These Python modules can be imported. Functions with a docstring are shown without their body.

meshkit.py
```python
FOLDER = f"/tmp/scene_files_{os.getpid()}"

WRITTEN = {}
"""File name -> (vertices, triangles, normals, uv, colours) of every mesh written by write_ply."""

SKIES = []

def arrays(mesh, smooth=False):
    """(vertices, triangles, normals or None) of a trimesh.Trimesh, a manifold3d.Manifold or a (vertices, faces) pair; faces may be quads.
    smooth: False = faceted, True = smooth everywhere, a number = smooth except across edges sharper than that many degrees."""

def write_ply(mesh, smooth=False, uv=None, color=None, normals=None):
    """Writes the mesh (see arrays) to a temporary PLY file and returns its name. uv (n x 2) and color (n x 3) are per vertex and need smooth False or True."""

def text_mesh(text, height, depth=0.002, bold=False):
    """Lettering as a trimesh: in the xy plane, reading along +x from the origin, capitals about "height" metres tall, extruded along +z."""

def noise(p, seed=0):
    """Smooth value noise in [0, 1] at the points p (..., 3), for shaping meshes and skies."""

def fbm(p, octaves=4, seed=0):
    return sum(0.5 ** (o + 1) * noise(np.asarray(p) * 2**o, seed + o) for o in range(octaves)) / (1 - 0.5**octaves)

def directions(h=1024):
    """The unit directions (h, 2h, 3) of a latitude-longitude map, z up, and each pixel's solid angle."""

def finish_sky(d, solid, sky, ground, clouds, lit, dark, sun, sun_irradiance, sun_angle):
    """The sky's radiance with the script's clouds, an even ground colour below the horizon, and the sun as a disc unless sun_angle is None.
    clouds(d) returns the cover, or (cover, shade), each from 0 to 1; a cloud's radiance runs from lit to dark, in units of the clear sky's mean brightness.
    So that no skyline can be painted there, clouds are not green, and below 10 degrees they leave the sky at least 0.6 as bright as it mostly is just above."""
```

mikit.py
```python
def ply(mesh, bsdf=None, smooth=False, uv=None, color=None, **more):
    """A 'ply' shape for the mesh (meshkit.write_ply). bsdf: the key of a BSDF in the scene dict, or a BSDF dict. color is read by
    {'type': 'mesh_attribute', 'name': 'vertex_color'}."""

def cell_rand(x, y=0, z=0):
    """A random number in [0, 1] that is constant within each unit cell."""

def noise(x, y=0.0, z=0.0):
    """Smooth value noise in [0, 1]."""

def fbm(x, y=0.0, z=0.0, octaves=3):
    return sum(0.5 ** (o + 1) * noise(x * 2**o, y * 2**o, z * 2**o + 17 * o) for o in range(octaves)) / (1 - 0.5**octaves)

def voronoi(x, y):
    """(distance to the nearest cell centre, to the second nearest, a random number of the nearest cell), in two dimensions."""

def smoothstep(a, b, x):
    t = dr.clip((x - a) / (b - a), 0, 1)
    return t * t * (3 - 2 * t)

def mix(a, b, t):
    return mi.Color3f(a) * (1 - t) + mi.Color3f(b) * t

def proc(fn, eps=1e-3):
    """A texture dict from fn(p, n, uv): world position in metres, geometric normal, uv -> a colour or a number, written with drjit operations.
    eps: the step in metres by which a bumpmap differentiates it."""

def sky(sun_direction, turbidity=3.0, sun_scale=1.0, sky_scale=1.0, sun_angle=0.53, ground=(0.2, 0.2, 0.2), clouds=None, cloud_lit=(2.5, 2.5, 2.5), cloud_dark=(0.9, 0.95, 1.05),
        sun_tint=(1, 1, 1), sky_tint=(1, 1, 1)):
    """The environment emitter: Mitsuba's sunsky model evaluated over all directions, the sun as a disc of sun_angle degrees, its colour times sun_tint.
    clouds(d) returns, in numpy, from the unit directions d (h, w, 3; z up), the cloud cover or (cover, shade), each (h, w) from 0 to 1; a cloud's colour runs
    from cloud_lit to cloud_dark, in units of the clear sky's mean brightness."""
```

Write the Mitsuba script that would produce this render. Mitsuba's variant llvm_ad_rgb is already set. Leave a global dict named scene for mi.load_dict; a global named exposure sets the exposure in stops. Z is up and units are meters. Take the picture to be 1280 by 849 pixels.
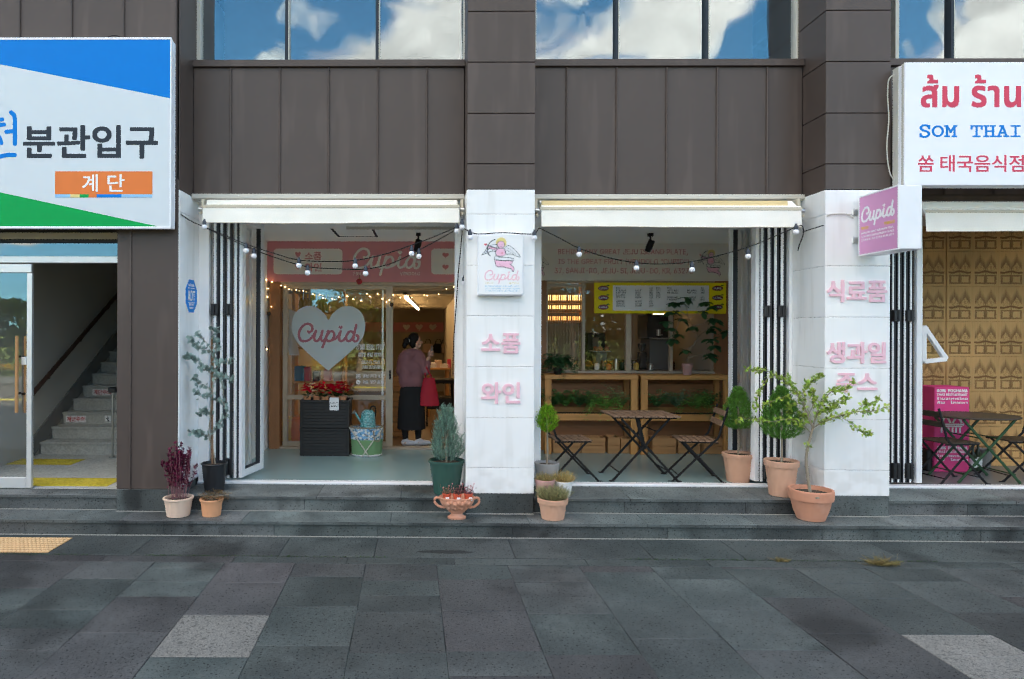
import glob, math, random
import numpy as np
import trimesh, shapely, manifold3d
import mitsuba as mi
import drjit as dr
import mikit, meshkit
from mikit import noise, fbm, voronoi, cell_rand, smoothstep, mix
from shapely.geometry import Polygon, Point, LineString, MultiPolygon
from shapely.geometry import box as sbox
from shapely.ops import unary_union
from shapely import affinity

T = mi.ScalarTransform4f
scene, labels = {}, {}
ORD = ('first', 'second', 'third', 'fourth', 'fifth', 'sixth', 'seventh', 'eighth', 'ninth')

# ------------------------------------------------------------------ camera, sky, exposure
F, CX, CY = 842.0, 520.4, 414.0                     # focal length and principal point for a 1280 px wide picture
EYE = np.array([0.0, -6.74, 1.98])
YAW, ROLL = 0.0138, 0.0036
FWD = np.array([-math.sin(YAW), math.cos(YAW), 0.0])
R0 = np.array([math.cos(YAW), math.sin(YAW), 0.0])
RGT = R0 * math.cos(ROLL) + np.array([0, 0, 1]) * math.sin(ROLL)
UPV = np.array([0, 0, 1]) * math.cos(ROLL) - R0 * math.sin(ROLL)
scene['camera'] = {'type': 'perspective', 'fov': math.degrees(2 * math.atan(640 / F)), 'fov_axis': 'x', 'near_clip': 0.05, 'far_clip': 2000.0,
                   'principal_point_offset_x': (640 - CX) / 1280, 'principal_point_offset_y': (424.5 - CY) / 849,
                   'to_world': T().look_at(origin=EYE.tolist(), target=(EYE + FWD).tolist(), up=UPV.tolist())}
exposure = 3.40


def clouds(d):
    z = np.maximum(d[..., 2], 0.02)
    q = np.stack([d[..., 0] / (z + .16) * 2.7 + 7.4, d[..., 1] / (z + .16) * 2.7 + 3.2, z * 0 + 4.2], -1)
    n = meshkit.fbm(q, 6, seed=5)
    m = meshkit.fbm(q * 1.9 + 7.0, 4, seed=5)
    cover = np.clip((n - .512) / .06, 0, 1)
    cover = cover * cover * (3 - 2 * cover)
    return cover * .96, np.clip((m - .46) * 1.8, 0, .6)


scene['sky'] = mikit.sky([0.22, 0.66, 0.80], turbidity=3, clouds=clouds, cloud_lit=(4.3, 3.9, 3.5), cloud_dark=(1.7, 1.56, 1.42), sky_tint=(.66, 1.06, 1.04), sun_tint=(1, .97, .9))


def P(px, py, Y):
    """The point of the plane at depth Y that a given place of a 1280 px picture shows (used to read dimensions off it)."""
    d = FWD + (px - CX) / F * RGT - (py - CY) / F * UPV
    return EYE + d * (Y - EYE[1]) / d[1]


def G(px, py, z=0.0):
    d = FWD + (px - CX) / F * RGT - (py - CY) / F * UPV
    return EYE + d * (z - EYE[2]) / d[2]


def R(px0, py0, px1, py1, Y):
    """x0, x1, z0, z1 of an upright rectangle."""
    cy, cx = (py0 + py1) / 2, (px0 + px1) / 2
    return P(px0, cy, Y)[0], P(px1, cy, Y)[0], P(cx, py1, Y)[2], P(cx, py0, Y)[2]


# ------------------------------------------------------------------ mesh helpers: a mesh is a (vertices, triangles) pair
def cat(*ms):
    ms = [m for m in (ms[0] if len(ms) == 1 and isinstance(ms[0], list) else ms)]
    v, f, n = [], [], 0
    for a, b in ms:
        v.append(a); f.append(np.asarray(b) + n); n += len(a)
    return np.vstack(v), np.vstack(f)


_C = np.array([[x, y, z] for x in (-1, 1) for y in (-1, 1) for z in (-1, 1)], float)
_BF = np.array([[0, 1, 3], [0, 3, 2], [4, 6, 7], [4, 7, 5], [0, 4, 5], [0, 5, 1], [2, 3, 7], [2, 7, 6], [0, 2, 6], [0, 6, 4], [1, 5, 7], [1, 7, 3]])
_SG = np.repeat(_C, 3, 0)
_IN = np.array([[1 - (k == j) for j in range(3)] for _ in range(8) for k in range(3)], float)   # axes that are pulled in by the chamfer
_h = trimesh.convex.convex_hull(_SG * (1 - .2 * _IN))
_ord = [int(np.argmin(np.abs(_SG * (1 - .2 * _IN) - p).sum(1))) for p in _h.vertices]
_CF = np.array(_ord)[_h.faces]


def box(x0, x1, y0, y1, z0, z1, c=0.0):
    lo, hi = np.minimum([x0, y0, z0], [x1, y1, z1]), np.maximum([x0, y0, z0], [x1, y1, z1])
    m, h = (lo + hi) / 2, (hi - lo) / 2
    if c <= 0:
        return m + _C * h, _BF
    c = min(c, h.min() * .9)
    return m + _SG * (h - c * _IN), _CF


def xf(m, at=(0, 0, 0), rz=0, rx=0, ry=0, s=1.0):
    v = np.asarray(m[0]) * s
    for a, i, j in ((rx, 1, 2), (ry, 2, 0), (rz, 0, 1)):
        if a:
            c, q = math.cos(a), math.sin(a)
            w = v.copy()
            w[:, i], w[:, j] = c * v[:, i] - q * v[:, j], q * v[:, i] + c * v[:, j]
            v = w
    return v + np.asarray(at, float), m[1]


def tube(pts, r, n=8, caps=True):
    p = np.asarray(pts, float)
    k = len(p)
    r = np.broadcast_to(np.asarray(r, float), (k,))
    t = np.gradient(p, axis=0)
    t /= np.linalg.norm(t, axis=1, keepdims=True) + 1e-12
    up = np.array([0, 0, 1.0]) if abs(t[:, 2]).mean() < .8 else np.array([1.0, 0, 0])
    a = np.cross(t, up); a /= np.linalg.norm(a, axis=1, keepdims=True) + 1e-12
    b = np.cross(t, a)
    g = np.arange(n) * 2 * math.pi / n
    v = (p[:, None] + r[:, None, None] * (np.cos(g)[None, :, None] * a[:, None] + np.sin(g)[None, :, None] * b[:, None])).reshape(-1, 3)
    i, j = np.meshgrid(np.arange(k - 1), np.arange(n), indexing='ij')
    q = np.stack([i * n + j, i * n + (j + 1) % n, (i + 1) * n + (j + 1) % n, (i + 1) * n + j], -1).reshape(-1, 4)
    f = np.vstack([q[:, [0, 1, 2]], q[:, [0, 2, 3]]])
    if caps:
        e = np.arange(n)
        v = np.vstack([v, p[:1], p[-1:]])
        f = np.vstack([f, np.stack([e * 0 + k * n, (e + 1) % n, e], 1), np.stack([e * 0 + k * n + 1, (k - 1) * n + e, (k - 1) * n + (e + 1) % n], 1)])
    return v, f


def bar(p0, p1, w, d, c=.002, up=(0, 1, 0)):
    """A rectangular bar from p0 to p1, w wide and d deep (d along up)."""
    p0, p1 = np.asarray(p0, float), np.asarray(p1, float)
    t = p1 - p0; L = np.linalg.norm(t); t /= L
    u = np.asarray(up, float); u = u - t * (u @ t); u /= np.linalg.norm(u)
    s = np.cross(u, t)
    v, f = box(-w / 2, w / 2, -d / 2, d / 2, 0, L, c)
    return p0 + v[:, :1] * s + v[:, 1:2] * u + v[:, 2:] * t, f


def lathe(prof, n=28, at=(0, 0, 0), sx=1.0, sy=1.0):
    p = np.asarray(prof, float)
    g = np.arange(n) * 2 * math.pi / n
    k = len(p)
    v = np.stack([p[:, :1] * np.cos(g) * sx, p[:, :1] * np.sin(g) * sy, np.repeat(p[:, 1:], n, 1)], -1).reshape(-1, 3)
    i, j = np.meshgrid(np.arange(k - 1), np.arange(n), indexing='ij')
    q = np.stack([i * n + j, i * n + (j + 1) % n, (i + 1) * n + (j + 1) % n, (i + 1) * n + j], -1).reshape(-1, 4)
    f = np.vstack([q[:, [0, 1, 2]], q[:, [0, 2, 3]]])
    return v + np.asarray(at, float), f


def ball(c, r, n=10):
    a = np.linspace(-math.pi / 2, math.pi / 2, n)
    return lathe([(max(r * math.cos(t), 1e-5), r * math.sin(t)) for t in a], 2 * n, c)


def geoms(s):
    return [g for g in getattr(s, 'geoms', [s]) if g.geom_type == 'Polygon' and g.area > 1e-9]


def ext(s, d):
    out = []
    for g in geoms(s):
        m = trimesh.creation.extrude_polygon(g, d, engine='earcut')
        out.append((np.array(m.vertices), np.array(m.faces)))
    return cat(out)


def front(m, x, y, z):   # drawn in xz, thickness towards the street
    v = m[0]
    return np.stack([x + v[:, 0], y - v[:, 2], z + v[:, 1]], 1), m[1]


def faceL(m, x, y, z):   # on a face that looks towards -x: text runs towards the street
    v = m[0]
    return np.stack([x - v[:, 2], y - v[:, 0], z + v[:, 1]], 1), m[1]


def faceR(m, x, y, z):   # on a face that looks towards +x
    v = m[0]
    return np.stack([x + v[:, 2], y + v[:, 0], z + v[:, 1]], 1), m[1]


def flat(m, x, y, z):    # lying
    return m[0] + np.array([x, y, z]), m[1]


def fit(s, w, h, keep=False):
    """Scales a drawing to w x h with its lower left corner at the origin."""
    a, b, c, d = s.bounds
    sx, sy = w / (c - a), h / (d - b)
    if keep:
        sx = sy = min(sx, sy)
    return affinity.scale(affinity.translate(s, -a, -b), sx, sy, origin=(0, 0))


FONTS = glob.glob('/opt/blender-*/*/datafiles/fonts/')[0]
_glyphs = {}


def glyphs(text, font='Noto Sans CJK Regular.woff2', weight=0.0, axes=None, size=96):
    """The outline of a line of text; weight thickens it (in parts of the letter height)."""
    key = (text, font, weight, str(axes), size)
    if key in _glyphs:
        return _glyphs[key]
    from PIL import Image, ImageDraw, ImageFont
    fo = ImageFont.truetype(FONTS + font, size)
    if axes:
        fo.set_variation_by_axes(axes)
    x0, y0, x1, y1 = fo.getbbox(text, anchor='ls')
    im = Image.new('L', (x1 - x0 + 12, y1 - y0 + 12))
    ImageDraw.Draw(im).text((6 - x0, 6 - y0), text, 255, fo, anchor='ls')
    on = np.pad(np.asarray(im) > 127, ((0, 0), (1, 1))).astype(np.int8)
    r, s = np.nonzero(np.diff(on, axis=1) == 1)
    e = np.nonzero(np.diff(on, axis=1) == -1)[1]
    g = shapely.union_all(shapely.box(s, -r - 1, e, -r)).buffer(.8).buffer(-.8 + weight * size).simplify(.55)
    _glyphs[key] = g
    return g


def inter(text, w=700, weight=0.0):
    return glyphs(text, 'Inter.woff2', weight, [14, w])


def thai(text, w=700):
    return glyphs(text, 'NotoSansThai-VariableFont_wdth,wght.woff2', 0, [w, 100])


def tiny_text(seed, words):
    """Print too small to read: uneven upright strokes in word-like groups."""
    g = np.random.default_rng(seed)
    out, x = [], 0.0
    for _ in range(words):
        for _ in range(g.integers(4, 8)):
            w = g.uniform(.5, .9)
            out.append(sbox(x, 0, x + w * .35, 1))
            out.append(sbox(x, *((.8, x + w, 1) if g.random() < .5 else (.0, x + w, .22))))
            if g.random() < .5:
                out.append(sbox(x + w * .7, 0, x + w, 1))
            x += w + .22
        x += .8
    return unary_union(out)


def spline(pts, m=8):
    p = np.asarray(pts, float)
    q = np.vstack([2 * p[0] - p[1], p, 2 * p[-1] - p[-2]])
    out = []
    for i in range(len(p) - 1):
        a, b, c, d = q[i:i + 4]
        for t in np.arange(m) / m:
            out.append(.5 * (2 * b + (c - a) * t + (2 * a - 5 * b + 4 * c - d) * t * t + (3 * b - a - 3 * c + d) * t ** 3))
    return np.array(out + [p[-1]])


def stroke(pts, w, m=7, flat_end=False):
    return LineString(spline(pts, m)).buffer(w / 2, quad_segs=5, cap_style='flat' if flat_end else 'round')


def heart(cx=0.0, cy=0.0, s=1.0):
    t = np.linspace(0, 2 * math.pi, 49)[:-1]
    x = 16 * np.sin(t) ** 3
    y = 13 * np.cos(t) - 5 * np.cos(2 * t) - 2 * np.cos(3 * t) - np.cos(4 * t)
    return Polygon(np.stack([cx + x / 32 * s, cy + y / 32 * s], 1))


def script_word(w=19):
    """The shop's handwritten word: one looping line, hearts for the dot and the two ends."""
    L = [[(372, 520), (392, 508), (397, 485), (388, 462), (364, 451), (335, 460), (306, 492), (294, 535), (301, 572), (322, 590), (355, 588), (385, 570), (410, 535), (424, 508)],
         [(424, 508), (414, 545), (412, 575), (424, 590), (442, 583), (460, 556), (474, 508)],
         [(474, 508), (464, 550), (463, 577), (474, 590), (490, 580), (505, 552), (517, 508)],
         [(517, 508), (500, 565), (486, 610), (474, 642)],
         [(503, 552), (524, 520), (547, 510), (562, 526), (560, 556), (543, 583), (517, 590), (501, 574)],
         [(543, 583), (570, 572), (594, 545), (612, 510)],
         [(612, 510), (602, 550), (600, 577), (612, 590), (630, 584), (652, 560)],
         [(713, 530), (697, 511), (673, 519), (655, 548), (655, 577), (671, 591), (691, 580), (708, 551), (720, 508), (730, 458)],
         [(720, 508), (709, 560), (712, 586), (726, 593), (741, 580), (746, 556), (736, 543)]]
    s = unary_union([stroke([(x, -y) for x, y in l], w) for l in L] + [heart(372, -517, 34), heart(611, -479, 34), heart(738, -546, 30)])
    return s.simplify(.5)


def cherub():
    """The emblem: a winged child with a bow; returns drawings per colour, back to front."""
    fl = lambda pts: Polygon([(x, -y) for x, y in pts])
    sp = lambda pts: Polygon(spline([(x, -y) for x, y in pts + pts[:1]], 5)).buffer(0)
    wings = unary_union([sp([(115, 312), (150, 268), (175, 225), (230, 190), (292, 185), (285, 262), (240, 262), (180, 285)]),
                         sp([(385, 235), (412, 205), (442, 196), (500, 240), (545, 290), (572, 335), (520, 322), (470, 300), (400, 296)])])
    sash = sp([(262, 330), (285, 325), (340, 345), (420, 342), (495, 358), (488, 385), (440, 372), (370, 382), (310, 380), (270, 365)])
    hair = Point(345, -160).buffer(63)
    head = Point(342, -185).buffer(43)
    skin = unary_union([sp([(290, 245), (345, 228), (390, 245), (397, 290), (370, 322), (300, 322), (280, 285)]), stroke([(305, -245), (250, -228), (195, -213)], 30),
                        sp([(268, 370), (320, 372), (390, 385), (450, 425), (492, 458), (500, 490), (484, 516), (468, 484), (420, 468), (350, 455), (300, 455), (278, 420)]),
                        sp([(400, 380), (440, 385), (480, 388), (470, 420), (440, 422), (405, 405)])])
    bow = unary_union([stroke([(274, -119), (232, -140), (198, -180), (182, -230), (186, -285), (216, -326)], 8), stroke([(165, -185), (230, -212), (300, -240)], 6)])
    line = unary_union([g.buffer(2.5).difference(g.buffer(-2.5)) for g in (wings, sash, head, skin)] + [bow] +
                       [stroke([(320, -420), (345, -440), (385, -450)], 4), stroke([(420, -225), (470, -255), (520, -305)], 4), stroke([(410, -255), (450, -272), (490, -300)], 4),
                        Point(328, -180).buffer(5), Point(356, -180).buffer(5), stroke([(330, -205), (342, -210), (354, -204)], 4), stroke([(160, -285), (200, -235), (250, -210)], 4)])
    ht = unary_union([heart(158, -183, 30), heart(355, -290, 22)])
    return dict(wings=unary_union([wings, sash]), hair=hair.difference(head), skin=unary_union([skin, head]).difference(sash.buffer(1)), line=line.simplify(.6), hearts=ht)


# ------------------------------------------------------------------ scene helpers
def _free(k):
    if k not in scene and k not in labels:
        return k
    i = 1
    while f'{k}_{i:03d}' in scene or f'{k}_{i:03d}' in labels:
        i += 1
    return f'{k}_{i:03d}'


def thing(name, label, cat_, group=None):
    k = _free(name)
    labels[k] = {'label': label, 'category': cat_}
    if group:
        labels[k]['group'] = group
    return k


def part(parent, name, mesh, mat_, smooth=False, label=None, stuff=False, **kw):
    k = _free(f'{parent}__{name}')
    scene[k] = mikit.ply(mesh, mat_, smooth, **kw)
    d = {}
    if label:
        d['label'] = label
    if stuff or name in ('foliage', 'leaves', 'fronds', 'grass_blades', 'crown', 'twigs', 'stems', 'limbs', 'branches', 'red_bracts', 'stalks', 'relief', 'reeding'):
        d['kind'] = 'stuff'
    if d:
        labels[k] = d
    return k


def single(name, mesh, mat_, label, cat_, group=None, smooth=False, **kw):
    k = thing(name, label, cat_, group)
    scene[k] = mikit.ply(mesh, mat_, smooth, **kw)
    return k


def struct(name, mesh=None, mat_=None, smooth=False, kind='structure', label=None, **kw):
    k = _free(name)
    labels[k] = {'kind': kind}
    if label:
        labels[k]['label'] = label
    if mesh is not None:
        scene[k] = mikit.ply(mesh, mat_, smooth, **kw)
    return k


def pieces_of(parent, name, draw, w, h, keep, place, depth, mat_, **kw):
    return part(parent, name, place(ext(fit(draw, w, h, keep), depth)), mat_, **kw)


def write_on(parent, name, draw, rect, Y, mat_, depth=.002, **kw):
    """Lettering that fills the upright rectangle (x0, x1, z0, z1), standing depth in front of the face at Y."""
    x0, x1, z0, z1 = rect
    return part(parent, name, front(ext(fit(draw, x1 - x0, z1 - z0), depth), x0, Y, z0), mat_, **kw)


# ------------------------------------------------------------------ materials
def mat(name, rgb, rough=.5, metallic=0.0, spec=.5, **kw):
    scene[name] = {'type': 'twosided', 'bsdf': {'type': 'principled', 'base_color': rgb if isinstance(rgb, dict) else {'type': 'rgb', 'value': list(rgb)}, 'roughness': rough, 'metallic': metallic, 'specular': spec, **kw}}
    return name


def pmat(name, fn, rough=.5, bump=None, scale=1.0, **kw):
    mat(name, mikit.proc(fn), rough if not callable(rough) else mikit.proc(rough), **kw)
    if bump:
        b = scene[name]
        scene[name] = {'type': 'twosided', 'bsdf': {'type': 'bumpmap', 'arbitrary': mikit.proc(bump, eps=2e-3), 'scale': scale, 'bsdf': b['bsdf']}}
    return name


def hv(p, n):
    """Two coordinates along a face, whichever way it looks."""
    a = dr.select(dr.abs(n.x) > .7, p.y, p.x)
    b = dr.select(dr.abs(n.z) > .7, p.y, p.z)
    return a, b


def f_brown(p, n, uv):
    a, b = hv(p, n)
    s = fbm(a * 1.1, b * .6, p.y, octaves=3)
    dust = smoothstep(.55, .8, fbm(a * 9, b * 1.2, 3.0, octaves=3))
    return mix((.064, .047, .040), (.082, .061, .052), s) * (1 + .24 * dust)


def f_white(p, n, uv):
    a, b = hv(p, n)
    streak = smoothstep(.5, .85, fbm(a * 14, b * 1.3, 1.0, octaves=3))
    low = (1 - smoothstep(.45, 1.0, b)) * (1 - .5 * dr.select(p.z > 1.2, 1.0, 0.0))
    drips = smoothstep(.62, .9, fbm(a * 22, b * .5, 6.0, octaves=3))
    return mix((.82, .82, .81), (.60, .585, .55), dr.clip(.30 * streak + .12 * drips + .40 * low * smoothstep(.3, .7, fbm(a * 7, b * 9, 2.0)), 0, 1))


def stone(p, n, tone, seed):
    a, b = hv(p, n)
    m = fbm(a * 2.3 + seed * 37, b * 2.3, seed * 11, octaves=4)
    m = smoothstep(.22, .78, m)
    fine = noise(a * 95, b * 95, seed * 7)
    blot = smoothstep(.42, .62, fbm(a * .55 + 2.0, b * .7, 3.0, octaves=5))
    c1 = mix((.050, .062, .060), (.088, .103, .098), m)
    c2 = mix((.054, .051, .053), (.088, .083, .084), m)
    c = mix(c1, c2, dr.clip(tone * .8 + .7 * (fbm(a * .9, b * .9, 12.0) - .45), 0, 1))
    d, _, w = voronoi(a * 26, b * 26)
    pit = smoothstep(.20, .12, d) * dr.select(w > .62, 1.0, 0.0)
    d2, _, w2 = voronoi(a * 62 + 3.3, b * 62)
    pit2 = smoothstep(.26, .16, d2) * dr.select(w2 > .60, 1.0, 0.0)
    gum = smoothstep(.10, .07, voronoi(a * 2.1 + 9, b * 2.1)[0]) * dr.select(voronoi(a * 2.1 + 9, b * 2.1)[2] > .78, 1.0, 0.0)
    stain = smoothstep(.60, .74, fbm(a * 1.1 + 5.0, b * 1.3, 8.0, octaves=4))
    return c * (.82 + .36 * fine) * (1 - .68 * pit) * (1 - .5 * pit2) * (1 - .5 * stain) * (.80 + .33 * blot) * (1 + .18 * gum)


def stain_at(p, x, y, rx, ry):
    d = dr.square((p.x - x) / rx) + dr.square((p.y - y) / ry) + 1.2 * (fbm(p.x * 9, p.y * 22, 2.0, octaves=3) - .5)
    return smoothstep(1.1, .7, d)


def f_paver(p, n, uv):
    return stone(p, n, smoothstep(.3, .8, uv.x), uv.y) * (.84 + .36 * uv.y) * (1 - .6 * stain_at(p, 0.185, -.70, .25, .05))


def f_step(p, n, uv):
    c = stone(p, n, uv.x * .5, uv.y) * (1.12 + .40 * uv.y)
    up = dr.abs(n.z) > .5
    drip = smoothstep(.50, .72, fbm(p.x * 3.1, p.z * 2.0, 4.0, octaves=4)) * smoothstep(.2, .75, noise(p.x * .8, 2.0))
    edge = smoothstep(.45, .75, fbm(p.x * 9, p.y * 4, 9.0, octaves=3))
    return c * dr.select(up, 1.5 - .25 * edge, 1.02 - .72 * drip)  # upward faces painted lighter for the sky sheen on treads; drip is riser dirt


def f_granite(p, n, uv):
    a, b = hv(p, n)
    s = noise(a * 170, b * 170, 1.0)
    t = noise(a * 90, b * 90, 5.0)
    base = mix((.17, .165, .15), (.25, .24, .22), fbm(a * 3, b * 3, 0.0))
    return base * (.65 + .55 * s) * dr.select(t > .73, .55, 1.0)


def f_asphalt(p, n, uv):
    return mi.Color3f(.07, .07, .068) * (.8 + .4 * noise(p.x * 40, p.y * 40)) * (.85 + .3 * fbm(p.x * .4, p.y * .4))


def f_far_paving(p, n, uv):
    a, b = p.x / .6, p.y / .6
    r = cell_rand(a, b + .37 * dr.floor(a), 3)
    return mix((.06, .07, .07), (.11, .115, .115), r) * (.85 + .3 * fbm(p.x * 3, p.y * 3))


def wood(light, dark, along):
    def fn(p, n, uv):
        c = {'x': (p.x, p.y, p.z), 'y': (p.y, p.x, p.z), 'z': (p.z, p.x, p.y)}[along]
        off = cell_rand(uv.x * 97, 1, 2) * 13
        g = fbm(c[0] * 1.6 + off, c[1] * 28 + off, c[2] * 28, octaves=3)
        ring = .5 + .5 * dr.sin(60 * (c[1] + c[2]) + 9 * noise(c[0] * 1.3 + off, c[1] * 4, c[2] * 4))
        return mix(light, dark, .65 * g + .25 * ring)
    return fn


def f_terra(p, n, uv):
    m = fbm(p.x * 14, p.y * 14, p.z * 9, octaves=4)
    bloom = smoothstep(.48, .8, fbm(p.x * 6 + 3, p.y * 6, p.z * 7, octaves=3))
    return mix(mix((.50, .215, .125), (.60, .29, .185), m), (.62, .42, .33), .28 * bloom)


def f_terra_pale(p, n, uv):
    m = fbm(p.x * 14, p.y * 14, p.z * 9, octaves=4)
    return mix((.53, .285, .18), (.62, .37, .25), m)


def f_epoxy(p, n, uv):
    return mix((.21, .31, .31), (.25, .36, .355), fbm(p.x * 1.5, p.y * 1.5, 0.0, octaves=3))


def f_concrete(p, n, uv):
    a, b = hv(p, n)
    return mix((.34, .345, .31), (.46, .46, .42), fbm(a * 7, b * 7, p.y * 2, octaves=4)) * (.85 + .3 * noise(a * 60, b * 60))


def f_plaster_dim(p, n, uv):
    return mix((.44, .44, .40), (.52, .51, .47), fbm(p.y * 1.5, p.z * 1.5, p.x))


def f_tactile(p, n, uv):
    a, b = p.x / .035, p.y / .035
    return mix((.46, .27, .115), (.56, .34, .155), fbm(p.x * 5, p.y * 5)) * (.85 + .25 * noise(p.x * 60, p.y * 60))


def f_yellow_floor(p, n, uv):
    return mix((.52, .40, .03), (.62, .50, .06), fbm(p.x * 8, p.y * 8)) * (.8 + .3 * noise(p.x * 50, p.y * 50))


def f_soil(p, n, uv):
    return mix((.03, .02, .014), (.09, .065, .045), noise(p.x * 120, p.y * 120, p.z * 120))


def f_bark(p, n, uv):
    return mix((.20, .16, .11), (.34, .29, .22), fbm(p.x * 60, p.y * 60, p.z * 25, octaves=3))


def f_canvas(p, n, uv):
    d = smoothstep(.5, .9, fbm(p.x * 2.2, p.z * 5, 2.0, octaves=4))
    return mix((.87, .835, .755), (.79, .75, .67), .5 * d) * (.97 + .06 * noise(p.x * 300, p.z * 300))


def f_grass(p, n, uv):
    return mix((.05, .075, .02), (.09, .12, .03), fbm(p.x * .5, p.y * .5))


pmat('brown_metal', f_brown, .45, spec=.35, bump=lambda p, n, uv: fbm(*[q * k for q, k in zip(hv(p, n), (3.2, 1.5))], p.y, octaves=2), scale=.010)
pmat('white_panel', f_white, .38)
BUMP = lambda p, n, uv: fbm(*[q * 38 for q in hv(p, n)], 1.0, octaves=3)
pmat('paver_stone', f_paver, .62, bump=BUMP, scale=.0035)
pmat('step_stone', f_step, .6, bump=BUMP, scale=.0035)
pmat('granite', f_granite, .7)
pmat('asphalt', f_asphalt, .85)
pmat('far_paving', f_far_paving, .75)
pmat('terracotta', f_terra, .85)
pmat('terracotta_pale', f_terra_pale, .8)
pmat('epoxy', f_epoxy, .22)
pmat('concrete', f_concrete, .8)
pmat('plaster_dim', f_plaster_dim, .9)
pmat('tactile', f_tactile, .7)
pmat('yellow_floor', f_yellow_floor, .6)
pmat('soil', f_soil, .95)
pmat('bark', f_bark, .9)
pmat('canvas', f_canvas, .8)
pmat('grass_ground', f_grass, 1.0)
pmat('pine_x', wood((.60, .31, .095), (.40, .18, .05), 'x'), .5)
pmat('pine_z', wood((.60, .31, .095), (.40, .18, .05), 'z'), .5)
pmat('ply_wood', wood((.36, .165, .065), (.23, .095, .035), 'x'), .55)
pmat('crate_wood', wood((.50, .27, .11), (.33, .16, .06), 'x'), .7)
pmat('post_wood', wood((.36, .17, .07), (.24, .10, .04), 'z'), .5)
pmat('slat_wood', wood((.24, .15, .095), (.15, .09, .055), 'x'), .6)
mat('tactile_stud', (.66, .45, .24), .6)
mat('terrace_floor', (.16, .165, .16), .35)
mat('joint', (.045, .047, .045), .95)
mat('mortar', (.25, .245, .225), .9)
mat('moss', (.035, .06, .015), 1.0)
mat('frame_tan', (.43, .36, .27), .4)
mat('beige_metal', (.50, .48, .42), .4)
mat('white_frame', (.80, .80, .80), .3)
mat('dark_gasket', (.02, .024, .03), .5)
mat('black_metal', (.009, .009, .010), .45, spec=.25)
mat('black_plastic', (.013, .013, .014), .42)
mat('steel', (.62, .62, .60), .28, metallic=1.0)
mat('alu', (.72, .72, .71), .35, metallic=.6)
mat('wall_white', (.80, .79, .77), .8)
mat('wall_cream', (.56, .52, .46), .8)
mat('ceiling_grey', (.72, .73, .71), .9)
mat('inner_wall', (.42, .36, .26), .85)
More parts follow.
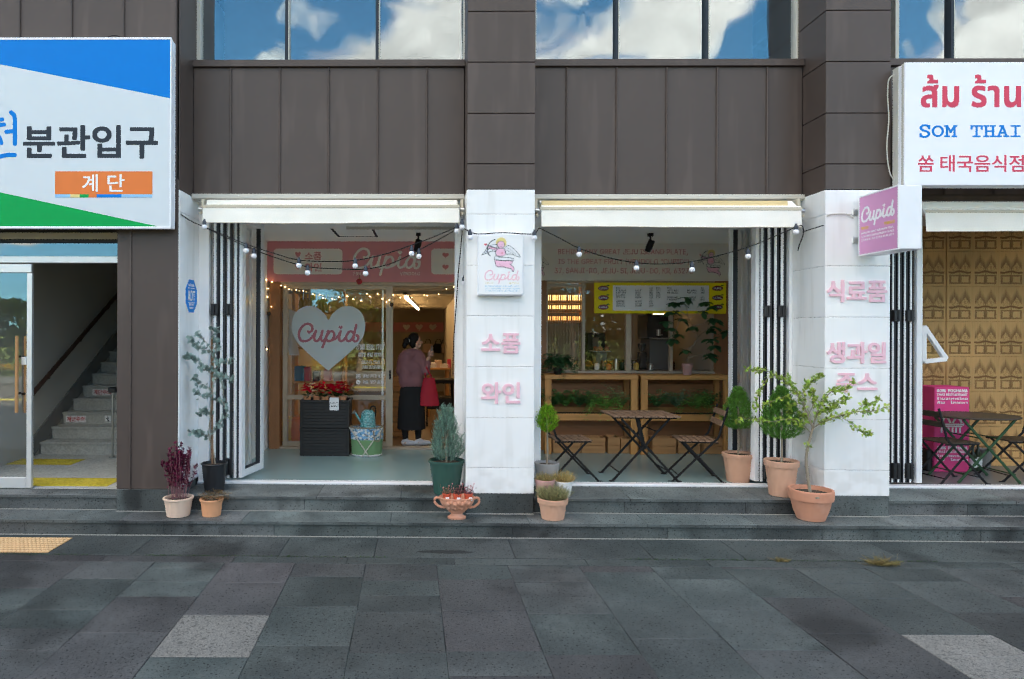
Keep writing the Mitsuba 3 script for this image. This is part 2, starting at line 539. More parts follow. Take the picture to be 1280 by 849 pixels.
mat('inner_floor', (.20, .13, .07), .4)
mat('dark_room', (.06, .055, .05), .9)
mat('band_pink', (.66, .27, .30), .7)
mat('band_cream', (.78, .75, .70), .7)
mat('letter_pink', (.80, .50, .57), .45)
mat('text_pink', (.62, .22, .23), .6)
mat('sign_pink', (.64, .28, .50), .35)
mat('sign_magenta', (.66, .05, .22), .5)
mat('sign_white', (.78, .79, .82), .35)
mat('sign_grey', (.61, .665, .70), .4, spec=.2)
mat('sign_blue', (.0, .19, .62), .4, spec=.15)
mat('sign_green', (.0, .34, .075), .4, spec=.15)
mat('sign_orange', (.74, .20, .05), .4, spec=.15)
mat('ink_dark', (.025, .034, .046), .5, spec=.2)
mat('ink_blue', (.0, .19, .62), .5, spec=.15)
mat('ink_rose', (.62, .07, .12), .5, spec=.15)
mat('ink_red', (.5, .03, .03), .6)
mat('ink_white', (.80, .80, .80), .5)
mat('ink_yellow', (.75, .48, .08), .5)
mat('ink_sky', (.25, .5, .75), .5)
mat('emblem_yellow', (.70, .58, .22), .6)
mat('emblem_pink', (.82, .50, .64), .6)
mat('menu_yellow', (.85, .69, .01), .5, spec=.2)
mat('menu_oval', (.16, .025, .05), .5)
mat('leaf_dark_ink', (.02, .07, .03), .5)
mat('white_globe', (.78, .78, .82), .15, clearcoat=.6)
mat('socket_dark', (.02, .028, .045), .4)
mat('decal_white', (.56, .62, .62), .6)
mat('decal_pink', (.45, .15, .19), .6)
mat('crate_pink', (.74, .07, .24), .6, spec=.2)
mat('green_metal', (.015, .06, .02), .4)
mat('dark_leafboard', (.06, .045, .03), .5)
mat('pot_black', (.015, .017, .02), .4)
mat('pot_green', (.03, .085, .066), .4)
mat('pot_grey', (.30, .29, .28), .8)
mat('pot_white', (.70, .70, .68), .6)
mat('pot_rose', (.50, .28, .25), .8)
mat('pot_cream', (.66, .48, .36), .7)
mat('pot_orange', (.62, .30, .15), .7)
mat('pot_red', (.55, .09, .04), .5)
mat('red_cloth', (.42, .008, .025), .7)
mat('mauve_knit', (.25, .115, .125), .95, sheen=.4)
mat('black_cloth', (.012, .012, .013), .9)
mat('skin', (.50, .30, .22), .55)
mat('hair', (.009, .007, .006), .65, spec=.2)
mat('shoe_white', (.62, .64, .68), .6)
mat('phone', (.25, .25, .27), .3)
mat('white_cloth', (.62, .60, .56), .9)
mat('blue_box', (.04, .17, .30), .5)
mat('bottle_green', (.015, .03, .012), .15)
mat('bottle_amber', (.45, .30, .04), .2)
mat('grey_steel', (.24, .24, .23), .4, metallic=.4)
mat('black_machine', (.02, .02, .022), .3)
mat('curtain', (.28, .30, .31), .9)
mat('far_wall_a', (.5, .47, .42), .9)
mat('far_wall_b', (.36, .36, .38), .9)
mat('far_glass', (.05, .07, .09), .1)
mat('canvas_lit_through', (.70, .54, .27), .7)
mat('awning_arm', (.56, .50, .38), .5)
mat('bamboo', (.20, .11, .055), .6)
mat('bauble_red', (.35, .02, .03), .2)
mat('bauble_dark', (.05, .03, .02), .2)
mat('basket_green', (.16, .30, .14), .8)
mat('handrail_wood', (.075, .04, .03), .5)
pmat('floral_teal', lambda p, n, uv: mix((.10, .38, .40), (.55, .62, .60), smoothstep(.28, .2, voronoi(p.x * 45 + p.y * 20, p.z * 45)[0]) * .9) * (1 - .5 * smoothstep(.55, .7, noise(p.x * 70, p.y * 70, p.z * 70))), .35)
pmat('floral_blue', lambda p, n, uv: mix((.18, .38, .60), (.68, .66, .62), smoothstep(.42, .3, voronoi(p.x * 22 + p.y * 9, p.z * 22 + 5)[0])) * (1 - .6 * smoothstep(.62, .7, noise(p.x * 45, p.y * 45, p.z * 45))), .7)


def f_card(p, n, uv):
    """Cardboard boxes printed with a temple front: two gables over a beam and two panels (flat print)."""
    u, v = (uv.x - .5) * 2, uv.y
    ink = mi.Float(0)
    k = dr.abs(dr.abs(u) - .42)
    zig = v - (.68 - k * .52)
    streaks = .55 + .45 * noise(u * 34, v * 3, p.x * 3)
    ink = dr.maximum(ink, smoothstep(-.02, .03, zig) * smoothstep(.30, .04, zig) * streaks * smoothstep(.84, .76, dr.abs(u)))
    spire = smoothstep(.07, .01, k) * smoothstep(.99, .80, v) * dr.select(v > .70, 1.0, 0.0)
    ink = dr.maximum(ink, spire * .8)
    beam = smoothstep(.045, .015, dr.abs(v - .41 - .02 * dr.cos(u * 5))) * dr.select(dr.abs(u) < .86, 1.0, 0.0)
    ink = dr.maximum(ink, beam)
    pn = dr.maximum(dr.abs(dr.abs(u) - .40) / .36, dr.abs(v - .20) / .115)
    ink = dr.maximum(ink, smoothstep(.30, .12, dr.abs(pn - .95)) * (.6 + .4 * noise(u * 20, v * 20, 3.0)))
    ink = dr.maximum(ink, smoothstep(.06, .02, dr.abs(u)) * dr.select((v > .12) & (v < .55), .8, 0.0))
    ink = dr.maximum(ink, .45 * dr.select((v > .36) & (v < .68) & (dr.abs(u) < .7), 1.0, 0.0) * smoothstep(.4, .7, noise(u * 26, v * 40, 2.0)))
    grain = fbm(p.x * 120, p.z * 6, p.y, octaves=3)
    return mix(mix((.60, .37, .15), (.50, .30, .115), grain) * (.84 + .32 * noise(p.x * 1.9, p.z * 2.3, 4.0)), (.15, .07, .022), ink * .85)


pmat('printed_card', f_card, .9)
mat('vc_leaf_', (.1, .1, .1), .6)
del scene['vc_leaf_']
VC = {'type': 'mesh_attribute', 'name': 'vertex_color'}
scene['leaf'] = {'type': 'principledthin', 'base_color': VC, 'roughness': .5, 'diff_trans': .7, 'spec_trans': 0.0, 'eta': 1.4}
scene['tinted'] = {'type': 'twosided', 'bsdf': {'type': 'principled', 'base_color': VC, 'roughness': .6}}
scene['pane'] = {'type': 'thindielectric', 'int_ior': 1.52}
scene['coated_pane'] = {'type': 'blendbsdf', 'weight': .27, 'a': {'type': 'thindielectric', 'int_ior': 1.52}, 'b': {'type': 'twosided', 'bsdf': {'type': 'bumpmap', 'arbitrary': mikit.proc(lambda p, n, uv: fbm(p.x * 1.7, p.z * 1.3, 2.0, octaves=2), eps=4e-3), 'scale': .012, 'bsdf': {'type': 'conductor', 'material': 'none', 'specular_reflectance': {'type': 'rgb', 'value': [.50, .62, .66]}}}}}
scene['tinted_pane'] = {'type': 'blendbsdf', 'weight': .11, 'a': {'type': 'thindielectric', 'int_ior': 1.52}, 'b': {'type': 'twosided', 'bsdf': {'type': 'conductor', 'material': 'none', 'specular_reflectance': {'type': 'rgb', 'value': [.72, .86, .88]}}}}


def glow(rgb):
    return {'emitter': {'type': 'area', 'radiance': {'type': 'rgb', 'value': list(rgb)}}}

# ================================================================== ground, pavement, steps
rng = np.random.default_rng(7)
FL, S1 = 0.315, 0.155                      # shop floor and first step above the pavement
YS1, YS2 = -0.31, 0.03                     # noses of the two steps
YP, YT = 0.40, 0.60                        # metal spandrel, door line

struct('ground', box(-400, 400, -420, 60, -.6, -.20), 'grass_ground')
struct('road', box(-400, 400, -17.5, -8.6, -.5, -.13), 'asphalt')
for y in (-13.02, -12.8):
    struct('road_marking', box(-400, 400, y, y + .12, -.13, -.126), 'menu_yellow')
struct('far_pavement', box(-400, 400, -21, -17.5, -.5, 0), 'far_paving')
struct('near_pavement', cat(box(-60, 60, -8.5, -3.75, -.5, 0), box(-60, -7.5, -3.75, -.5, -.5, 0), box(8.5, 60, -3.75, -.5, -.5, 0)), 'far_paving')
struct('kerb', box(-60, 60, -8.6, -8.5, -.5, .005, .01), 'granite')

pv = struct('pavement', box(-7.6, 8.6, -3.8, .2, -.5, -.010), 'joint')
# pavers: columns run slightly askew to the building
ang = math.radians(1.25)
ca, sa = math.cos(ang), math.sin(ang)
org = G(337, 769)
U = np.array([ca, sa]); V = np.array([-sa, ca])
YEND = -1.02


def paver_mesh(u0, u1, v0, v1, dz, top=None):
    q = org[:2] + np.array([[u0, v0], [u1, v0], [u1, v1], [u0, v1]])[:, :1] * U + np.array([[u0, v0], [u1, v0], [u1, v1], [u0, v1]])[:, 1:] * V
    if top is not None:
        poly = Polygon(q).intersection(sbox(-7.55, -3.78, 8.55, top))
    else:
        poly = Polygon(q)
    if poly.is_empty or poly.area < .004:
        return None
    poly = poly.buffer(-.0014, join_style='mitre')
    if poly.is_empty:
        return None
    a = np.array(poly.exterior.coords)[:-1]
    if not poly.exterior.is_ccw:
        a = a[::-1]
    n = len(a)
    b = np.array(poly.buffer(-.003, join_style='mitre').exterior.coords)[:-1]
    if len(b) != n:
        b = a + (a.mean(0) - a) * .01
    else:
        if not Polygon(b).exterior.is_ccw:
            b = b[::-1]
        b = np.roll(b, -int(np.argmin(np.abs(b - a[0]).sum(1))), 0)
    zz = dz + .0012 * np.sin(np.arange(n) * 2.3 + u0 * 9)
    v = np.vstack([np.c_[a, np.full(n, -.03)], np.c_[a, zz - .003], np.c_[b, zz]])
    f = []
    for k in range(2):
        for i in range(n):
            j = (i + 1) % n
            f += [[k * n + i, k * n + j, (k + 1) * n + j], [k * n + i, (k + 1) * n + j, (k + 1) * n + i]]
    f += [[2 * n, 2 * n + i, 2 * n + i + 1] for i in range(1, n - 1)]
    return v, np.array(f)


W = .60
for col in range(-10, 13):
    off = 0.0 if col == -1 else rng.random() * W
    for row in range(-5, 4):
        if rng.random() < .18 and col != -1:
            hs = [(row * W, row * W + .30), (row * W + .30, row * W + W)]
        else:
            hs = [(row * W, row * W + W)]
        for a, b in hs:
            # the pale slab let into column -1 has its far edge at v = 0
            light = (col == -1 and row == -1) or (col == 7 and row == -1)
            dv = -off if col not in (-1, 7) else (0 if col == -1 else -.30)
            m = paver_mesh(col * W, col * W + W, a + dv, b + dv, rng.normal(0, .0012), YEND)
            if m is None:
                continue
            xm, ym = m[0][:, 0].mean(), m[0][:, 1].mean()
            if abs(xm - .6) > 6.6 or ym < -3.75:
                continue
            if light:
                part(pv, 'paver', m, 'granite', label='pale speckled granite paver let into the dark paving')
            else:
                t, s = rng.random(), rng.random()
                part(pv, 'paver', m, 'paver_stone', uv=np.tile([[t, s]], (len(m[0]), 1)))
# the narrow channel strip and the apron slabs at the foot of the steps
x = -7.5
while x < 8.4:
    w = .9 + .5 * rng.random()
    m = box(x, min(x + w - .004, 8.5), YEND + .006, -.862, -.03, .001, .003)
    part(pv, 'strip_slab', m, 'paver_stone', uv=np.tile([[rng.random(), rng.random() * .8]], (len(m[0]), 1)))
    x += w
x = -7.5
for xe in [-5.9, -4.9, P(178, 690, -.6)[0], P(355, 690, -.6)[0], P(470, 690, -.6)[0], P(640, 690, -.6)[0], 2.0, P(918, 690, -.6)[0], P(1110, 690, -.6)[0], 5.4, 6.6, 8.5]:
    m = box(x, xe - .004, -.85, -.262, -.03, .002, .003)
    part(pv, 'apron_slab', m, 'paver_stone', uv=np.tile([[rng.random() * .5, .25 + rng.random() * .55]], (len(m[0]), 1)))
    x = xe
pts = []
for i in range(1500):
    x = rng.uniform(-6, 6.5)
    if meshkit.noise(np.array([x * 1.5, 0, 0]), 3) < .42:
        continue
    pts.append([x, -.856 + rng.normal(0, .004), 0])
pts = np.array(pts)
k = len(pts)
d = np.c_[rng.normal(0, 1, k), rng.normal(0, .6, k), rng.uniform(.5, 1.6, k)]; d /= np.linalg.norm(d, axis=1)[:, None]


def leaves(p, d, nrm, L, Wd, col, fold=.12, rounder=False):
    """Leaf blades: base p, direction d, blade normal nrm, length L, width Wd, colour col (each per leaf). Returns mesh and vertex colours."""
    n = len(p)
    d = d / (np.linalg.norm(d, axis=1, keepdims=True) + 1e-9)
    s = np.cross(d, nrm); s /= np.linalg.norm(s, axis=1, keepdims=True) + 1e-9
    up = np.cross(s, d)
    L, Wd = np.broadcast_to(L, (n,))[:, None], np.broadcast_to(Wd, (n,))[:, None]
    if rounder:
        v = np.stack([p, p + .28 * L * d + .5 * Wd * s + fold * Wd * up, p + .72 * L * d + .42 * Wd * s + fold * Wd * up, p + L * d,
                      p + .72 * L * d - .42 * Wd * s + fold * Wd * up, p + .28 * L * d - .5 * Wd * s + fold * Wd * up], 1)
        t = np.array([[0, 1, 2], [0, 2, 3], [0, 3, 4], [0, 4, 5]])
    else:
        v = np.stack([p, p + .45 * L * d + .5 * Wd * s + fold * Wd * up, p + L * d, p + .45 * L * d - .5 * Wd * s + fold * Wd * up], 1)
        t = np.array([[0, 1, 2], [0, 2, 3]])
    m = v.shape[1]
    f = (np.arange(n)[:, None, None] * m + t[None]).reshape(-1, 3)
    return (v.reshape(-1, 3), f), np.repeat(np.broadcast_to(col, (n, 3)), m, 0)


def tones(base, n, g, spread=.25, warm=0.0):
    c = np.asarray(base) * (1 + spread * g.standard_normal((n, 1)).clip(-1.8, 1.8))
    c[:, 0] *= 1 + warm * g.random(n)
    return np.clip(c, .004, .8)


def rdir(n, g):
    v = g.standard_normal((n, 3))
    return v / np.linalg.norm(v, axis=1, keepdims=True)


m, c = leaves(pts, d, rdir(k, rng), rng.uniform(.006, .02, k), .006, tones((.035, .075, .015), k, rng, .35))
scene['moss'] = mikit.ply(m, 'leaf', color=c)
labels['moss'] = {'kind': 'stuff', 'label': 'line of green moss in the paving joint along the steps'}

# steps: slabs of basalt, a thin pale mortar line at the foot of each riser
st = struct('steps', cat(box(-7.5, 8.5, YS1 + .045, .5, -.3, S1 - .034), box(-7.5, 8.5, YS2 + .045, .69, S1 - .04, FL - .04)), 'joint')


def run(x0, x1, wmin, wmax):
    x = x0
    while x < x1 - .05:
        w = min(wmin + (wmax - wmin) * rng.random(), x1 - x)
        if x1 - x - w < .3:
            w = x1 - x
        yield x, x + w - .003
        x += w


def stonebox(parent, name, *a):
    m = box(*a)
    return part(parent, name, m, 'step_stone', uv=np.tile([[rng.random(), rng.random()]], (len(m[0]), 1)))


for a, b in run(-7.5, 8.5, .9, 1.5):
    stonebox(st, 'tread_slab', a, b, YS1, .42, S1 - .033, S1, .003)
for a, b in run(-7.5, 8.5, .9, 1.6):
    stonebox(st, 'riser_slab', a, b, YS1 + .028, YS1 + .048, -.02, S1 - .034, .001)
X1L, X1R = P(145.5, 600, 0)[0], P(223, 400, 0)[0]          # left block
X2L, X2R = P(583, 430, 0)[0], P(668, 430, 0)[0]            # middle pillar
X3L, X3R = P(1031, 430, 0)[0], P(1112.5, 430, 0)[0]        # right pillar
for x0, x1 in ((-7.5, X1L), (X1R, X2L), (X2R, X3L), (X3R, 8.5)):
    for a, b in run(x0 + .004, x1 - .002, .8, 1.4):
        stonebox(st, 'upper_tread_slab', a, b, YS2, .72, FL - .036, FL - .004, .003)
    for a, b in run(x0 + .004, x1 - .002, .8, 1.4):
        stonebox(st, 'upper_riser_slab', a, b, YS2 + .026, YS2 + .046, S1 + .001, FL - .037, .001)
    part(st, 'mortar_line', box(x0 + .004, x1 - .004, YS2 + .014, YS2 + .03, S1 - .001, S1 + .006, .002), 'mortar')
part(st, 'mortar_line', box(-7.5, 8.5, YS1 + .014, YS1 + .03, -.01, .008, .002), 'mortar')
for x0, x1 in ((X1L, X1R), (X2L, X2R), (X3L, X3R)):
    part(st, 'mortar_line', box(x0, x1, -.016, .01, S1 - .001, S1 + .007, .002), 'mortar')

# tactile strip at the left end of the apron
tp = struct('tactile_paving')
xr0, xr1 = G(87, 677)[0], G(62, 694)[0]
x = xr0 - .02
for i in range(9):
    m0 = box(x - .296, x, -.815, -.39, .002, .008, .002)
    t = part(tp, 'tile', m0, 'tactile')
    xs, ys = np.meshgrid(x - .296 + .0185 + .037 * np.arange(8), -.815 + .03 + .0605 * np.arange(7))
    dome = lathe([(.0175, 0), (.016, .004), (.011, .0065), (1e-4, .007)], 8)
    part(t, 'studs', cat([xf(dome, (a, b, .008)) for a, b in zip(xs.ravel(), ys.ravel())]), 'tactile_stud', stuff=True)
    x -= .3

# ================================================================== the building
BD = thing('commercial_building', 'brown metal clad shop building with white pillars and open shopfronts', 'building')
ZW = P(625, 237, 0)[2]                      # top of the white pillar facing
ZB = P(625, 617, 0)[2]                      # its foot, above the stone plinth
seams_w = [P(625, y, 0)[2] for y in (267.6, 331.5, 395, 458.5, 522, 585)]
seams_b = [P(625, y, 0)[2] for y in (205, 142, 78, 14.5)]
seams_b += [seams_b[-1] + .508 * k for k in (1, 2, 3, 4)]
ZTOP = 7.5
for name_i, (x0, x1) in enumerate(((X2L, X2R), (X3L, X3R))):
    pl = part(BD, 'pillar', box(x0 + .012, x1 - .012, .012, 1.2, S1, ZW), 'mortar', label='white faced pillar with grey stone plinth' if name_i == 0 else 'white faced pillar carrying three lines of pink letters')
    part(pl, 'upper_core', box(x0 + .02, x1 - .02, .02, 1.2, ZW + .001, ZTOP), 'joint')
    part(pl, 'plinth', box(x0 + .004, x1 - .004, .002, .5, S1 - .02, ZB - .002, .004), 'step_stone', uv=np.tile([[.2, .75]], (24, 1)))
    zs = [ZB] + seams_w[::-1] + [ZW]
    for a, b in zip(zs[:-1], zs[1:]):
        part(pl, 'white_panel', box(x0, x1, 0, .66, a + .001, b - .0015, .003), 'white_panel')
    zs = [ZW] + seams_b
    for i, (a, b) in enumerate(zip(zs[:-1], zs[1:])):
        part(pl, 'brown_panel', box(x0 + .001, x1 - .001, -.004, .62, a + .003, b - .003, .004), 'brown_metal')
# left block: brown pilaster below, seamed cladding above, white facing on its right reveal
lb = part(BD, 'stair_block', cat(box(-9, X1R - .02, .02, 1.2, ZW - .35, ZTOP), box(X1L + .02, X1R - .02, .02, 1.2, S1, ZW)), 'joint')
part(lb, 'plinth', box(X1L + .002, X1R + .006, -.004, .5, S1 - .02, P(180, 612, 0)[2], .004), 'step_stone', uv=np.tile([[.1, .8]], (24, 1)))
zpl, zsg = P(180, 611.5, 0)[2], P(180, 285, 0)[2]
xs_ = P(163.5, 450, 0)[0]
part(lb, 'brown_panel', box(X1L, xs_ - .006, 0, .50, zpl, ZW + .1, .004), 'brown_metal')
part(lb, 'brown_panel', box(xs_ + .004, X1R - .004, -.003, .39, zpl, ZW + .1, .004), 'brown_metal')
part(lb, 'seam', box(xs_ - .008, xs_ + .008, -.02, .03, zpl, ZW + .1, .002), 'brown_metal')
zr = [FL, P(238, 268, .2)[2], P(238, 235, 0)[2] + .0]
part(lb, 'white_panel', box(X1R - .003, X1R + .004, .004, .62, zpl - .0, zr[1] - .002, .001), 'white_panel', label='white reveal facing beside the folding doors')
part(lb, 'white_panel', box(X1R - .003, X1R + .004, .004, .62, zr[1] + .002, ZW - .002, .001), 'white_panel')
part(lb, 'metal_sheet', box(X1R - .004, X1R + .003, .005, .60, ZW + .003, ZTOP, .001), 'brown_metal')
sx = [P(v, 25, 0)[0] for v in (-40, 25, 90, 155, 220.5)]
for a, b in zip([-9] + sx[:-1], sx):
    part(lb, 'metal_sheet', box(a + .004, b - .004, -.002, .3, ZW - .34, ZTOP, .004), 'brown_metal')
    part(lb, 'seam', box(b - .009, b + .009, -.024, .03, ZW - .34, ZTOP, .007), 'brown_metal')
# spandrels between the pillars: sheets with standing seams, a sill cap, windows above, the gutter below
ZG0, ZG1 = P(420, 249.5, YP)[2], P(420, 243.5, YP)[2]
ZS0, ZS1 = P(420, 84.5, YP)[2], P(420, 76, YP)[2]
YW = .56
for bay, (x0, x1, seam_px, mull_px, edge) in enumerate(((X1R, X2L, (288.5, 350, 411, 472.5, 533.5), (360, 472.5), (251, 580)), (X2R, X3L, (708, 770.5, 833, 896, 958.5), (770, 882), (668, 993)), (X3R, 9.0, (1180, 1242, 1305), (1187, 1298), (1118, 1420)))):
    sp = part(BD, 'spandrel', box(x0 + .005, x1 - .005, YP + .02, 1.2, ZG1, ZS0), 'joint')
    xs = [x0 + .006] + [P(v, 165, YP)[0] for v in seam_px] + [x1 - .006]
    for a, b in zip(xs[:-1], xs[1:]):
        part(sp, 'metal_sheet', box(a + .002, b - .002, YP, YP + .03, ZG1 + .004, ZS0 - .002, .003), 'brown_metal')
    for a in xs[1:-1]:
        part(sp, 'seam', box(a - .009, a + .009, YP - .024, YP + .02, ZG1 + .004, ZS0 - .002, .007), 'brown_metal')
    part(sp, 'sill_cap', box(x0 + .002, x1 - .002, YP - .035, .62, ZS0, ZS1, .004), 'brown_metal')
    if bay < 2:
        part(sp, 'gutter', box(x0 + .003, x1 - .003, YP - .05, YP + .10, ZG0, ZG1, .006), 'beige_metal')
        part(sp, 'fixing', cat([xf(lathe([(.008, 0), (.007, .004), (1e-4, .006)], 10), (P(v, 244, YP)[0], YP - .05, (ZG0 + ZG1) / 2 + .004), rx=math.pi / 2) for v in (300, 420, 520, 745, 812, 872, 942) if x0 < P(v, 244, YP)[0] < x1]), 'steel', stuff=True)
        part(sp, 'soffit', box(x0 + .003, x1 - .003, YP + .10, 1.0, ZG0 - .002, ZG1 - .002), 'wall_white')
    else:
        part(sp, 'soffit', box(x0 + .003, x1 - .003, YP + .0, 1.0, ZG0 + .0, ZG1 - .002), 'brown_metal')
    # windows
    wn = part(BD, 'window', box(P(edge[0], 38, YW)[0] - .03, P(edge[0], 38, YW)[0] + .012, YW - .06, YW + .05, ZS1, ZTOP, .004), 'beige_metal')
    part(wn, 'jamb', box(P(edge[1], 38, YW)[0] - .012, P(edge[1], 38, YW)[0] + .03, YW - .06, YW + .05, ZS1, ZTOP, .004), 'beige_metal')
    ms = [P(edge[0], 38, YW)[0]] + [P(v, 38, YW)[0] for v in mull_px] + [P(edge[1], 38, YW)[0]]
    for a in ms[1:-1]:
        part(wn, 'mullion', cat(box(a - .022, a + .010, YW - .05, YW + .06, ZS1, ZTOP, .003)), 'ink_dark')
        part(wn, 'mullion', cat(box(a + .011, a + .022, YW - .046, YW + .05, ZS1, ZTOP, .002)), 'beige_metal')
    for a, b in zip(ms[:-1], ms[1:]):
        v = np.array([[a, YW, ZS1], [b, YW, ZS1], [b, YW, ZTOP], [a, YW, ZTOP]], float)
        part(wn, 'glass', (v, np.array([[0, 1, 2], [0, 2, 3]])), 'coated_pane')
    part(wn, 'rail', box(x0, x1, YW - .04, YW + .04, ZS1 - .02, ZS1 + .006, .002), 'beige_metal')
    part(wn, 'curtain', box(x0, x1, 1.5, 1.52, ZS1 - .4, ZTOP), 'dark_room')  # dark sheet behind the glass, its colour stands for the unlit room
# the storeys above and the body of the building behind (they cast the shade in front)
part(BD, 'upper_storeys', box(-26, 26, .05, 15, ZTOP + .002, 13.5), 'brown_metal')
part(BD, 'rear_wall', cat(box(-26, 26, 12.6, 12.9, 0, ZTOP), box(-26, -9, .05, 12.6, -.1, ZTOP), box(9.0, 26, .05, 12.6, -.1, ZTOP), box(-9, 9, 1.53, 9, P(420, 84.5, YP)[2] - .1, P(420, 84.5, YP)[2])), 'brown_metal')

# ================================================================== interiors
def quadbox(parent, name, x0, x1, y0, y1, z0, z1, m, c=0.0, **kw):
    return part(parent, name, box(x0, x1, y0, y1, z0, z1, c), m, **kw)


ZC = 3.24                                                    # vestibule ceilings
YA, YB = 2.73, 2.88                                          # back walls of the two front rooms
XA0 = P(334, 330, YA)[0]
XM0, XM1 = X2L + .10, X2R - .02
XB1 = 4.30
struct('shop_floor', cat(box(XA0 - .3, XM0 + .1, .73, 14, -.1, FL), box(XM0 + .1, XB1 + .1, .73, 8.9, -.1, FL)), 'epoxy')
struct('far_shop_floor', box(XB1 + .11, 9, .73, 8.9, -.1, FL), 'terrace_floor')
w = part(BD, 'inner_wall', cat(box(XA0 - .5, XA0, .70, 14, FL, ZC + .1), box(XM0, XM1, 1.21, 9, FL, ZC + .1), box(XB1, XB1 + .1, 1.21, 9, FL, ZC + .1)), 'wall_white', label='white side walls of the front rooms')
part(BD, 'inner_wall', box(-9, XA0 - .5, 8.8, 8.99, 0, 6), 'plaster_dim')
cl = part(BD, 'ceiling', cat(box(XA0, XM0, .70, YA + .12, ZC, ZC + .06), box(XM1, XB1, .70, YB + .12, ZC, ZC + .06)), 'ceiling_grey', label='grey plaster ceilings of the front rooms')
hz = [P(412, 291, .5), ]
h0, h1 = np.array([P(418, 295, 1.9)[0], 1.55]), np.array([P(470, 295, 1.9)[0], 2.25])
part(cl, 'hatch', cat(box(h0[0], h0[0] + .03, h0[1], h1[1], ZC - .006, ZC + .01), box(h1[0] - .03, h1[0], h0[1], h1[1], ZC - .006, ZC + .01), box(h0[0], h1[0], h1[1] - .02, h1[1], ZC - .005, ZC + .01)), 'ink_dark', label='dark framed access hatch')
part(cl, 'light_rail', box(P(433, 287, 1.4)[0], XM0, 1.38, 1.42, ZC - .03, ZC), 'beige_metal')


def spot(px, py, Y, label):
    t = thing('ceiling_spotlight', label, 'spotlight')
    x = P(px, py, Y)[0]
    part(t, 'mount', box(x - .03, x + .03, Y - .03, Y + .03, ZC - .04, ZC - .001, .004), 'black_metal')
    part(t, 'stem', tube([(x, Y, ZC - .04), (x, Y, ZC - .12)], .012, 8), 'black_metal')
    part(t, 'head', xf(lathe([(.0, -.075), (.035, -.075), (.042, -.02), (.042, .07), (.036, .07), (.034, .0), (1e-4, -.01)], 16), (x - .008, Y, ZC - .16), rx=.5, ry=.25), 'black_metal', True)


spot(523, 297, 1.9, 'black spotlight on the ceiling in front of the pink wall band')
spot(813, 298, 1.9, 'black spotlight on the ceiling in front of the cream wall band')

# left front room: pink band over a glazed partition
r = R(334, 304, 578, 352.5, YA)
bd = part(BD, 'wall_band', box(r[0], XM0, YA, YA + .15, r[2], ZC, .002), 'band_pink', label='pink printed band over the glass partition')
YL = YA - .002
rr = R(342, 311, 428, 343, YL)
plate = sbox(rr[0], rr[2], rr[1], rr[3]).buffer(-.05).buffer(.05)
part(bd, 'plate', front(ext(plate, .002), 0, YA, 0), 'band_cream')
rr2 = R(539, 311, 590, 343, YL)
part(bd, 'plate', front(ext(sbox(rr2[0], rr2[2], XM0 - .01, rr2[3]).buffer(-.05).buffer(.05), .002), 0, YA, 0), 'band_cream')
KR = lambda s, wgt=.02: glyphs(s, weight=wgt)
write_on(bd, 'lettering', KR('소품'), R(381, 315, 402, 325, YL), YL, 'text_pink')
write_on(bd, 'lettering', KR('와인'), R(381, 329, 402, 339.5, YL), YL, 'text_pink')
for a, b in (((369, 315, 376, 323), 0), ((369, 330, 376, 338), 0), ((553, 316, 561, 323), 0), ((553, 331, 561, 338), 0)):
    write_on(bd, 'heart', heart(0, 0, 1), R(*a, YL), YL, 'text_pink')
write_on(bd, 'lettering', script_word(17), R(441, 309.5, 526, 345, YL), YA, 'band_cream', .003, label='cream handwritten word Cupid')
write_on(bd, 'lettering', inter('VENDOLO', 500), R(500, 340, 525, 344.2, YL), YA, 'band_cream')
write_on(bd, 'lettering', inter('FRUIT', 500), R(442, 340, 457, 344.2, YL), YA, 'band_cream')

ZD = r[2]                                                    # underside of the band
xq = lambda px, py=450, Y=YA: P(px, py, Y)[0]
zq = lambda py, px=440, Y=YA: P(px, py, Y)[2]
quadbox(BD, 'wooden_post', xq(337), xq(350), YA - .02, YA + .14, FL, ZD - .002, 'post_wood', .004, label='brown wooden post beside the glass partition')
pt = part(BD, 'glass_partition', box(xq(350), XM0, YA + .02, YA + .12, ZD - .05, ZD - .001, .003), 'frame_tan', label='glazed sliding partition with a heart on the glass')


part(pt, 'sill', box(xq(350) + .001, XM0, YA - .03, YA + .13, FL, FL + .03, .004), 'frame_tan')


def panel(name, x0, x1, y, zm=None, w0=.055, w1=.055):
    z0, z1 = FL + .032, ZD - .052
    k = part(pt, name, cat(box(x0, x0 + w0, y - .018, y + .018, z0, z1, .003), box(x1 - w1, x1, y - .018, y + .018, z0, z1, .003), box(x0 + w0, x1 - w1, y - .016, y + .016, z0, z0 + .07, .003), box(x0 + w0, x1 - w1, y - .016, y + .016, z1 - .05, z1, .003)), 'frame_tan')
    if zm:
        part(pt, 'mid_rail', box(x0 + w0, x1 - w1, y - .016, y + .016, zm - .035, zm + .03, .003), 'frame_tan')
    return k, (x0 + w0, x1 - w1, z0 + .07, z1 - .05)


